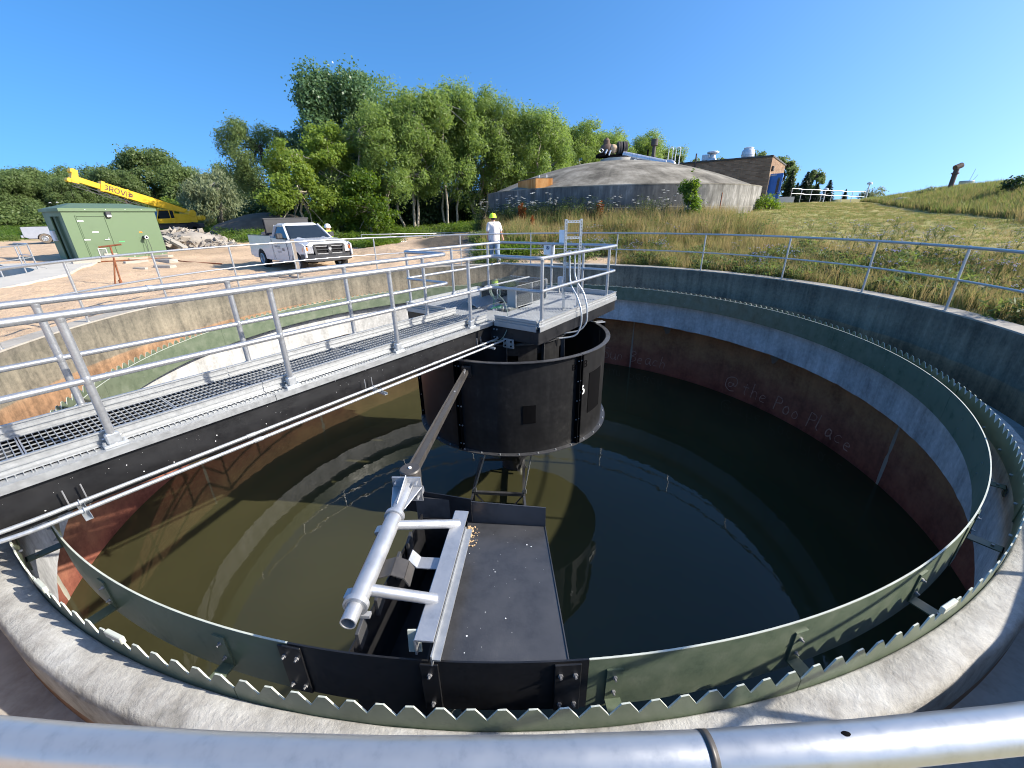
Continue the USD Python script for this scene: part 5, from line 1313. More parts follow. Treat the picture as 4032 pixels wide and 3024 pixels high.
obj('boom_head', cat([hull([bp(Lb - .35, -.45, y) for y in (-.3, .3)] + [bp(Lb + .25, -.5, y) for y in (-.3, .3)] + [bp(Lb + .2, .75, y) for y in (-.3, .3)] + [bp(Lb - .2, .8, y) for y in (-.3, .3)]), rod(bp(Lb + .15, .6, -.34), bp(Lb + .15, .6, .34), .22, n=14), rod(bp(Lb + .35, -.35, -.3), bp(Lb + .35, -.35, .3), .2, n=14)]), 'yellow_paint', cr, 30)
obj('hoist_rope', cat([rod(bp(Lb + .1, .82), bp(.4, .55), .02, n=5), rod(bp(Lb + .45, -.4), bp(Lb + .45, -.4) - V([0, 0, 2.9]), .02, n=5)]), 'matt_black', cr, False)
obj('jib', cat([bar(bp(Lb + .2, -.55, .35), bp(4.5, -.75, .35), .06, .06), bar(bp(Lb + .2, -.85, .35), bp(4.5, -1.0, .35), .06, .06)] + [bar(bp(Lb - k * .8, -.55, .35), bp(Lb - .4 - k * .8, -.88, .35), .04, .04) for k in range(9)]), 'dark_plastic', cr, False)
obj('hook_ball', blob(bp(Lb + .45, -.4) - V([0, 0, 3.0]), .22, 3, .05, 2), 'yellow_paint', cr, True)
# lettering on both faces of the boom
gm_ = text('GROVE', .50, .01)
for sy in (1, -1):
    xd = -bdv if sy > 0 else bdv
    Rm = np.c_[xd, bup, np.cross(xd, bup)]
    st = bp(Lb - 2.05, -.24, .283) if sy > 0 else bp(Lb - 5.0, -.22, -.283)
    obj('lettering', xf(gm_, R=Rm, t=st), 'lettering_brown', cr, False)
    ctr = bp(Lb - 4.45, .0, .285) if sy > 0 else bp(Lb - 2.4, .0, -.285)
    obj('emblem', xf(extr(Point(0, 0).buffer(.2, 16).difference(unary_union([sbox(-.25, -.03, .25, .03)])), .01), R=Rm, t=ctr), 'lettering_brown', cr, False)
# upper works
obj('cab', cat([hull([(-.3, y, z) for y in (.55, 1.45) for z in (1.15, 1.25)] + [(1.35, y, 1.15) for y in (.55, 1.45)] + [(1.5, y, 1.6) for y in (.55, 1.45)] + [(-.4, y, 1.7) for y in (.55, 1.45)]), rbox(-.45, 1.15, .55, 1.45, 2.5, 2.6, .03), bar((1.45, 1.42, 1.6), (1.1, 1.42, 2.52), .07, .07), bar((1.45, .58, 1.6), (1.1, .58, 2.52), .07, .07), bar((.05, 1.42, 1.65), (.05, 1.42, 2.52), .07, .07), bar((-.4, 1.42, 1.65), (-.4, 1.42, 2.52), .1, .07), bar((-.4, .58, 1.65), (-.4, .58, 2.52), .1, .07)]), 'yellow_paint', cr, False)
obj('cab_glass', cat([bx(-.36, 1.2, 1.40, 1.415, 1.66, 2.5), bx(-.36, 1.2, .58, .6, 1.66, 2.5), hull([(1.42, y, 1.62) for y in (.62, 1.4)] + [(1.08, y, 2.5) for y in (.62, 1.4)] + [(1.40, y, 1.62) for y in (.62, 1.4)])]), 'car_glass', cr, False)
obj('turntable', cat([hull([(-2.9, y, z) for y in (-1.0, 1.25) for z in (1.2, 2.0)] + [(-.45, y, z) for y in (-1.0, 1.25) for z in (1.12, 2.2)])]), 'yellow_paint', cr, False)
obj('winch', cat([rod((-2.55, -.7, 2.2), (-2.55, 1.3, 2.2), .40, n=20)]), 'yellow_paint', cr, 30)
obj('counterweight', rbox(-3.9, -2.9, -1.1, 1.15, 1.35, 1.95, .12), 'yellow_paint', cr, False)
obj('counterweight_ends', cat([rod((-3.7, -1.2, 1.7), (-3.7, 1.22, 1.7), .25, n=12)]), 'yellow_paint', cr, 30)
obj('carrier', cat([rbox(-3.6, 4.2, -1.15, 1.15, .55, 1.1, .06)]), 'dark_plastic', cr, False)
for x in (-2.2, 2.6):
    for y in (-1.2, 1.2):
        obj('wheel', xf(lathe([(.25, -.28), (.66, -.3), (.72, -.2), (.72, .2), (.66, .3), (.25, .28)], 20), rx=PI / 2, t=(x, y, .5)), 'tyre', cr, 30)

# ------------------------------------------------------------------ rubble, mound, slabs, odds and ends on the sand
rg = np.random.default_rng(17)
rub = thing('rubble_heap', 'heap of broken concrete slabs and stones between the shed and the white pickup', 'rubble', kind=None)
n = 0
big, small = [], []
for k in range(620):
    az = -39.6 + 7.0 * rg.random(); dd = 33.5 + 5.0 * rg.random()
    h = 1.15 * max(0, 1 - abs((az + 37.3) / 4.2) ** 1.6) * max(0, 1 - abs((dd - 35.8) / 2.8) ** 2)
    x, y = cp(az, dd)
    z = float(ground_z(x, y)) + h * (.75 + .3 * rg.random()) - .05
    s = .10 + .34 * rg.random() ** 2.2
    pts = (rg.random((9, 3)) - .5) * V([2.2, 1.5, .75]) * s
    R = trimesh.transformations.euler_matrix(*(rg.normal(0, .45, 2)), rg.random() * 6.3)[:3, :3]
    m = xf(hull(pts), R=R, t=(x, y, z))
    if s > .22 and n < 120:
        obj('chunk', m, 'rubble', rub, False); n += 1
    else: small.append(m)
obj('small_rubble', cat(small), 'rubble', rub, False, kind='stuff')
hx, hy = cp(-36.8, 36.0)
core = blob((hx, hy, .05), 1.0, 9, .25, 3, (2.6, 2.2, .95))
obj('core', core, 'rubble', rub, True)
bx_, by_ = cp(-38.1, 33.4)
obj('beam_piece', bar((bx_ - .8, by_ + .5, .75), (bx_ + .9, by_ - .3, .12), .3, .16), 'slab', rub, False)
# dark earth mound
mx, my = cp(-28.9, 46)
md = blob((mx, my, -.25), 1.0, 21, .16, 4, (5.6, 4.0, 2.55), 1.2)
mo = obj('earth_mound', md, 'dark_soil', None, True, 'dark mound of loose earth behind the white pickup', 'mound')
mx, my = cp(-46.4, 95)
obj('sand_mound', blob((mx, my, .6), 1.0, 31, .2, 3, (4.5, 4, 1.7), 1.2), 'slab', None, True, 'distant low sand mound left of the green shed', 'mound')
# slabs
def gz(x, y): return float(ground_z(V([x]), V([y]))[0] + ground_rel(V([x]), V([y]))[0])
for k, (x, y, w, d, h, rz, lab) in enumerate((( -21.0, 14.5, .55, .40, .22, .9, 'grey concrete block standing at the foot of the green shed'), (-17.0, 13.0, 1.25, .42, .13, -.35, 'long broken concrete slab right of the shed corner'), (-15.4, 10.9, .95, .36, .10, -.15, 'flat pale slab lying on open sand, nearest the handrail'),
                                         (-15.9, 10.2, .62, .18, .07, -.1, 'narrow thin slab lying alone on the sand'), (-18.0, 12.5, .95, .30, .10, .95, 'pale slab under the middle of the shed face'), (-18.9, 15.2, .9, .5, .12, .2, 'slab lying beyond the right corner of the shed'), (-20.3, 12.4, 1.1, .28, .08, 1.0, 'thin slab under the door of the green shed'), (-19.1, 13.9, .8, .22, .08, 1.0, 'short slab under the outlet pipe of the shed'))):
    p = rg.random((14, 3)); 
    base = [(sx * w / 2 * (.85 + .15 * rg.random()), sy * d / 2 * (.8 + .2 * rg.random()), z) for sx in (-1, 1) for sy in (-1, 1) for z in (-.05, h * (.8 + .2 * rg.random()))]
    base += [(0 + .3 * w * (rg.random() - .5), sy * d / 2, h * .9) for sy in (-1, 1)]
    o = obj('concrete_slab', xf(hull(base), rz=rz, t=(x, y, gz(x, y))), 'slab', None, False, lab, 'slab')
hs = thing('ground_hose', 'brown hose lying along the foot of the green shed', 'hose')
obj('hose', tube(fillet([(-20.6, 12.6, gz(-20.6, 12.6) + .03), (-19.6, 13.0, gz(-19.6, 13) + .03), (-19.0, 13.5, gz(-19, 13.5) + .03), (-18.3, 14.3, gz(-18.3, 14.3) + .03), (-17.6, 14.0, gz(-17.6, 14) + .03), (-16.2, 13.0, gz(-16.2, 13.) + .02), (-14.2, 12.9, gz(-14.2, 12.9) + .02)], .8, 6), .03, 8), 'rust', hs, True)
# valve key: a tee-handled iron rod with a second rod leaning on it
kx, ky = -12.7, 5.65
kz = gz(kx, ky)
vk = thing('valve_key', 'rusty iron tee-handled valve key standing upright in the sand', 'tool', (kx, ky, kz))
obj('shaft', rod((.0, 0, -.1), (.10, .0, 1.17), .024, n=8), 'rust', vk, 30)
obj('handle', rod((-.16, -.12, 1.14), (.36, .12, 1.20), .026, n=8), 'rust', vk, 30)
obj('socket', rod((0, 0, 0), (.0, 0, .12), .045, n=8), 'rust', vk, 30)
v2 = thing('iron_rod', 'rusty iron rod leaning against the tee-handled valve key', 'rod', (kx, ky, kz))
obj('rod', rod((-.14, -.1, -.1), (.07, .0, .78), .022, n=8), 'rust', v2, 30)
# wooden stake with boards in front of the pickup
wx, wy = -6.95, 5.85
wz = gz(wx, wy)
st = thing('wooden_post', 'grey weathered timber post standing in front of the white pickup', 'post', (wx, wy, wz))
obj('post', xf(rbox(-.055, .055, -.05, .05, -.1, 1.20, .008), rz=.5), 'wood_grey', st, False)
obj('bracket', xf(bx(-.058, .058, -.053, .053, .52, .60), rz=.5), 'galvanised', st, False)
lg = thing('log_stub', 'short round wooden block lying beside the timber post', 'log', (wx - .36, wy + .28, gz(wx - .3, wy + .2) + .08), .4)
obj('block', xf(lathe([(0, -.11), (.11, -.11), (.12, -.09), (.12, .09), (.11, .11), (0, .11)], 18)), 'wood_grey', lg, 30)
bd_ = thing('timber_board', 'two grey boards lying on the sand at the foot of the timber post', 'board', (wx, wy, wz))
for a, b in (((-.95, .12, .03), (.15, .02, .035)), ((.2, .05, .03), (1.1, .35, .03)), ((-1.6, -.25, .02), (-.7, .0, .03))):
    obj('plank', bar(a, b, .16, .035), 'wood_grey', bd_, False)
# far railing beyond the sand berm
fr = thing('far_railing', 'thin pipe railing beyond the sandy berm in front of the trees', 'railing')
fp = [cp(-19, 31), cp(-15.5, 31.5), cp(-13.68, 32), cp(-11.0, 33), cp(-8.6, 34), cp(-7.5, 34.6), cp(-4.5, 36)]
zt = lambda i: CAM[2] - (32 + i) * math.tan(math.radians(1.86))
obj('top_rail', tube([(x, y, zt(i)) for i, (x, y) in enumerate(fp)], .028, 8), 'rail_metal', fr, True)
obj('mid_rail', tube([(x, y, zt(i) - .5) for i, (x, y) in enumerate(fp)], .024, 8), 'rail_metal', fr, True)
for i, (x, y) in enumerate(fp):
    obj('post', rod((x, y, zt(i)), (x, y, min(zt(i) - 1.1, gz(x, y) - .1)), .026, n=8), 'rail_metal', fr, 30)

# ------------------------------------------------------------------ digester
DC, DR = V([7.50, 23.75]), 9.0
dg = thing('digester_tank', 'low round concrete tank with a shallow dome roof on the grassy rise', 'tank', (DC[0], DC[1], 0))
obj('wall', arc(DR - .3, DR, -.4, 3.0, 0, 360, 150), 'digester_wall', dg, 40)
obj('wall_rib', cat([xf(bx(-.05, .02, -.02, .02, 0.4, 2.6), rz=a, t=(DR * math.cos(a), DR * math.sin(a), 0)) for a in (math.radians(-66),)]), 'rust', dg, False)
obj('construction_joint', arc(DR - .01, DR + .006, 1.93, 1.95, 0, 360, 150), 'coping_top', dg, 40)
prof = [(DR + .01, 2.98), (DR + .01, 3.03), (DR - .35, 3.06)] + [(DR * .93 * math.cos(q) if False else r, 3.06 + 1.93 * (1 - (r / (DR - .35)) ** 1.85)) for r, q in zip(np.linspace(DR - .45, 1.0, 22), range(22))] + [(.01, 5.0)]
obj('dome', lathe(prof, 120), 'digester_dome', dg, 40)
obj('collar', arc(1.15 - .15, 1.18, 4.85, 5.12, 0, 360, 48), 'path_concrete', dg, 40)
obj('collar_plate', lathe([(1.1, 5.12), (.95, 5.22), (0, 5.22)], 32), 'matt_black', dg, False)
# machinery on top
mc = thing('mixer_machine', 'rusty brown mixer gearbox with pipes on top of the concrete dome', 'machine', (DC[0] - .45, DC[1] - .2, 5.22), 0, None, None, 1.15)
obj('gearbox', blob((-.35, 0, .42), .36, 5, .18, 2, (1, .9, .85)), 'brown_machine', mc, 30)
obj('motor', xf(lathe([(0, 0), (.16, 0), (.18, .1), (.18, .42), (.1, .5), (.06, .55), (0, .55)], 16), t=(-.38, 0, .45)), 'brown_machine', mc, 30)
obj('pump_body', blob((.02, -.1, .40), .26, 8, .25, 2), 'tan_trim', mc, 30)
obj('flange', cat([xf(lathe([(0, -.05), (.36, -.05), (.36, .05), (0, .05)], 20), ry=PI / 2, t=(x, 0, .45)) for x in (.32, .45, .62, .75)]), 'vent_dark', mc, 30)
obj('base_frame', cat([bx(-.9, -.5, -.5, .5, 0, .16), bx(-.6, .8, -.35, .35, 0, .12)]), 'matt_black', mc, False)
obj('valve', cat([rod((-.55, -.4, .05), (-.4, -.35, .35), .05), rod((-.3, -.42, .05), (-.2, -.38, .3), .05), tube([(-.75 + .1 * math.cos(q), -.4, .3 + .1 * math.sin(q)) for q in np.linspace(0, 6.2, 12)], .015, 6)]), 'insulation', mc, 30)
def ce(az, el, d):
    x, y = cp(az, d); return V([x - DC[0], y - DC[1], CAM[2] + d * math.tan(math.radians(el))])
ip = thing('insulated_pipe', 'fat silver lagged pipe running down the right side of the concrete dome', 'pipe', (DC[0], DC[1], 0))
pa_, pb_ = ce(13.9, 6.55, 32.0), ce(18.9, 5.42, 31.6)
pd_ = (pb_ - pa_) / np.linalg.norm(pb_ - pa_)
obj('pipe', rod(pa_, pb_, .20, n=20), 'insulation', ip, 30)
for t in (.05, .22, .33, .62, .97):
    q = pa_ + (pb_ - pa_) * t
    obj('band', rod(q, q + pd_ * .05, .207, n=20), 'galvanised', ip, 30)
h1 = ce(16.75, 5.6, 32.0); h2 = ce(18.7, 5.2, 32.0)
obj('hanger', bx(h1[0] - .03, h1[0] + .03, h1[1] - .1, h1[1] + .1, h1[2] - .55, h1[2] + .75), 'matt_black', ip, False)
obj('hanger', bx(h2[0] - .05, h2[0] + .05, h2[1] - .1, h2[1] + .1, h2[2] - .35, h2[2] + .42), 'matt_black', ip, False)
i2 = thing('insulated_pipe', 'silver lagged pipe with a right-angle bend behind the right side of the dome', 'pipe', (DC[0], DC[1], 0))
e1, e2, e3 = ce(17.6, 5.55, 33.6), ce(19.85, 5.52, 33.2), ce(19.85, 4.2, 33.2)
obj('pipe', tube(fillet([e1, e2, e3], .35, 7), .15, 14), 'insulation', i2, True)
i3 = thing('insulated_pipe', 'thin pale pipe lying low on the dome under the fat silver pipe', 'pipe', (DC[0], DC[1], 0))
obj('pipe', tube([ce(15.2, 5.86, 31.6), ce(17.7, 5.30, 31.2)], .085, 12), 'white_paint', i3, True)
xs_, ys_ = cp(17.4, 34.5)
vs_ = thing('vent_stack', 'dark steel vent stack with a wide cylindrical head behind the dome', 'stack', (xs_, ys_, 4.4))
obj('pipe', lathe([(.0, 0), (.17, 0), (.17, .95), (.13, 1.1), (.12, 1.75), (0, 1.75)], 14), 'vent_dark', vs_, 30)
obj('head', lathe([(.12, 1.62), (.235, 1.68), (.24, 2.05), (.22, 2.07), (0, 2.07)], 16), 'vent_dark', vs_, 30)
for k, (az, lab) in enumerate(((19.3, 'bent pipe ladder loop behind the dome, the left of two'), (20.1, 'bent pipe ladder loop behind the dome, the right of two'))):
    x, y = cp(az, 36)
    lp = thing('ladder_loop', lab, 'ladder', (x, y, 4.4), math.radians(-20))
    obj('loop', tube(fillet([(-.17, 0, 0), (-.13, 0, 1.66), (.16, 0, 1.66), (.14, 0, 0)], .12), .03, 8), 'white_paint', lp, True)
rb = thing('rusty_hatch', 'rust-streaked metal box sitting on the left rim of the concrete tank', 'hatch')
# corner box: lit face and shaded face
hb = V(cp(3.35, 25.0)); 
hl, hr_ = V(cp(1.15, 27.2)), V(cp(5.45, 25.2))
q4 = hl + (hr_ - hb)
for a, b, nm in ((hl, hb, 'side_panel'), (hb, hr_, 'front_panel'), (hr_, q4, 'back_panel'), (q4, hl, 'back_panel')):
    obj(nm, wall(a, b, 2.95, 3.52, .04), 'rusty_panel', rb, False)
obj('lid', hull([(p[0], p[1], z) for p in (hl, hb, hr_, q4) for z in (3.525, 3.56)]), 'vent_dark', rb, False)
obj('lid_pin', cat([rod((hb[0] + .2, hb[1] + .3, 3.56), (hb[0] + .2, hb[1] + .3, 3.7), .03, n=6), rod((hr_[0] - .3, hr_[1] + .2, 3.56), (hr_[0] - .3, hr_[1] + .2, 3.72), .03, n=6)]), 'bright_metal', rb, False)

# ------------------------------------------------------------------ brick building
R0, L0 = V(cp(29.85, 43.0)), V(cp(17.0, 45.5))
ba = math.atan2(*(R0 - L0)[::-1]); bl_ = np.linalg.norm(R0 - L0)
bz = 2.0
bb = thing('brick_building', 'flat-roofed brown brick building behind the dome with a blue door at its right end', 'building', (L0[0], L0[1], bz), ba)
bh = 3.72
obj('wall', cat([bx(0, bl_, 0, .3, 0, bh), bx(bl_ - .3, bl_, .301, .5, 0, bh), bx(bl_ - .3, bl_, 1.75, 9, 0, bh), bx(bl_ - .3, bl_, .5, 1.75, 2.3, bh), bx(0, .3, .301, 9, 0, bh), bx(.3, bl_ - .3, 8.7, 9, 0, bh)]), 'brick', bb, False)
obj('soldier_course', cat([bx(x, x + .19, -.012, -.0005, 2.35, bh - .03) for x in np.arange(.0, bl_ - .1, .2)]), 'brick', bb, False, kind='stuff')
rf = obj('roof', cat([rbox(-.06, bl_ + .06, -.07, 9.07, bh + .002, bh + .14, .02)]), 'roof_edge', bb, False)
obj('corner_trim', cat([bx(bl_ + .001, bl_ + .02, .02, .14, 0, 2.6), bx(bl_ + .001, bl_ + .02, .22, .34, 0, 2.6)]), 'tan_trim', bb, False)
dr2 = obj('door', xf(rbox(0, .98, -.03, .03, .02, 2.5, .01), rz=.55 - PI / 2 + .75, t=(bl_ + .06, .30, .0)), 'blue_door', bb, False)
obj('door_window', xf(bx(.62, .82, -.034, .034, .95, 2.2), rz=.55 - PI / 2 + .75, t=(bl_ + .06, .30, 0)), 'car_glass', dr2, False)
obj('door_handle', xf(cat([rod((.80, -.10, 1.05), (.93, -.10, 1.05), .02, n=6), rod((.85, -.03, 1.05), (.85, -.1, 1.05), .02, n=6)]), rz=.55 - PI / 2 + .75, t=(bl_ + .06, .30, 0)), 'bright_metal', dr2, False)
obj('door_closer', xf(bx(.1, .5, -.06, -.031, 2.36, 2.42), rz=.55 - PI / 2 + .75, t=(bl_ + .06, .30, 0)), 'bright_metal', dr2, False)
obj('end_vent', rbox(bl_ + .002, bl_ + .16, .5, .9, 2.75, 3.1, .02), 'roof_edge', bb, False)
_d = R0 - L0; _r = V([math.sin(math.radians(22.48)), math.cos(math.radians(22.48))])
_s = np.linalg.solve(np.c_[_d, -_r], CAM[:2] - L0)
lx, lz = _s[0] * bl_, CAM[2] + _s[1] * math.tan(math.radians(4.56)) - bz
wl = obj('wall_lamp', rbox(lx - .25, lx + .25, -.16, -.002, lz - .15, lz + .15, .05), 'lamp_yellow', bb, 30)
obj('downpipe', cat([rod((.35 + 3.9, -.08, 2.2), (.35 + 3.9, -.08, bh + .75), .06, n=10)]), 'vent_dark', bb, 30)
def roofvent(name, label, x, y, mushroom):
    t = thing(name, label, 'roof vent', (L0[0] + math.cos(ba) * x - math.sin(ba) * y, L0[1] + math.sin(ba) * x + math.cos(ba) * y, bz + bh + .14), ba)
    if mushroom:
        obj('curb', cat([hull([(sx * .42, sy * .42, 0) for sx in (-1, 1) for sy in (-1, 1)] + [(sx * .26, sy * .26, .3) for sx in (-1, 1) for sy in (-1, 1)])]), 'vent_grey', t, False)
        obj('throat', lathe([(.25, .28), (.27, .35), (.27, .42), (.24, .48), (.24, .55), (.3, .65)], 20), 'vent_grey', t, 30)
        obj('hood', lathe([(.28, .66), (.48, .68), (.50, .76), (.48, .82), (.3, .86), (0, .87)], 24), 'vent_grey', t, 30)
        obj('side_box', rbox(-.85, -.3, -.25, .25, .15, .62, .02), 'vent_grey', t, False)
    else:
        obj('base', lathe([(.40, 0), (.42, .05), (.48, .12), (.50, .22), (.50, .3)], 24), 'vent_grey', t, 30)
        obj('band', lathe([(.50, .3), (.53, .31), (.53, .36), (.50, .37)], 24), 'vent_grey', t, 30)
        obj('hood', lathe([(.50, .37), (.50, .58), (.44, .70), (.38, .74), (.38, .86), (.30, .90), (0, .91)], 24), 'vent_grey', t, 30)
        obj('cable', tube(fillet([(.5, 0, .4), (.65, 0, .35), (.7, 0, .0)], .1), .02, 6), 'vent_dark', t, True)
roofvent('roof_vent', 'mushroom-shaped grey roof vent with a side box on the brick building', bl_ * .51, 1.6, True)
roofvent('roof_vent', 'barrel-shaped grey roof vent on the brick building near its right end', bl_ * .79, 1.6, False)
lw = thing('low_wall', 'short grey concrete wall right of the blue door', 'wall')
a, b = V(cp(31.2, 44)), V(cp(32.6, 44.5))
obj('wall', wall(a, b, 1.6, 2.75, .3), 'path_concrete', lw, False)
# far railing on the right
r3 = thing('hillside_railing', 'pale pipe railing far off at the end of the mown lawn', 'railing')
fp = [V(cp(q, 54 + k)) for k, q in enumerate((32.3, 33.2, 34.1, 35.0, 35.9, 36.8, 37.6, 38.6))]
for z in (1.0, .55):
    obj('top_rail' if z > .6 else 'mid_rail', tube([(p[0], p[1], 2.75 + z - .05 * k) for k, p in enumerate(fp)], .028, 8), 'rail_metal', r3, True)
for k, p in enumerate(fp):
    obj('post', rod((p[0], p[1], 1.6), (p[0], p[1], 3.75 - .05 * k), .03, n=8), 'rail_metal', r3, 30)
def lamp(az, d, eltop, elb, lab):
    x, y = cp(az, d); z1 = CAM[2] + d * math.tan(math.radians(eltop)); z0 = gz(x, y) - .3
    t = thing('lamp_post', lab, 'lamp post', (x, y, z0))
    obj('pole', rod((0, 0, 0), (0, 0, z1 - z0), .07, .05, n=10), 'galvanised', t, 30)
    obj('lamp_head', lathe([(.05, z1 - z0), (.24, z1 - z0 + .02), (.24, z1 - z0 + .18), (.1, z1 - z0 + .26), (0, z1 - z0 + .26)], 12), 'vent_grey', t, 30)
lamp(38.75, 62, 2.3, .5, 'thin lamp post beyond the end of the far pale railing')
lamp(35.3, 58, 1.9, .5, 'short lamp post behind the far pale railing in front of the spruces')
ch = thing('rusty_vent_pipe', 'tall dark rusty pipe with a tee head rising behind the grassy bank', 'pipe', (*cp(44.57, 42), 1.8))
zc = CAM[2] + 42 * math.tan(math.radians(3.66)) - 1.8
obj('pipe', rod((0, 0, 0), (0, 0, zc - .15), .135, n=16), 'brown_machine', ch, 30)
obj('head', cat([rod((-.14, 0, zc - .24), (.24, 0, zc - .08), .17, n=14), rod((0, 0, zc - .60), (0, 0, zc - .52), .20, n=14)]), 'brown_machine', ch, 30)
ft = thing('grey_tank_top', 'pale green-grey tank top with thin masts showing over the grassy bank', 'tank', (*cp(45.5, 60), 1.5))
obj('shell', lathe([(0.01, 2.5), (.50, 2.5), (.53, 2.44), (.42, 1.8), (.42, 0)], 24), 'far_tank', ft, 30)
obj('mast', cat([rod((.2, 0, 2.4), (.40, 0, 3.5), .018, n=5), rod((.45, 0, 2.4), (.8, 0, 3.0), .018, n=5)]), 'far_tank', ft, False)
rk = obj('bank_boulder', blob((*cp(41.6, 38), float(ground_z(*[V([q]) for q in cp(41.6, 38)])[0]) + .1), .42, 6, .3, 2, (1.3, 1, .7)), 'wood_grey', None, True, 'brown boulder on the crest of the grassy bank, left of the rusty pipe', 'boulder')

# ------------------------------------------------------------------ people
def capsule_body(joints, bones, ref=.035, it=8):
    M = None
    for a, b in bones:
        pa, ra = joints[a]; pb, rb_ = joints[b]
        sa = Manifold.sphere(ra, 20).translate(tuple(map(float, pa))); sb_ = Manifold.sphere(rb_, 20).translate(tuple(map(float, pb)))
        h = Manifold.batch_hull([sa, sb_])
        M = h if M is None else M + h
    v, f = arrs(M.refine_to_length(ref))
    m = trimesh.Trimesh(v, f, process=True)
    trimesh.smoothing.filter_taubin(m, iterations=it)
    return V(m.vertices), V(m.faces)

def person(label, loc, rz, hat, shirt, hair=True):
    """stands facing +y, mid stride; origin on the ground"""
    t = thing('person', label, 'person', loc, rz)
    J = {'pel': ((0, 0, .95), .125), 'wai': ((0, .01, 1.10), .125), 'che': ((0, .03, 1.32), .135), 'shl': ((-.17, .03, 1.45), .065), 'shr': ((.17, .03, 1.45), .065), 'nk': ((0, .04, 1.50), .058), 'nk2': ((-.01, .06, 1.575), .055),
         'hd': ((-.02, .075, 1.66), .092), 'hd2': ((-.035, .095, 1.63), .075), 'chin': ((-.06, .13, 1.575), .035), 'nose': ((-.10, .165, 1.635), .014),
         'hpl': ((-.09, 0, .92), .10), 'hpr': ((.09, 0, .92), .10), 'knl': ((-.10, .12, .50), .060), 'knr': ((.10, -.06, .50), .060), 'anl': ((-.10, .10, .10), .042), 'anr': ((.11, -.30, .13), .042),
         'tol': ((-.11, .25, .045), .038), 'tor': ((.12, -.18, .045), .038), 'hel': ((-.10, .05, .05), .042), 'her': ((.11, -.34, .10), .042),
         'ell': ((-.245, -.02, 1.19), .042), 'elr': ((.26, .04, 1.19), .042), 'wrl': ((-.235, .10, .96), .028), 'wrr': ((.33, .12, .97), .028), 'pml': ((-.235, .13, .88), .034), 'pmr': ((.35, .14, .89), .034)}
    B = [('pel', 'wai'), ('wai', 'che'), ('che', 'shl'), ('che', 'shr'), ('shl', 'shr'), ('che', 'nk'), ('nk', 'nk2'), ('nk2', 'hd'), ('hd', 'hd2'), ('hd2', 'chin'), ('hd2', 'nose'), ('pel', 'hpl'), ('pel', 'hpr'), ('hpl', 'hpr'), ('hpl', 'knl'), ('hpr', 'knr'),
         ('knl', 'anl'), ('knr', 'anr'), ('anl', 'hel'), ('hel', 'tol'), ('anr', 'her'), ('her', 'tor'), ('shl', 'ell'), ('shr', 'elr'), ('ell', 'wrl'), ('elr', 'wrr'), ('wrl', 'pml'), ('wrr', 'pmr')]
    for s, w in ((-1, 'l'), (1, 'r')):
        p = V(J['pm' + w][0])
        for k in range(4):
            a = p + V([0, .028 - .019 * k, -.025]); L = (.055, .065, .06, .045)[k]
            J[f'f{w}{k}a'] = (a, .010); J[f'f{w}{k}b'] = (a + V([-s * .008, .004, -L * .55]), .009); J[f'f{w}{k}c'] = (a + V([-s * .022, .006, -L]), .008)
            B += [('pm' + w, f'f{w}{k}a'), (f'f{w}{k}a', f'f{w}{k}b'), (f'f{w}{k}b', f'f{w}{k}c')]
        J[f't{w}a'] = (p + V([-s * .015, .038, .02]), .011); J[f't{w}b'] = (p + V([-s * .025, .06, -.02]), .009)
        B += [('pm' + w, f't{w}a'), (f't{w}a', f't{w}b')]
    obj('body', capsule_body(J, B, .03, 4), 'skin', t, True)
    g = lambda n, r: (J[n][0], r)
    S = {'che': ((0, .03, 1.30), .165), 'wai': ((0, .01, 1.08), .165), 'hem': ((0, .0, .90), .175), 'shl': ((-.17, .03, 1.445), .085), 'shr': ((.17, .03, 1.445), .085), 'nk': ((0, .035, 1.475), .075), 'sll': ((-.225, .0, 1.25), .085), 'slr': ((.238, .03, 1.25), .085),
         'bl': ((-.10, .0, .9), .115), 'br': ((.10, .0, .9), .115), 'cl': ((-.1, .03, 1.3), .125), 'cr': ((.1, .03, 1.3), .125)}
    sh = capsule_body(S, [('che', 'wai'), ('wai', 'hem'), ('shl', 'shr'), ('che', 'shl'), ('che', 'shr'), ('che', 'nk'), ('shl', 'sll'), ('shr', 'slr'), ('cl', 'bl'), ('cr', 'br'), ('cl', 'cr'), ('bl', 'br'), ('shl', 'cl'), ('shr', 'cr')], .04, 6)
    v = sh[0].copy()
    k = (meshkit.fbm(v * V([14, 14, 5]), 3, 4) - .5) * .035
    c = v - V([0, .02, 0]); c[:, 2] = 0; nrm = np.maximum(np.linalg.norm(c, axis=1, keepdims=True), 1e-6)
    v = v + c / nrm * k[:, None]
    v[:, 2] = np.maximum(v[:, 2], .80)
    obj('shirt', (v, sh[1]), shirt, t, True)
    D = {'pel': ((0, 0, .94), .145), 'hpl': ((-.09, 0, .88), .125), 'hpr': ((.09, 0, .88), .125), 'knl': ((-.10, .12, .50), .088), 'knr': ((.10, -.06, .50), .088), 'anl': ((-.10, .09, .13), .078), 'anr': ((.11, -.29, .16), .078)}
    ds_ = capsule_body(D, [('pel', 'hpl'), ('pel', 'hpr'), ('hpl', 'hpr'), ('hpl', 'knl'), ('hpr', 'knr'), ('knl', 'anl'), ('knr', 'anr')], .04, 5)
    v = ds_[0].copy(); v += ((meshkit.fbm(v * 18, 3, 6) - .5) * .02)[:, None] * V([1, 1, 0])
    obj('trousers', (v, ds_[1]), 'denim', t, True)
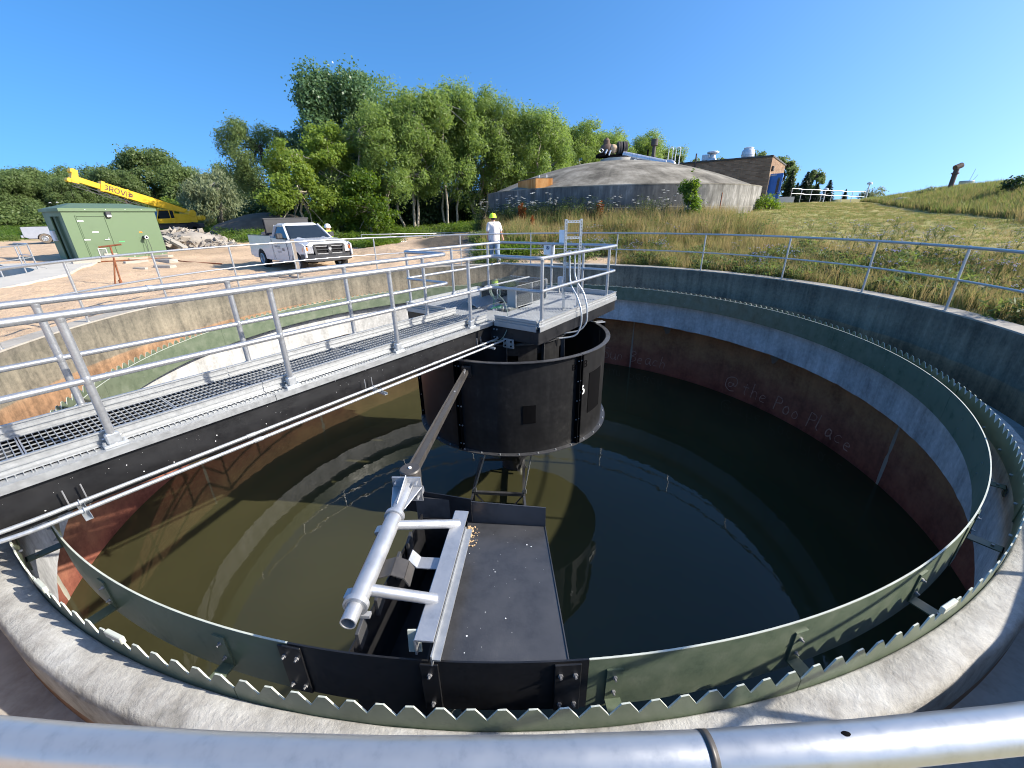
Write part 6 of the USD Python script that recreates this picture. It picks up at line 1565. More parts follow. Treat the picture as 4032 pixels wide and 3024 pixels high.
    for w, sx, y in (('l', -.105, .10), ('r', .115, -.29)):
        z = 0 if w == 'l' else .05
        obj('boot', hull([(sx - .045, y - .08, z), (sx + .045, y - .08, z), (sx - .05, y + .16, 0), (sx + .05, y + .16, 0), (sx - .03, y + .21, .01), (sx + .03, y + .21, .01), (sx - .045, y - .08, z + .14), (sx + .045, y - .08, z + .14), (sx - .04, y + .05, z + .13), (sx + .04, y + .05, z + .13), (sx - .04, y + .17, .07), (sx + .04, y + .17, .07)]), 'wood_grey', t, 40)
    hc = V([-.022, .075, 1.70])
    if hair: obj('hair', blob(hc + V([.012, -.025, -.045]), .098, 3, .12, 3, (1, 1, .95), 4), 'hair', t, True)
    ht = obj('helmet', xf(lathe([(.136, -.035), (.132, 0), (.122, .05), (.095, .10), (.05, .125), (0, .13)], 24), t=hc, R=np.diag([1, 1.14, 1.0])), hat, t, 40)
    obj('helmet_brim', xf(lathe([(.125, -.04), (.152, -.043), (.150, -.030), (.128, -.025)], 24), t=hc + V([-.01, .012, 0]), R=np.diag([1, 1.14, 1.0])), hat, ht, 40)
    obj('helmet_ridge', xf(cat([hull([(-.012, -.12, .04), (.012, -.12, .04), (-.012, .12, .04), (.012, .12, .04), (-.012, 0, .137), (.012, 0, .137), (-.01, -.08, .10), (.01, -.08, .10), (-.01, .08, .10), (.01, .08, .10)])]), t=hc), hat, ht, False)
    if hat == 'hi_vis': obj('helmet_mark', xf(cat([extr(Polygon([(-.05, 0), (-.02, .035), (.03, .03), (.05, .0), (.02, -.015)]), .003, V([[1, 0, 0], [0, 0, -1], [0, 1, 0.0]]), (0, -.138, .0))]), t=hc), 'wire_green', ht, False)
    return t
person('person in white tee shirt, jeans and lime hard hat walking away behind the rail', (-.60, 8.45, gz(-.6, 8.45)), .15, 'hi_vis', 'tee_shirt')
x, y = cp(-22.9, 22.6)
person('person in a white hard hat standing behind the white pickup', (x, y, -.40), -2.0, 'white_paint', 'hi_vis', False)

# ------------------------------------------------------------------ trees
def quads(C, N, T, L, W, bend=0.0):
    """leaf quads: centres C, normals N, long axes T, lengths L, widths W -> diamond shaped leaves of two triangles"""
    B = np.cross(N, T); B /= np.maximum(np.linalg.norm(B, axis=1, keepdims=True), 1e-9)
    L = np.broadcast_to(L, (len(C),))[:, None]; W = np.broadcast_to(W, (len(C),))[:, None]
    a, b, c, d = C - T * L / 2, C + B * W / 2, C + T * L / 2, C - B * W / 2
    v = np.stack([a, b, c, d], 1).reshape(-1, 3)
    k = np.arange(len(C))[:, None] * 4
    f = np.concatenate([k + [[0, 1, 2]], k + [[0, 2, 3]]], 1).reshape(-1, 3)
    return v, f

def rand_unit(rg, n):
    v = rg.normal(size=(n, 3)); return v / np.linalg.norm(v, axis=1, keepdims=True)

def clump_leaves(rg, c, r, n, L, W, droop=.0, shell=.55, seed=0):
    """leaves through an ellipsoidal clump, denser near its skin, holes by noise"""
    d = rand_unit(rg, n)
    k = (shell * .5 + (1 - shell * .5) * rg.random(n) ** .55) * np.where(rg.random(n) < .3, 1 + .45 * rg.random(n), 1)
    k *= 1 + .5 * (meshkit.fbm(d * 2.2 + seed, 2, seed) - .5)
    P = V(c) + d * k[:, None] * V(r)
    hole = meshkit.fbm(P * 1.25 + seed * 3.1, 2, seed + 5)
    keep = hole > .40
    P, d = P[keep], d[keep]; n = len(P)
    N = d * .8 + rand_unit(rg, n) * .9 + V([0, 0, .35]); N /= np.linalg.norm(N, axis=1, keepdims=True)
    T = rand_unit(rg, n) + V([0, 0, -droop]); T -= N * (T * N).sum(1, keepdims=True); T /= np.maximum(np.linalg.norm(T, axis=1, keepdims=True), 1e-9)
    s = .7 + .6 * rg.random(n)
    return quads(P, N, T, L * s, W * s)

def limb(rg, a, b, r0, r1, wob=.25, n=6):
    a, b = V(a, float), V(b, float)
    t = np.linspace(0, 1, n)[:, None]
    P = a + (b - a) * t + np.r_[[[0, 0, 0]], rg.normal(0, wob, (n - 2, 3)) * [1, 1, .3], [[0, 0, 0]]]
    return tube(P, np.linspace(r0, r1, n), 7)

def make_tree(name, label, loc, clumps, trunk, leafm, barkm, L, W, dens, droop=.2, seed=1, group=None, scale=None, rz=0, shell=.55):
    """clumps: (x, y, z, rx, ry, rz) in metres; trunk: list of (points..., r0, r1)"""
    rg = np.random.default_rng(seed)
    t = thing(name, label, 'tree', loc, rz, group, None, scale)
    wood = [limb(rg, a, b, r0, r1, w) for a, b, r0, r1, w in trunk]
    for c in clumps:
        base = min(trunk, key=lambda q: np.linalg.norm(V(q[1]) - V(c[:3])))[1]
        wood.append(limb(rg, base, V(c[:3]) + V([0, 0, -c[5] * .3]), .06, .02, .12, 5))
    obj('trunk', cat(wood), barkm, t, True)
    lv = []
    for i, c in enumerate(clumps):
        area = (c[3] * c[4] + c[3] * c[5] + c[4] * c[5]) / 3 * 12.6
        lv.append(clump_leaves(rg, c[:3], c[3:6], int(area * dens), L, W, droop, shell, seed * 13 + i))
    obj('crown', cat(lv), leafm, t, False)
    return t

def willow(seed, H, rad, n=58, stems=3, dens=52):
    """upright, wide, ragged crown made of leafy plumes on several leaning stems"""
    rg = np.random.default_rng(seed)
    cl = []
    while len(cl) < n:
        h = .20 + .74 * rg.random() ** .85
        u = (h - .55) / .47
        prof = max(.0, 1 - abs(u) ** 2.2) ** .5 if abs(u) < 1 else 0
        prof = max(prof, .35 if h < .5 else .2)
        if h < .36 and rg.random() < .75: continue
        a = rg.random() * 6.3
        lobe = 1 + .28 * math.sin(2 * a + seed) + .2 * math.sin(3 * a + 2 * seed)
        rr = rad * prof * lobe * (.30 + .70 * rg.random() ** .5)
        s = .55 + .55 * rg.random()
        cl.append((rr * math.cos(a), rr * math.sin(a), h * H - .4, s * 1.08, s * 1.08, s * (1.15 + .6 * rg.random())))
    for k in range(9):                                              # plumes at the top
        a = rg.random() * 6.3; rr = rad * .75 * rg.random() ** .7
        cl.append((rr * math.cos(a), rr * math.sin(a), H * (.985 - .20 * (rr / rad) ** 1.3 - .07 * rg.random()) - .9, .40 + .2 * rg.random(), .40 + .2 * rg.random(), 1.0 + .4 * rg.random()))
    tr = []
    for s in range(stems):
        a = s * 6.28 / stems + rg.random(); q = .35 + .5 * rg.random()
        b = V([q * math.cos(a), q * math.sin(a), -.2])
        m = V([q * 2.4 * math.cos(a + .3), q * 2.4 * math.sin(a + .3), H * .42])
        e = V([rad * .5 * math.cos(a + .4), rad * .5 * math.sin(a + .4), H * .82])
        tr += [(b, m, .13, .09, .16), (m, e, .09, .03, .3)]
    return cl, tr, dens

def at_az(az, d, dz=0):
    x, y = cp(az, d); return (x, y, float(ground_z(V([x]), V([y]))[0]) - .15 + dz)

def rel_h(az, d, el):
    """height of a tree whose tip stands at this elevation"""
    return CAM[2] + d * math.tan(math.radians(el)) - at_az(az, d)[2]

# willows of the middle grove: two built, the others copies of them
WH = 13.0
grove = [(-7.6, 47, 14.6, 0, 'tallest pale willow in the middle of the grove'), (-12.4, 46, 13.7, 1, 'pale green willow just right of the tall dark cottonwood'), (-3.9, 49, 13.4, 0, 'pale willow third from the right end of the tall grove'),
         (-.9, 48, 12.5, 1, 'pale willow second from the right end of the tall grove'), (2.7, 49, 12.4, 0, 'willow at the right end of the tall grove, left of the dome'), (-16.0, 44.5, 11.4, 1, 'willow with bare pale stems in front of the dark cottonwood'),
         (4.9, 53, 10.2, 1, 'lower rounded willow behind the left edge of the dome'), (7.2, 56, 10.5, 0, 'rounded willow behind the rusty hatch of the dome'), (9.8, 60, 9.7, 1, 'rounded willow left of the machine on the dome'),
         (12.2, 64, 9.0, 0, 'willow directly behind the machine on the dome'), (15.2, 70, 8.6, 1, 'far willow behind the fat silver pipe'), (18.4, 76, 7.4, 0, 'farthest willow of the row, behind the ladder loops'), (-9.6, 52, 13.4, 1, 'willow behind and between the two tallest willows'),
         (16.8, 74, 7.9, 0, 'far willow right of the dark vent stack')]
protos = []
for k, (az, d, el, v, lab) in enumerate(grove):
    loc = at_az(az, d); H = rel_h(az, d, el)
    w = (1.05 if k < 6 else 1.25) * (.92 + .1 * ((k * 7) % 3))
    if k < 4:
        c_, t_, dn_ = willow(11 + 7 * k, WH, 3.7, stems=3 + k % 3)
        protos.append(make_tree('willow_tree', lab, loc, c_, t_, 'leaf_willow', 'bark', .27, .10, dn_, .7, 11 + k, 'willows of the grove', (H / WH * w, H / WH * w, H / WH), k * 1.3))
    else:
        dup(protos[k % 4], loc, k * 1.7, lab, 'willows of the grove', (H / WH * w, H / WH * w, H / WH))
# tall cottonwood with big leaves
rg = np.random.default_rng(3)
H = rel_h(-18.3, 55, 14.4)
cl = []
for k in range(62):
    h = .30 + .66 * rg.random()
    prof = (1 - abs((h - .62) / .42) ** 2.4) ** .5 if abs((h - .62) / .42) < 1 else .2
    a = rg.random() * 6.3; rr = 5.2 * max(prof, .35) * (.25 + .75 * rg.random() ** .5); s = 1.1 + .9 * rg.random()
    cl.append((rr * math.cos(a), rr * math.sin(a), h * H - .5, s, s, s * .95))
make_tree('cottonwood_tree', 'tallest tree of the grove, dark green with large glinting leaves', at_az(-18.6, 55), cl, [((0, 0, -.2), (.3, 0, H * .45), .35, .22, .2), ((.3, 0, H * .45), (0, .2, H * .9), .22, .05, .3), ((.3, 0, H * .35), (-3, .5, H * .7), .15, .04, .3), ((.3, 0, H * .35), (3, -.5, H * .7), .15, .04, .3)],
          'leaf_cottonwood', 'bark_dark', .26, .20, 46, .3, 3)
# dark willow-like tree at the left end
rg = np.random.default_rng(8)
H = rel_h(-27.6, 57, 9.5)
cl = []
for k in range(54):
    h = .22 + .70 * rg.random(); prof = max(.25, 1 - ((h - .66) / .45) ** 2) ** .5
    a = rg.random() * 6.3; rr = 4.0 * prof * (.3 + .7 * rg.random() ** .5); s = .7 + .6 * rg.random()
    cl.append((rr * math.cos(a), rr * math.sin(a), h * H, s * 1.05, s * 1.05, s * 1.15))
make_tree('round_willow', 'dark rounded willow at the left end of the tall grove', at_az(-27.6, 57), cl, [((0, 0, -.2), (.3, 0, H * .35), .3, .2, .2), ((.3, 0, H * .35), (-.6, 0, H * .8), .2, .05, .3), ((.3, 0, H * .35), (1.6, 0, H * .75), .15, .05, .3)], 'leaf_mid', 'bark_dark', .26, .09, 60, .8, 8)
# yellow-green maples reaching the ground
for j, (az, d, el, rad, lm, sd, lab) in enumerate(((-25.2, 43, 7.9, 2.9, 'leaf_elder', 5, 'bright yellow-green bushy maple at the left front of the grove'), (-21.3, 45, 9.6, 2.7, 'leaf_elder', 6, 'green bushy maple behind the white pickup'), (-17.6, 42, 4.5, 2.2, 'leaf_elder', 7, 'low yellow-green maple sapling in front of the grove'))):
    rg = np.random.default_rng(sd)
    H = rel_h(az, d, el); cl = []
    for k in range(int(34 * rad / 2.6)):
        h = .06 + .90 * rg.random(); prof = max(.15, 1 - ((h - .4) / .62) ** 2) ** .6
        a = rg.random() * 6.3; rr = rad * prof * (.3 + .7 * rg.random() ** .5); s = .5 + .55 * rg.random()
        cl.append((rr * math.cos(a), rr * math.sin(a), h * H, s * 1.15, s * 1.15, s * .8))
    make_tree('maple_tree', lab, at_az(az, d), cl, [((0, 0, -.2), (0, 0, H * .5), .14, .08, .1), ((0, 0, H * .5), (.2, .1, H * .9), .08, .02, .1)], lm if j == 0 else ('leaf_shrub' if j == 2 else 'leaf_elder'), 'bark', .20, .16, 62, .3, sd)
# undergrowth behind the stems: dark bushes
rg = np.random.default_rng(12)
def bush(name, label, loc, rad, H, leafm, dens, L, W, seed, group=None, n=9, cat_='bush', scale=None):
    r_ = np.random.default_rng(seed)
    t = thing(name, label, cat_, loc, r_.random() * 6, group, None, scale)
    cl = []
    for k in range(n):
        a = r_.random() * 6.3; rr = rad * .75 * r_.random() ** .5; s = rad * (.28 + .22 * r_.random())
        cl.append((rr * math.cos(a), rr * math.sin(a), H * (.15 + .65 * r_.random() * (1 - (rr / rad) ** 2)), s, s, min(s, H * .4)))
    obj('stems', cat([limb(r_, (c[0] * .15, c[1] * .15, -.1), c[:3], .03, .01, .08, 4) for c in cl]), 'bark_dark', t, True)
    obj('foliage', cat([clump_leaves(r_, c[:3], c[3:6], int((c[3] * c[5]) * 12.6 * dens), L, W, .2, .4, seed + i) for i, c in enumerate(cl)]), leafm, t, False)
    return t
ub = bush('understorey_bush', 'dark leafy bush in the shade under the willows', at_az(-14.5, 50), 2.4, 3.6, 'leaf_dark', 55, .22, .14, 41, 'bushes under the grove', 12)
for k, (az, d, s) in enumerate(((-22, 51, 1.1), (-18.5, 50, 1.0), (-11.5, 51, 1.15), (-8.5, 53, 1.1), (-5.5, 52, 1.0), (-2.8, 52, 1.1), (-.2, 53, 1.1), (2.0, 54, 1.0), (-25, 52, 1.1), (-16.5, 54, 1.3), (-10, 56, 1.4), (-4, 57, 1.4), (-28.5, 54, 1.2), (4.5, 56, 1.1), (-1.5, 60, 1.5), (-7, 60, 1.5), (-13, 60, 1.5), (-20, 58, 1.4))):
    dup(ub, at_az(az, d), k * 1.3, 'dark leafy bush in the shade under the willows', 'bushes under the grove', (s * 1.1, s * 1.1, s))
ub2 = bush('green_bush', 'low bright green bush at the foot of the grove', at_az(-15.2, 41), 1.5, 1.7, 'leaf_shrub', 60, .15, .08, 51, 'low bushes before the grove', 7, 'bush', .7)
for k, (az, d, s) in enumerate(((-18.2, 41, .9), (-12.8, 40.5, .8), (-9.2, 42, 1.0), (-6.2, 39, 1.1), (-4.4, 37, 1.0), (-20.5, 40, .9), (-26.5, 40.5, .8), (-23, 40, .9), (-29.5, 41, .8), (-8.0, 40.5, .9), (-14.0, 42.5, 1.2), (-3.0, 40, 1.2), (-17, 31.5, .7), (-19.3, 30.5, .7), (-20.8, 32, .6))):
    dup(ub2, at_az(az, d), k * 2.1, 'low bright green bush at the foot of the grove', 'low bushes before the grove', (s * .75, s * .75, s * .65))
# background trees
rg = np.random.default_rng(30)
def roundtree(seed, H, rad, n=40, sz=(1.1, 1.2)):
    r_ = np.random.default_rng(seed); cl = []
    for k in range(n):
        h = .12 + .84 * r_.random(); prof = max(.15, 1 - ((h - .5) / .56) ** 2) ** .5
        a = r_.random() * 6.3; rr = rad * prof * (.35 + .65 * r_.random() ** .5); s = sz[0] + sz[1] * r_.random()
        cl.append((rr * math.cos(a), rr * math.sin(a), h * H, s, s, s * .9))
    return cl, [((0, 0, -.2), (0, 0, H * .4), .4, .3, .2), ((0, 0, H * .4), (.4, 0, H * .85), .3, .06, .3)]
cl, t_ = roundtree(61, 12, 6)
loc = at_az(-38.4, 104); s = rel_h(-38.4, 104, 6.1) / 12
bt = make_tree('round_tree', 'big dark dome-shaped tree rising behind the crane boom', loc, cl, t_, 'leaf_mid', 'bark_dark', .36, .25, 34, .3, 61, 'trees along the far left field', (s * 1.0, s * 1.0, s))
for k, (az, d, el, w, lab) in enumerate(((-36.4, 98, 4.9, .85, 'mid green tree right of the big dome-shaped tree'), (-40.6, 96, 4.3, .8, 'mid green tree left of the big dome-shaped tree'), (-43.0, 100, 3.9, .8, 'tree behind the tip of the crane boom'), (-44.6, 96, 3.5, .8, 'tree left of the crane boom tip'), (-46.0, 99, 3.9, .85, 'tree above the left end of the green shed'),
                                          (-47.6, 97, 3.7, .8, 'second tree from the left edge of the picture'), (-49.4, 98, 3.8, .9, 'tree cut by the left edge of the picture'), (-31.0, 92, 5.1, .7, 'tree between the pale willow and the grove'), (-29.6, 88, 4.6, .6, 'smaller tree just left of the tall grove'), (-34.6, 100, 4.2, .8, 'tree behind the pale drooping willow'), (-41.9, 105, 4.4, .8, 'tree behind the boom of the crane'), (-51.5, 96, 3.7, .9, 'tree beyond the left edge of the picture'), (-45.3, 104, 4.2, .9, 'taller tree behind the tree line left of the crane'), (-48.5, 104, 4.0, .9, 'tree in the rear row at the far left'))):
    sc = rel_h(az, d, el) / 12
    dup(bt, at_az(az, d), k * 1.9 + 1, lab, 'trees along the far left field', (max(sc, .55) * w * 1.15, max(sc, .55) * w * 1.15, sc))
cl, t_ = roundtree(62, 7, 4.0, 30, (.7, .7))
cl = [(x, y, z, a, b, c * 1.4) for x, y, z, a, b, c in cl]
s = rel_h(-33.2, 74, 4.55) / 7
pw_ = make_tree('drooping_willow', 'pale grey-green drooping willow right of the crane', at_az(-33.2, 74), cl, t_, 'leaf_silver', 'bark', .5, .11, 42, 1.6, 62, None, (s, s, s))
cl, t_ = roundtree(63, 6, 2.6, 22, (.6, .6))
s = rel_h(-36.3, 78, 3.2) / 6
make_tree('yellowish_tree', 'small yellowish tree behind the crane cab', at_az(-36.2, 80), cl, t_, 'leaf_elder', 'bark', .35, .22, 28, .3, 63, None, (s, s, s))
# hedge of brush along the far left
hb_ = bush('field_bush', 'low dark brush along the far left field', at_az(-44, 90), 3.2, 3.2, 'leaf_mid', 34, .32, .2, 71, 'brush along the far field', 12)
for k, (az, d, s) in enumerate(((-46.2, 90, 1), (-48.5, 91, 1.1), (-42, 91, 1), (-40.2, 90, .9), (-50.5, 90, 1.1), (-35.5, 84, .9), (-32, 80, .8), (-30.4, 76, .9), (-38.4, 92, 1.0), (-34, 86, .8), (-28.5, 70, .9))):
    dup(hb_, at_az(az, d), k * 1.1, 'low dark brush along the far left field', 'brush along the far field', s)
# right side: tall tree and spruces behind the building
cl, t_ = roundtree(64, 8, 2.1, 30, (.5, .6))
s = rel_h(31.0, 66, 5.35) / 8
rt1 = make_tree('poplar_tree', 'green tree just right of the brick building', at_az(31.1, 66), cl, t_, 'leaf_mid', 'bark_dark', .28, .2, 60, .3, 64, 'leafy trees by the brick building', (s, s, s))
for k, (az, d, el, w, lab) in enumerate(((24.9, 76, 5.6, .7, 'tree top showing over the roof between the two vents'), (28.4, 72, 6.0, .6, 'tree top showing over the right end of the brick roof'), (22.0, 78, 5.7, .6, 'tree top showing over the roof left of the mushroom vent'), (34.2, 70, 3.95, .7, 'slim leafy tree among the spruces'), (20.4, 74, 6.3, .5, 'thin tree top behind the ladder loops'))):
    sc = rel_h(az, d, el) / 8
    dup(rt1, at_az(az, d), k * 1.6 + 1, lab, 'leafy trees by the brick building', (sc * w, sc * w, sc))
def spruce(seed, H, rad):
    r_ = np.random.default_rng(seed)
    t = thing('spruce_tree', 'dark spruce beside the brick building, the broadest one', 'tree', at_az(32.0, 62), 0, 'spruces beyond the lawn', None, rel_h(32.0, 62, 3.9) / H * 1.05)
    obj('trunk', rod((0, 0, -.2), (0, 0, H), .14, .02, 8), 'bark_dark', t, 30)
    C, N, T = [], [], []
    z = .3
    while z < H - .1:
        R = rad * (1 - z / H) ** .85 + .08
        nb_ = 9
        a0 = r_.random() * 6.3
        for b in range(nb_):
            a = a0 + b * 6.28 / nb_ + r_.normal(0, .15); RR = R * (.75 + .4 * r_.random())
            m = max(6, int(RR * 26))
            q = r_.random(m) ** .8
            rad_ = q * RR
            P = np.c_[rad_ * math.cos(a), rad_ * math.sin(a), z - .25 * rad_ + .1 * rad_ ** 2 * .3 + r_.normal(0, .05, m)]
            P[:, :2] += np.c_[-math.sin(a), math.cos(a)] * (r_.normal(0, .16, m) * (RR - rad_ * .6))[:, None]
            C.append(P); n_ = rand_unit(r_, m) * .8 + V([0, 0, .5]); N.append(n_ / np.linalg.norm(n_, axis=1, keepdims=True))
            tt = V([math.cos(a), math.sin(a), -.35]) + r_.normal(0, .35, (m, 3)); T.append(tt)
        z += H * .035
    C, N, T = np.vstack(C), np.vstack(N), np.vstack(T)
    T -= N * (T * N).sum(1, keepdims=True); T /= np.linalg.norm(T, axis=1, keepdims=True)
    obj('crown', quads(C, N, T, .42, .14), 'needle', t, False)
    return t
sp0 = spruce(5, 8, 2.0)
for k, (az, d, el, w, lab) in enumerate(((33.4, 64, 3.8, 1.3, 'dark spruce right of the leafy tree by the building'), (35.5, 66, 2.9, 1.4, 'dark spruce behind the short lamp post'), (37.0, 70, 2.0, 1.2, 'small spruce standing alone at the end of the far pale railing'), (32.7, 60, 2.8, 1.3, 'dark spruce directly behind the low concrete wall'), (34.5, 60, 2.6, 1.4, 'low broad spruce behind the pale far railing'))):
    sc = rel_h(az, d, el) / 8
    dup(sp0, at_az(az, d), k * 1.2, lab, 'spruces beyond the lawn', (sc * w, sc * w, sc))
# hazy far brush at the right end of the lawn and a bush on the bank
fb = bush('far_bush', 'pale far-off bush at the end of the lawn, left of the bank', at_az(39.3, 75), 1.6, 1.6, 'leaf_silver', 50, .22, .12, 81, None, 8)
bb_ = bush('bank_bush', 'dark bush on the crest of the bank at the right edge of the picture', at_az(48.4, 33, .4), .55, .7, 'leaf_dark', 80, .14, .09, 82, None, 9)
dup(fb, at_az(43.4, 41, .0), 1, 'small pale bush on the crest of the bank beside the rusty pipe', None, .45)
# shrub growing against the digester wall
sx_, sy_ = cp(22.1, 22.2)
sz_ = float(ground_z(V([sx_]), V([sy_]))[0])
shr = thing('wall_shrub', 'bright green upright shrub growing against the round concrete wall', 'shrub', (sx_, sy_, sz_ - .1))
r_ = np.random.default_rng(91)
cl = [(.30 * r_.normal(), .2 * r_.normal(), .3 + 1.65 * r_.random(), .22 + .1 * r_.random(), .2 + .1 * r_.random(), .28) for k in range(22)] + [(-.1, 0, 2.2, .10, .10, .35)]
cl = [(a * (1.25 - c / 2.6), b, c, d, e, f) for a, b, c, d, e, f in cl]
obj('stems', cat([limb(r_, (c[0] * .3, c[1] * .3, 0), c[:3], .015, .006, .04, 4) for c in cl]), 'bark', shr, True)
obj('foliage', cat([clump_leaves(r_, c[:3], c[3:6], 230, .13, .06, .2, .3, i) for i, c in enumerate(cl)]), 'leaf_shrub', shr, False)
gb = bush('wall_weed', 'bright green low weed at the right foot of the round concrete wall', at_az(27.2, 24.5, .1), .7, .55, 'leaf_shrub', 190, .11, .07, 92, None, 8, 'weed')
bush('door_weed', 'bright green weed clump in front of the blue door', at_az(29.9, 30, .1), .9, .8, 'leaf_shrub', 150, .12, .06, 93, None, 8, 'weed')

# ------------------------------------------------------------------ grass, weeds, flowers (scattered tufts)
def tuft(rg, n, h, spread, w, lean=.45, curl=.4):
    vs, fs = [], []
    for k in range(n):
        a = rg.random() * 6.3; rr = spread * rg.random() ** .5
        p = V([rr * math.cos(a), rr * math.sin(a), -.03]); H = h * (.55 + .55 * rg.random())
        d = V([math.cos(a + rg.normal(0, .8)), math.sin(a + rg.normal(0, .8)), 0]) * lean * rg.random()
        q1 = p + V([0, 0, H * .55]) + d * H * .3; q2 = q1 + V([0, 0, H * .40]) + d * H * (.4 + curl * rg.random())
        s = np.cross(d + V([1e-3, 0, 0]), [0, 0, 1.0]); s = rand_unit(rg, 1)[0] * V([1, 1, 0]); s /= np.linalg.norm(s)
        b = len(vs) * 5
        vs.append(V([p - s * w / 2, p + s * w / 2, q1 - s * w * .4, q1 + s * w * .4, q2])); fs.append(V([[0, 1, 3], [0, 3, 2], [2, 3, 4]]) + b)
    return np.vstack(vs), np.vstack(fs)

def weed(rg, n, h, w, L):
    C = np.c_[rg.normal(0, w, (n, 2)), h * rg.random(n) ** .8]; N = rand_unit(rg, n) * .6 + V([0, 0, .7]); N /= np.linalg.norm(N, axis=1, keepdims=True)
    T = rand_unit(rg, n); T -= N * (T * N).sum(1, keepdims=True); T /= np.linalg.norm(T, axis=1, keepdims=True)
    return quads(C, N, T, L * (.6 + .8 * rg.random(n)), L * .35)
def scatter(name, label, protos, P, rg, smin, smax, zsc=None):
    """one PointInstancer of tufts"""
    path = numbered('/World', name)
    pi = UsdGeom.PointInstancer.Define(stage, path)
    tag(pi.GetPrim(), label, None, None, 'stuff')
    rel = pi.CreatePrototypesRel()
    for i, (m, ma) in enumerate(protos):
        q = usdkit.mesh(stage, f'{path}/tuft_{i:03d}', m, MATS[ma], False)
        rel.AddTarget(q.GetPath())
    n = len(P)
    a = rg.random(n) * 2 * PI; t = rg.normal(0, .10, n)
    pi.CreatePositionsAttr(Vt.Vec3fArray.FromNumpy(P.astype(np.float32)))
    pi.CreateProtoIndicesAttr(Vt.IntArray.FromNumpy(rg.integers(0, len(protos), n).astype(np.int32)))
    q = np.c_[np.cos(a / 2), t * .5, t * .3, np.sin(a / 2)]
    q /= np.linalg.norm(q, axis=1, keepdims=True)
    pi.CreateOrientationsAttr([Gf.Quath(float(w), float(x), float(y), float(z)) for w, x, y, z in q])
    s = smin + (smax - smin) * rg.random(n)
    sz = s if zsc is None else s * zsc
    pi.CreateScalesAttr(Vt.Vec3fArray.FromNumpy(np.c_[s, s, sz].astype(np.float32)))

def pts_region(rg, az0, az1, d0, d1, n, keep=None):
    az = az0 + (az1 - az0) * rg.random(n); d = np.sqrt(d0 ** 2 + (d1 ** 2 - d0 ** 2) * rg.random(n))
    x = CAM[0] + d * np.sin(np.radians(az)); y = CAM[1] + d * np.cos(np.radians(az))
    ok = (np.hypot(x, y) > 7.98) & (np.hypot(x - DC[0], y - DC[1]) > DR + .05)
    c2_, r2_ = _t2()
    ok &= np.hypot(x - c2_[0], y - c2_[1]) > r2_ + 2.5
    if keep is not None: ok &= keep(x, y, az, d, rg)
    x, y = x[ok], y[ok]
    fade = np.clip((np.hypot(x, y) - 7.95) / .6, 0, 1)
    z = ground_z(x, y) + ground_rel(x, y) * fade
    return np.c_[x, y, z], az[ok], d[ok]
rg = np.random.default_rng(77)
T1 = [(tuft(rg, 15, .42, .13, .012), 'grass_mixed') for _ in range(3)] + [(tuft(rg, 14, .50, .12, .010, .5), 'grass_dry') for _ in range(3)]
T2 = [(tuft(rg, 16, .95, .18, .016, .4), 'grass_dry') for _ in range(3)] + [(tuft(rg, 15, .85, .18, .016, .45), 'grass_mixed') for _ in range(3)] + [(cat([weed(rg, 40, .6, .15, .11), tuft(rg, 6, .8, .12, .014, .4)]), 'weed_green')]
T3 = [(tuft(rg, 16, .09, .10, .010, .9), 'grass_mixed') for _ in range(2)] + [(tuft(rg, 16, .08, .10, .010, .9), 'weed_green') for _ in range(2)] + [(tuft(rg, 16, .08, .10, .010, .9), 'grass_dry') for _ in range(2)]
n2d = lambda x, y, s, k: meshkit.fbm(np.stack([x * s, y * s, 0 * x], -1), 3, k)
foot = lambda az: np.interp(az, [b[0] for b in BANK], [b[1] for b in BANK])
def mown(az, d):
    """where the lawn is mown: from a few metres behind the coping out to the bank"""
    lo = np.interp(az, [22, 28, 34, 40, 46, 55], [40, 22.5, 18.5, 16.5, 15.5, 15])
    return (d > lo) & (d < np.where(az > 36.5, foot(az), 60)) & (az > 22)
k_rough = lambda x, y, az, d, r: (veg_mask(x, y) * 1.0 > .25 + .5 * r.random(len(x))) & ~mown(az, d + r.normal(0, .5, len(x)))
P, az, d = pts_region(rg, -4, 70, 10, 24, 19000, k_rough)
P2 = P[(np.hypot(P[:, 0], P[:, 1]) < 19)]
scatter('rough_grass', 'rough dry grass between the far coping and the round concrete tank', T1, P2, rg, .55, 1.15)
# tall golden grass in front of the digester
k_tall = lambda x, y, az, d, r: (n2d(x, y, .5, 5) + .12 * r.random(len(x)) > .46) & (veg_mask(x, y) > .6) & (np.hypot(x - DC[0], y - DC[1]) < DR + 4.0 + 4.0 * n2d(x, y, .35, 9) + 1.2 * r.normal(0, 1, len(x))) & ~mown(az, d)
P, az, d = pts_region(rg, -4.5, 33, 17.3, 33, 16000, k_tall)
scatter('tall_golden_grass', 'tall golden dry grass in front of the round concrete tank', T2, P, rg, .35, 1.15)
k_mown = lambda x, y, az, d, r: mown(az, d)
P, az, d = pts_region(rg, 22, 62, 12, 44, 34000, k_mown)
scatter('mown_lawn', 'short mown dry lawn sloping up on the right', T3, P, rg, .8, 1.5)
# bank grass
k_bank = lambda x, y, az, d, r: (bank_h(x, y) > .02)
P, az, d = pts_region(rg, 36, 62, 22, 50, 26000, k_bank)
scatter('bank_grass', 'tall dry grass covering the bank on the right', [(tuft(rg, 14, .5, .2, .025, .6), 'weed_green')] + [(tuft(rg, 14, .45, .2, .02, .6), 'grass_mixed') for _ in range(3)] + [(tuft(rg, 14, .40, .2, .02, .6), 'grass_dry') for _ in range(2)], P, rg, .6, 1.2)
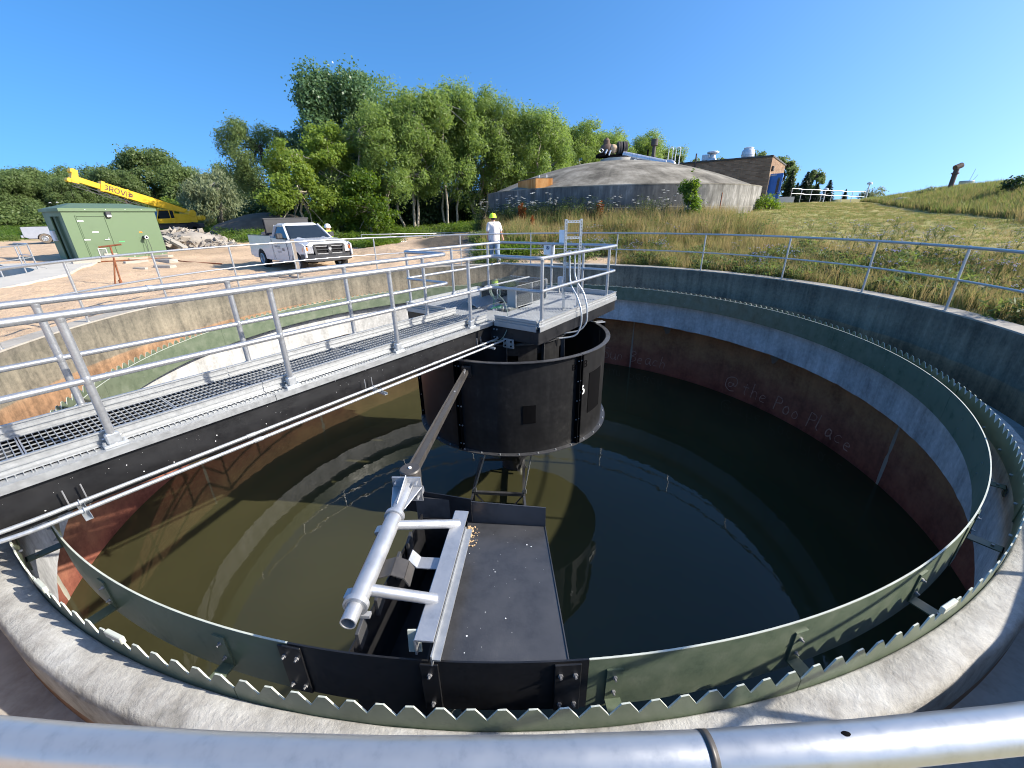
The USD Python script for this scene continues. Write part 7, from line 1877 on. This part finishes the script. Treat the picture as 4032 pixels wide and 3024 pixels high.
# green weeds: low leafy rosettes
WG = [(weed(rg, 70, .32, .14, .11), 'weed_green') for _ in range(3)] + [(weed(rg, 70, .30, .14, .10), 'weed_dark')]
k_weed = lambda x, y, az, d, r: (n2d(x, y, .55, 21) > .54) & ~mown(az, d) & (np.hypot(x, y) < 17)
P, az, d = pts_region(rg, -5, 62, 10, 22, 5000, k_weed)
scatter('green_weeds', 'leafy green weeds among the rough grass', WG, P, rg, .5, 1.2)
k_wall = lambda x, y, az, d, r: (np.hypot(x - DC[0], y - DC[1]) < DR + 1.6) & (r.random(len(x)) < np.where(az < 10, 1, .35))
WT = [(cat([weed(rg, 90, 1.5, .16, .12), tuft(rg, 8, 1.7, .12, .012, .3)]), 'weed_dark') for _ in range(2)] + [(cat([weed(rg, 60, 1.2, .15, .12), tuft(rg, 8, 1.4, .12, .012, .3)]), 'weed_green')]
P, az, d = pts_region(rg, -4.5, 24, 20, 28, 1900, k_wall)
scatter('tall_weeds', 'tall dark weeds along the foot of the round concrete tank', WT, P, rg, .45, .95)
k_field = lambda x, y, az, d, r: (veg_mask(x, y) > .5)
FW = [(cat([weed(rg, 60, .5, .3, .2), tuft(rg, 12, .7, .25, .03, .5)]), 'leaf_shrub'), (cat([weed(rg, 60, .5, .3, .2), tuft(rg, 12, .7, .25, .03, .5)]), 'weed_green')]
P, az, d = pts_region(rg, -52, -3, 34, 92, 14000, k_field)
scatter('field_weeds', 'green weeds covering the field before the trees', FW, P, rg, .5, 1.3)
k_pick = lambda x, y, az, d, r: (n2d(x, y, .5, 33) > .52)
P, az, d = pts_region(rg, -22, -15, 26, 34, 900, k_pick)
scatter('field_weeds', 'green weeds right of the white pickup', FW[:1], P, rg, .5, .9)
P, az, d = pts_region(rg, -3.6, 3.0, 17.2, 19.2, 260, None)
scatter('green_weeds', 'patch of fresh green weeds right of the walking person', [(weed(rg, 90, .4, .2, .13), 'leaf_shrub')], P, rg, .6, 1.1)
# white umbels and blue chicory
def umbel(rg, H, petal, n=3, head=.055, k=16):
    vs = [rod((0, 0, -.05), (.04, .02, H), .005, .003, 5)]; hs = []
    for q in range(n):
        a = rg.random() * 6.3; r = .22 * rg.random(); z = H * (.72 + .3 * rg.random())
        c = V([r * math.cos(a), r * math.sin(a), z]); vs.append(rod((.02, .01, H * .5), c, .004, .003, 5))
        C = c + np.c_[rg.normal(0, head * .5, (k, 2)), rg.normal(0, .008, k)]; N = rand_unit(rg, k) * .3 + V([0, 0, .9]); N /= np.linalg.norm(N, axis=1, keepdims=True)
        T = rand_unit(rg, k); T -= N * (T * N).sum(1, keepdims=True); T /= np.linalg.norm(T, axis=1, keepdims=True)
        hs.append(quads(C, N, T, head * .8, head * .6))
    return cat(vs), cat(hs)
rgf = np.random.default_rng(5)
k_fl = lambda x, y, az, d, r: (np.hypot(x - DC[0], y - DC[1]) < DR + 1.5)
P, az, d = pts_region(rgf, -3.8, 6.5, 20, 28, 420, k_fl)
P = P[:40]
ums = [umbel(rgf, 1.7, 1, 3, .085, 18) for _ in range(3)]
scatter('white_flowers', 'white flat-topped wild carrot flowers along the round concrete wall', [(u[1], 'petal_white') for u in ums], P, np.random.default_rng(6), .65, 1.05)
scatter('flower_stems', 'stems of the white wild carrot along the round concrete wall', [(u[0], 'weed_dark') for u in ums], P, np.random.default_rng(6), .65, 1.05)
P, az, d = pts_region(rgf, 9.5, 22, 20, 26, 500, k_fl); P = P[:22]
scatter('white_flowers', 'few white flowers before the middle of the round concrete wall', [(u[1], 'petal_white') for u in ums], P, np.random.default_rng(9), .55, .95)
k_ch = lambda x, y, az, d, r: (n2d(x, y, .6, 44) + .25 * (r.random(len(x)) - .5) > .52) & (np.hypot(x, y) > 8.3) & (np.hypot(x, y) < 15)
P, az, d = pts_region(rgf, 4, 60, 10, 20, 1400, k_ch); P = P[:300]
chs = [umbel(rgf, .55, 1, 5, .032, 6) for _ in range(3)]
scatter('chicory_flowers', 'small blue chicory flowers in the rough grass behind the right coping', [(u[1], 'petal_blue') for u in chs], P, np.random.default_rng(12), .6, 1.2)
scatter('chicory_stems', 'stems of the blue chicory behind the right coping', [(u[0], 'weed_green') for u in chs], P, np.random.default_rng(12), .6, 1.2)
# rusty dock seed heads
def dock(rg):
    C = np.c_[rg.normal(0, .035, (160, 2)), .45 + .75 * rg.random(160)]
    C = np.vstack([C + V([dx, dy, dz]) for dx, dy, dz in ((0, 0, 0), (.12, .05, -.15), (-.1, .08, -.1), (.05, -.12, -.2))])
    N = rand_unit(rg, len(C)); T = rand_unit(rg, len(C)); T -= N * (T * N).sum(1, keepdims=True); T /= np.linalg.norm(T, axis=1, keepdims=True)
    return quads(C, N, T, .07, .05)
dm = dock(rgf)
for k, (az, d, s, lab) in enumerate(((11.6, 23.0, 1.0, 'rust-red dock seed heads before the middle of the round concrete wall'), (1.6, 23.5, 1.15, 'rust-red dock seed heads left of the slotted frame, the upper clump'), (3.0, 21.2, .8, 'rust-red dock seed heads left of the slotted frame, the lower clump'))):
    x, y, z = at_az(az, d, .1)
    t = thing('dock_plant', lab, 'plant', (x, y, z), k, None, None, s)
    obj('seed_heads', dm, 'dock_rust', t, False)
    obj('stems', cat([rod((0, 0, 0), (dx, dy, 1.1 + dz), .012, .006, 5) for dx, dy, dz in ((0, 0, 0), (.12, .05, -.15), (-.1, .08, -.1), (.05, -.12, -.2))]), 'rust', t, False)
